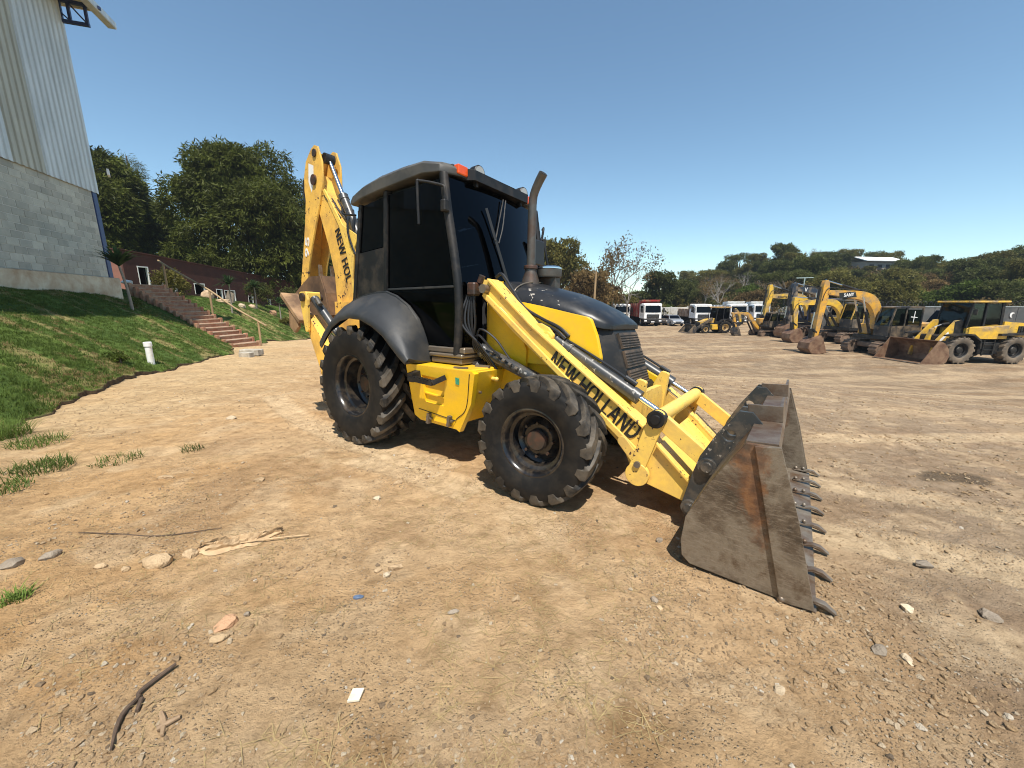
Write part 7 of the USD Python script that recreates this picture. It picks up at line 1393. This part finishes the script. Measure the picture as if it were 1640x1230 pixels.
F_('tool_box', box(0.75, 1.4, 0.5, 0.98, 0.42, 0.95, 0.03), 'goldyellow'); F_('tool_box', box(0.75, 1.4, -0.98, -0.5, 0.42, 0.95, 0.03), 'goldyellow')
F_('bonnet', loft([[(0.95, -0.42, 0.95), (0.95, -0.42, 1.62), (0.95, 0.42, 1.62), (0.95, 0.42, 0.95)], [(1.7, -0.42, 0.9), (1.7, -0.42, 1.48), (1.7, 0.42, 1.48), (1.7, 0.42, 0.9)], [(2.45, -0.38, 0.8), (2.40, -0.38, 1.18), (2.40, 0.38, 1.18), (2.45, 0.38, 0.8)]]), 'goldyellow')
F_('nose', box(2.42, 2.55, -0.36, 0.36, 0.7, 1.15, 0.03), 'dark')
F_('windscreen', plate([(0.95, -0.66, 1.5), (0.95, 0.66, 1.5), (0.82, 0.64, 2.68), (0.82, -0.64, 2.68)], 0.01), 'tint', False)
F_('roof', box(-0.60, 0.98, -0.80, 0.80, 2.70, 2.82, 0.04), 'orangeyellow')
F_('exhaust_stack', cyl((1.5, 0.2, 1.5), (1.5, 0.2, 2.35), 0.04, 10), 'dark')
b = group_part(FB, 'loader_bucket')
fb_ = [(3.35, 0.95), (3.15, 0.7), (3.08, 0.3), (3.25, 0.03), (4.15, 0.0)]
put(b, 'shell', [plate([(fb_[i][0], -1.1, fb_[i][1]), (fb_[i][0], 1.1, fb_[i][1]), (fb_[i + 1][0], 1.1, fb_[i + 1][1]), (fb_[i + 1][0], -1.1, fb_[i + 1][1])], 0.03) for i in range(4)], M['greyblack'])
for s in (-1, 1): put(b, 'side_plate', prism(fb_, s * 1.115 - 0.015, s * 1.115 + 0.015), M['greyblack'])
F_('boom', ribbon([(-1.0, 1.0, 0.3), (-1.5, 1.8, 0.3), (-1.4, 2.6, 0.25)], None, -0.12, 0.12), 'greyblack')
F_('dipper', ribbon([(-1.4, 2.6, 0.2), (-1.9, 2.0, 0.25), (-2.1, 1.2, 0.2)], None, -0.1, 0.1), 'goldyellow')
F_('rear_bucket', prism([(-2.2, 1.2), (-2.0, 0.8), (-1.6, 0.6), (-1.3, 0.8), (-1.5, 1.15)], -0.3, 0.3), 'greyblack')

# trucks facing the camera along the far side of the yard
def road_wheel(parent, x, y, r, w):
    g = group_part(parent, 'wheel', mat4(x, y, r)); s = 1 if y > 0 else -1
    put(g, 'tyre', lathe([(r * 0.55, -w / 2), (r * 0.92, -w / 2), (r, -w * 0.36), (r, w * 0.36), (r * 0.92, w / 2), (r * 0.55, w / 2)][::-1], 28), M['rubber']); put(g, 'rim', lathe([(r * 0.56, s * w * 0.42), (r * 0.45, s * w * 0.3), (r * 0.2, s * w * 0.34), (0, s * w * 0.36)][::1 if s < 0 else -1], 20), M['dullchrome'])
def truck(label, x, y, z, bodyc, bodyh=1.5, s=1.0, length=7.6, front='dark', name='tipper_truck', category='truck'):
    t = thing(name, label, category, mat4(x, y, z, heading=-PI / 2, s=s))
    def T(n, m, c, sm=30): return put(t, n, m, M[c], smooth=sm)
    for xx in (-1.3, -length + 2.6, -length + 1.3):
        for yy in (-1.0, 1.0): road_wheel(t, xx, yy, 0.52, 0.34)
    T('chassis', [box(-length, -0.2, -0.45, 0.45, 0.6, 0.95), box(-1.7, -0.3, -1.1, 1.1, 0.75, 1.05, 0.05)], 'dark')
    T('cab', loft([[(-1.9, -1.2, 1.0), (-1.9, 1.2, 1.0), (-1.9, 1.2, 2.85), (-1.9, 1.1, 2.98), (-1.9, -1.1, 2.98), (-1.9, -1.2, 2.85)], [(-0.25, -1.2, 1.0), (-0.25, 1.2, 1.0), (-0.32, 1.2, 2.8), (-0.38, 1.1, 2.95), (-0.38, -1.1, 2.95), (-0.32, -1.2, 2.8)], [(-0.02, -1.1, 1.0), (-0.02, 1.1, 1.0), (-0.18, 1.08, 2.72), (-0.30, 1.0, 2.86), (-0.30, -1.0, 2.86), (-0.18, -1.08, 2.72)]]), 'cabwhite')
    T('windscreen', plate([(-0.06, -1.02, 1.82), (-0.06, 1.02, 1.82), (-0.16, 0.98, 2.62), (-0.16, -0.98, 2.62)], 0.012), 'tint', False)
    for s_ in (-1, 1):
        T('side_window', plate([(-0.45, s_ * 1.203, 1.85), (-1.35, s_ * 1.203, 1.85), (-1.35, s_ * 1.203, 2.6), (-0.55, s_ * 1.203, 2.6)], 0.012), 'tint', False)
        T('head_lamp', box(0.06, 0.10, s_ * 0.95 - 0.17, s_ * 0.95 + 0.17, 0.62, 0.80, 0.01), 'headlamp')
        T('mirror', [box(-0.18, -0.08, s_ * 1.42 - 0.10, s_ * 1.42 + 0.10, 1.75, 2.35, 0.02), bar((-0.2, s_ * 1.2, 2.4), (-0.13, s_ * 1.4, 2.38), 0.03, 0.03)], 'dark')
    T('grille', [box(-0.03, 0.03, -0.80, 0.80, 1.05, 1.55, 0.02)], front)
    for k in range(3): T('grille_bar', box(0.03, 0.05, -0.76, 0.76, 1.12 + k * 0.14, 1.15 + k * 0.14), 'dullchrome', False)
    T('bumper', box(-0.35, 0.06, -1.2, 1.2, 0.42, 0.92, 0.05), 'dark')
    T('number_plate', box(0.062, 0.072, -0.22, 0.22, 0.52, 0.65), 'white_letter', False)
    T('sun_visor', bar((-0.02, -1.0, 2.72), (-0.02, 1.0, 2.72), 0.22, 0.05), front)
    z0 = 1.15; h = bodyh
    T('tipper_body', [loft([[(-length, -1.2, z0), (-length, 1.2, z0), (-length, 1.3, z0 + h), (-length, -1.3, z0 + h)], [(-2.1, -1.2, z0), (-2.1, 1.2, z0), (-2.1, 1.3, z0 + h), (-2.1, -1.3, z0 + h)]]), hull([(-2.1, yy, zz) for yy in (-1.3, 1.3) for zz in (z0 + h - 0.15, z0 + h + 0.45)] + [(-1.0, yy, z0 + h + 0.5) for yy in (-1.2, 1.2)] + [(-1.0, yy, z0 + h + 0.42) for yy in (-1.2, 1.2)])], bodyc)
    for k in range(6):
        xx = -2.3 - k * (length - 2.6) / 5
        for s_ in (-1, 1): T('body_rib', bar((xx, s_ * 1.23, z0), (xx, s_ * 1.33, z0 + h), 0.10, 0.08, (1, 0, 0)), bodyc, False)
    return t
truck('white cab truck with a bright red tipper body, left of the concrete wall gap', 19.15, 53.2, -1.75, 'redbody', 1.75, 1.04, front='dark')
truck('white truck half hidden behind the nose of the large backhoe loader', 16.2, 57.5, -1.75, 'greyblack', 1.3, 1.0)
truck('white truck with a brown dusty tipper body, behind the silver car', 26.9, 55.0, -1.75, 'brownbody', 1.1, 1.0)
truck('white truck above the cab of the far backhoe loader', 31.6, 54.5, -1.75, 'cabwhite', 1.6, 1.02)
truck('white truck seen between the small excavator and the far backhoe loader', 36.4, 57.0, -1.75, 'cabwhite', 1.6, 1.02)
def car(label, x, y, z, c, s=1.0, heading=-PI / 2, kind='car', h=1.48, length=4.1):
    t = thing('parked_' + kind, label, kind, mat4(x, y, z, heading=heading, s=s))
    hl = length
    put(t, 'body', loft([[(-hl * 1.0, -0.7, 0.35), (-hl, 0.7, 0.35), (-hl, 0.72, 0.85), (-hl, -0.72, 0.85)], [(-hl + 0.25, -0.84, 0.25), (-hl + 0.25, 0.84, 0.25), (-hl + 0.2, 0.82, 0.95), (-hl + 0.2, -0.82, 0.95)], [(-1.2, -0.86, 0.25), (-1.2, 0.86, 0.25), (-1.2, 0.82, 0.95), (-1.2, -0.82, 0.95)], [(-0.2, -0.82, 0.25), (-0.2, 0.82, 0.25), (-0.25, 0.76, 0.80), (-0.25, -0.76, 0.80)], [(0.0, -0.68, 0.30), (0.0, 0.68, 0.30), (-0.02, 0.66, 0.68), (-0.02, -0.66, 0.68)]]), M[c])
    put(t, 'roof', loft([[(-hl + 0.35, -0.80, 0.94), (-hl + 0.35, 0.80, 0.94), (-1.15, 0.80, 0.94), (-1.15, -0.80, 0.94)], [(-hl + 0.55, -0.66, h - 0.06), (-hl + 0.55, 0.66, h - 0.06), (-1.85, 0.66, h - 0.06), (-1.85, -0.66, h - 0.06)], [(-hl + 0.75, -0.55, h), (-hl + 0.75, 0.55, h), (-2.1, 0.55, h), (-2.1, -0.55, h)]]), M[c])
    put(t, 'windscreen', plate([(-1.18, -0.72, 0.98), (-1.18, 0.72, 0.98), (-1.84, 0.62, h - 0.07), (-1.84, -0.62, h - 0.07)], 0.03), M['tint'], smooth=False)
    for s_ in (-1, 1):
        put(t, 'side_window', plate([(-1.45, s_ * 0.793, 0.98), (-hl + 0.5, s_ * 0.793, 0.98), (-hl + 0.62, s_ * 0.69, h - 0.1), (-1.9, s_ * 0.69, h - 0.1)], 0.03), M['tint'], smooth=False)
        put(t, 'head_lamp', box(-0.10, 0.012, s_ * 0.58 - 0.14, s_ * 0.58 + 0.14, 0.58, 0.70, 0.01), M['headlamp'])
        for xx in (-0.75, -hl + 0.75): road_wheel(t, xx, s_ * 0.76, 0.31, 0.2)
    put(t, 'bumper', box(-0.05, 0.03, -0.6, 0.6, 0.32, 0.45, 0.01), M['dark']); put(t, 'grille', box(-0.03, 0.015, -0.35, 0.35, 0.50, 0.58), M['dark'], smooth=False)
    return t
car('silver hatchback parked in front of the brown tipper truck', 22.75, 53.3, -1.75, 'silver')
car('dark grey car parked left of the silver hatchback', 21.35, 55.2, -1.75, 'greyblack')
car('black van seen between the black cabbed excavator and the wheel loader', 28.6, 27.8, -1.75, 'greyblack', 1.25, PI, 'van', 2.15, 4.6)

# boundary walls, razor wire, posts
M['panelwall'] = mat('pale_concrete_panel', (0.50, 0.485, 0.44), 0.9, var=0.12, scale=2, dirt=(0.33, 0.29, 0.23), amt=0.35, dscale=1, bump=0.3, bscale=20)
BWL = thing('boundary_wall', 'pale concrete panel wall behind the trucks, showing right of the red truck', 'wall')
for k in range(22):
    x = 2 + k * 2.5
    put(BWL, 'wall_panel', box(x + 0.07, x + 2.43, 60.5, 60.62, -2.2, 0.75), M['panelwall'], smooth=False); put(BWL, 'wall_post', box(x - 0.07, x + 0.07, 60.44, 60.66, -2.2, 0.85), M['panelwall'], smooth=False)
M['darkpanel'] = mat('dark_grey_panel', (0.060, 0.062, 0.060), 0.6, var=0.15, scale=1.5, dirt=(0.12, 0.11, 0.10), amt=0.25, dscale=0.8)
SWL = thing('dark_fence', 'dark grey sheet fence topped with razor wire behind the wheel loader', 'fence')
for k in range(12):
    x = 27 + k * 2.4
    put(SWL, 'fence_sheet', box(x + 0.02, x + 2.38, 34.0, 34.05, -2.0, 1.02), M['darkpanel'], smooth=False)
    put(SWL, 'fence_post', box(x - 0.05, x + 0.05, 34.06, 34.16, -2.0, 1.10), M['dark'], smooth=False)
    put(SWL, 'capping', box(x, x + 2.4, 33.96, 34.10, 1.024, 1.085), M['zinc'], smooth=False)
RW = []
a_ = np.linspace(0, 2 * PI * 62, 62 * 14)
RW = np.column_stack([27 + a_ / a_[-1] * 28.8, 34.03 + 0.23 * np.cos(a_), 1.33 + 0.23 * np.sin(a_)])
put(SWL, 'razor_wire', tube(RW, 0.009, 4, smooth=False), M['cylgrey'], smooth=False)
cres = sg.Point(0, 0).buffer(0.22).difference(sg.Point(0.13, -0.05).buffer(0.20)); cm_ = extr(cres, 0.03); v = cm_.vertices.copy(); cm_.vertices = np.column_stack([43.35 + v[:, 0], 33.96 + v[:, 2] - 0.03, 0.35 + v[:, 1]])
solo('crescent_sign', cm_, M['white_paint'], 'white crescent shape fixed on the dark fence behind the loader', 'sign', smooth=False)
solo('wooden_post', cat(cyl((7.35, 35.5, -1.9), (7.45, 35.5, 4.1), 0.10, 10, 0.085)), M['wood'], 'tall plain wooden post standing behind the bonnet of the large backhoe', 'post')
for k, (u, y, h) in enumerate(((1180, 57.5, 5.0),)): pass
solo('street_lamp_pole', cat(cyl((35.2, 48, -1.8), (35.2, 48, 4.3), 0.06, 8), bar((34.2, 48, 4.3), (36.2, 48, 4.35), 0.12, 0.08)), M['dullchrome'], 'thin metal pole with a pale cross bar behind the excavators', 'pole')

# ------------------------------------------------------------------ thin dry-season haze over the whole place
hz = usdkit.material(stage, '/World/Looks/haze_air', {'v': ('principled_volume', {'color': (0.80, 0.88, 0.98), 'density': 0.0003, 'anisotropy': 0.2})}, [], volume='v.volume')
solo('haze', box(-330, 430, -60, 490, -6.0, 48.0), hz, 'thin pale dry season haze lying over the yard and the hill', 'haze', kind='stuff', smooth=False)
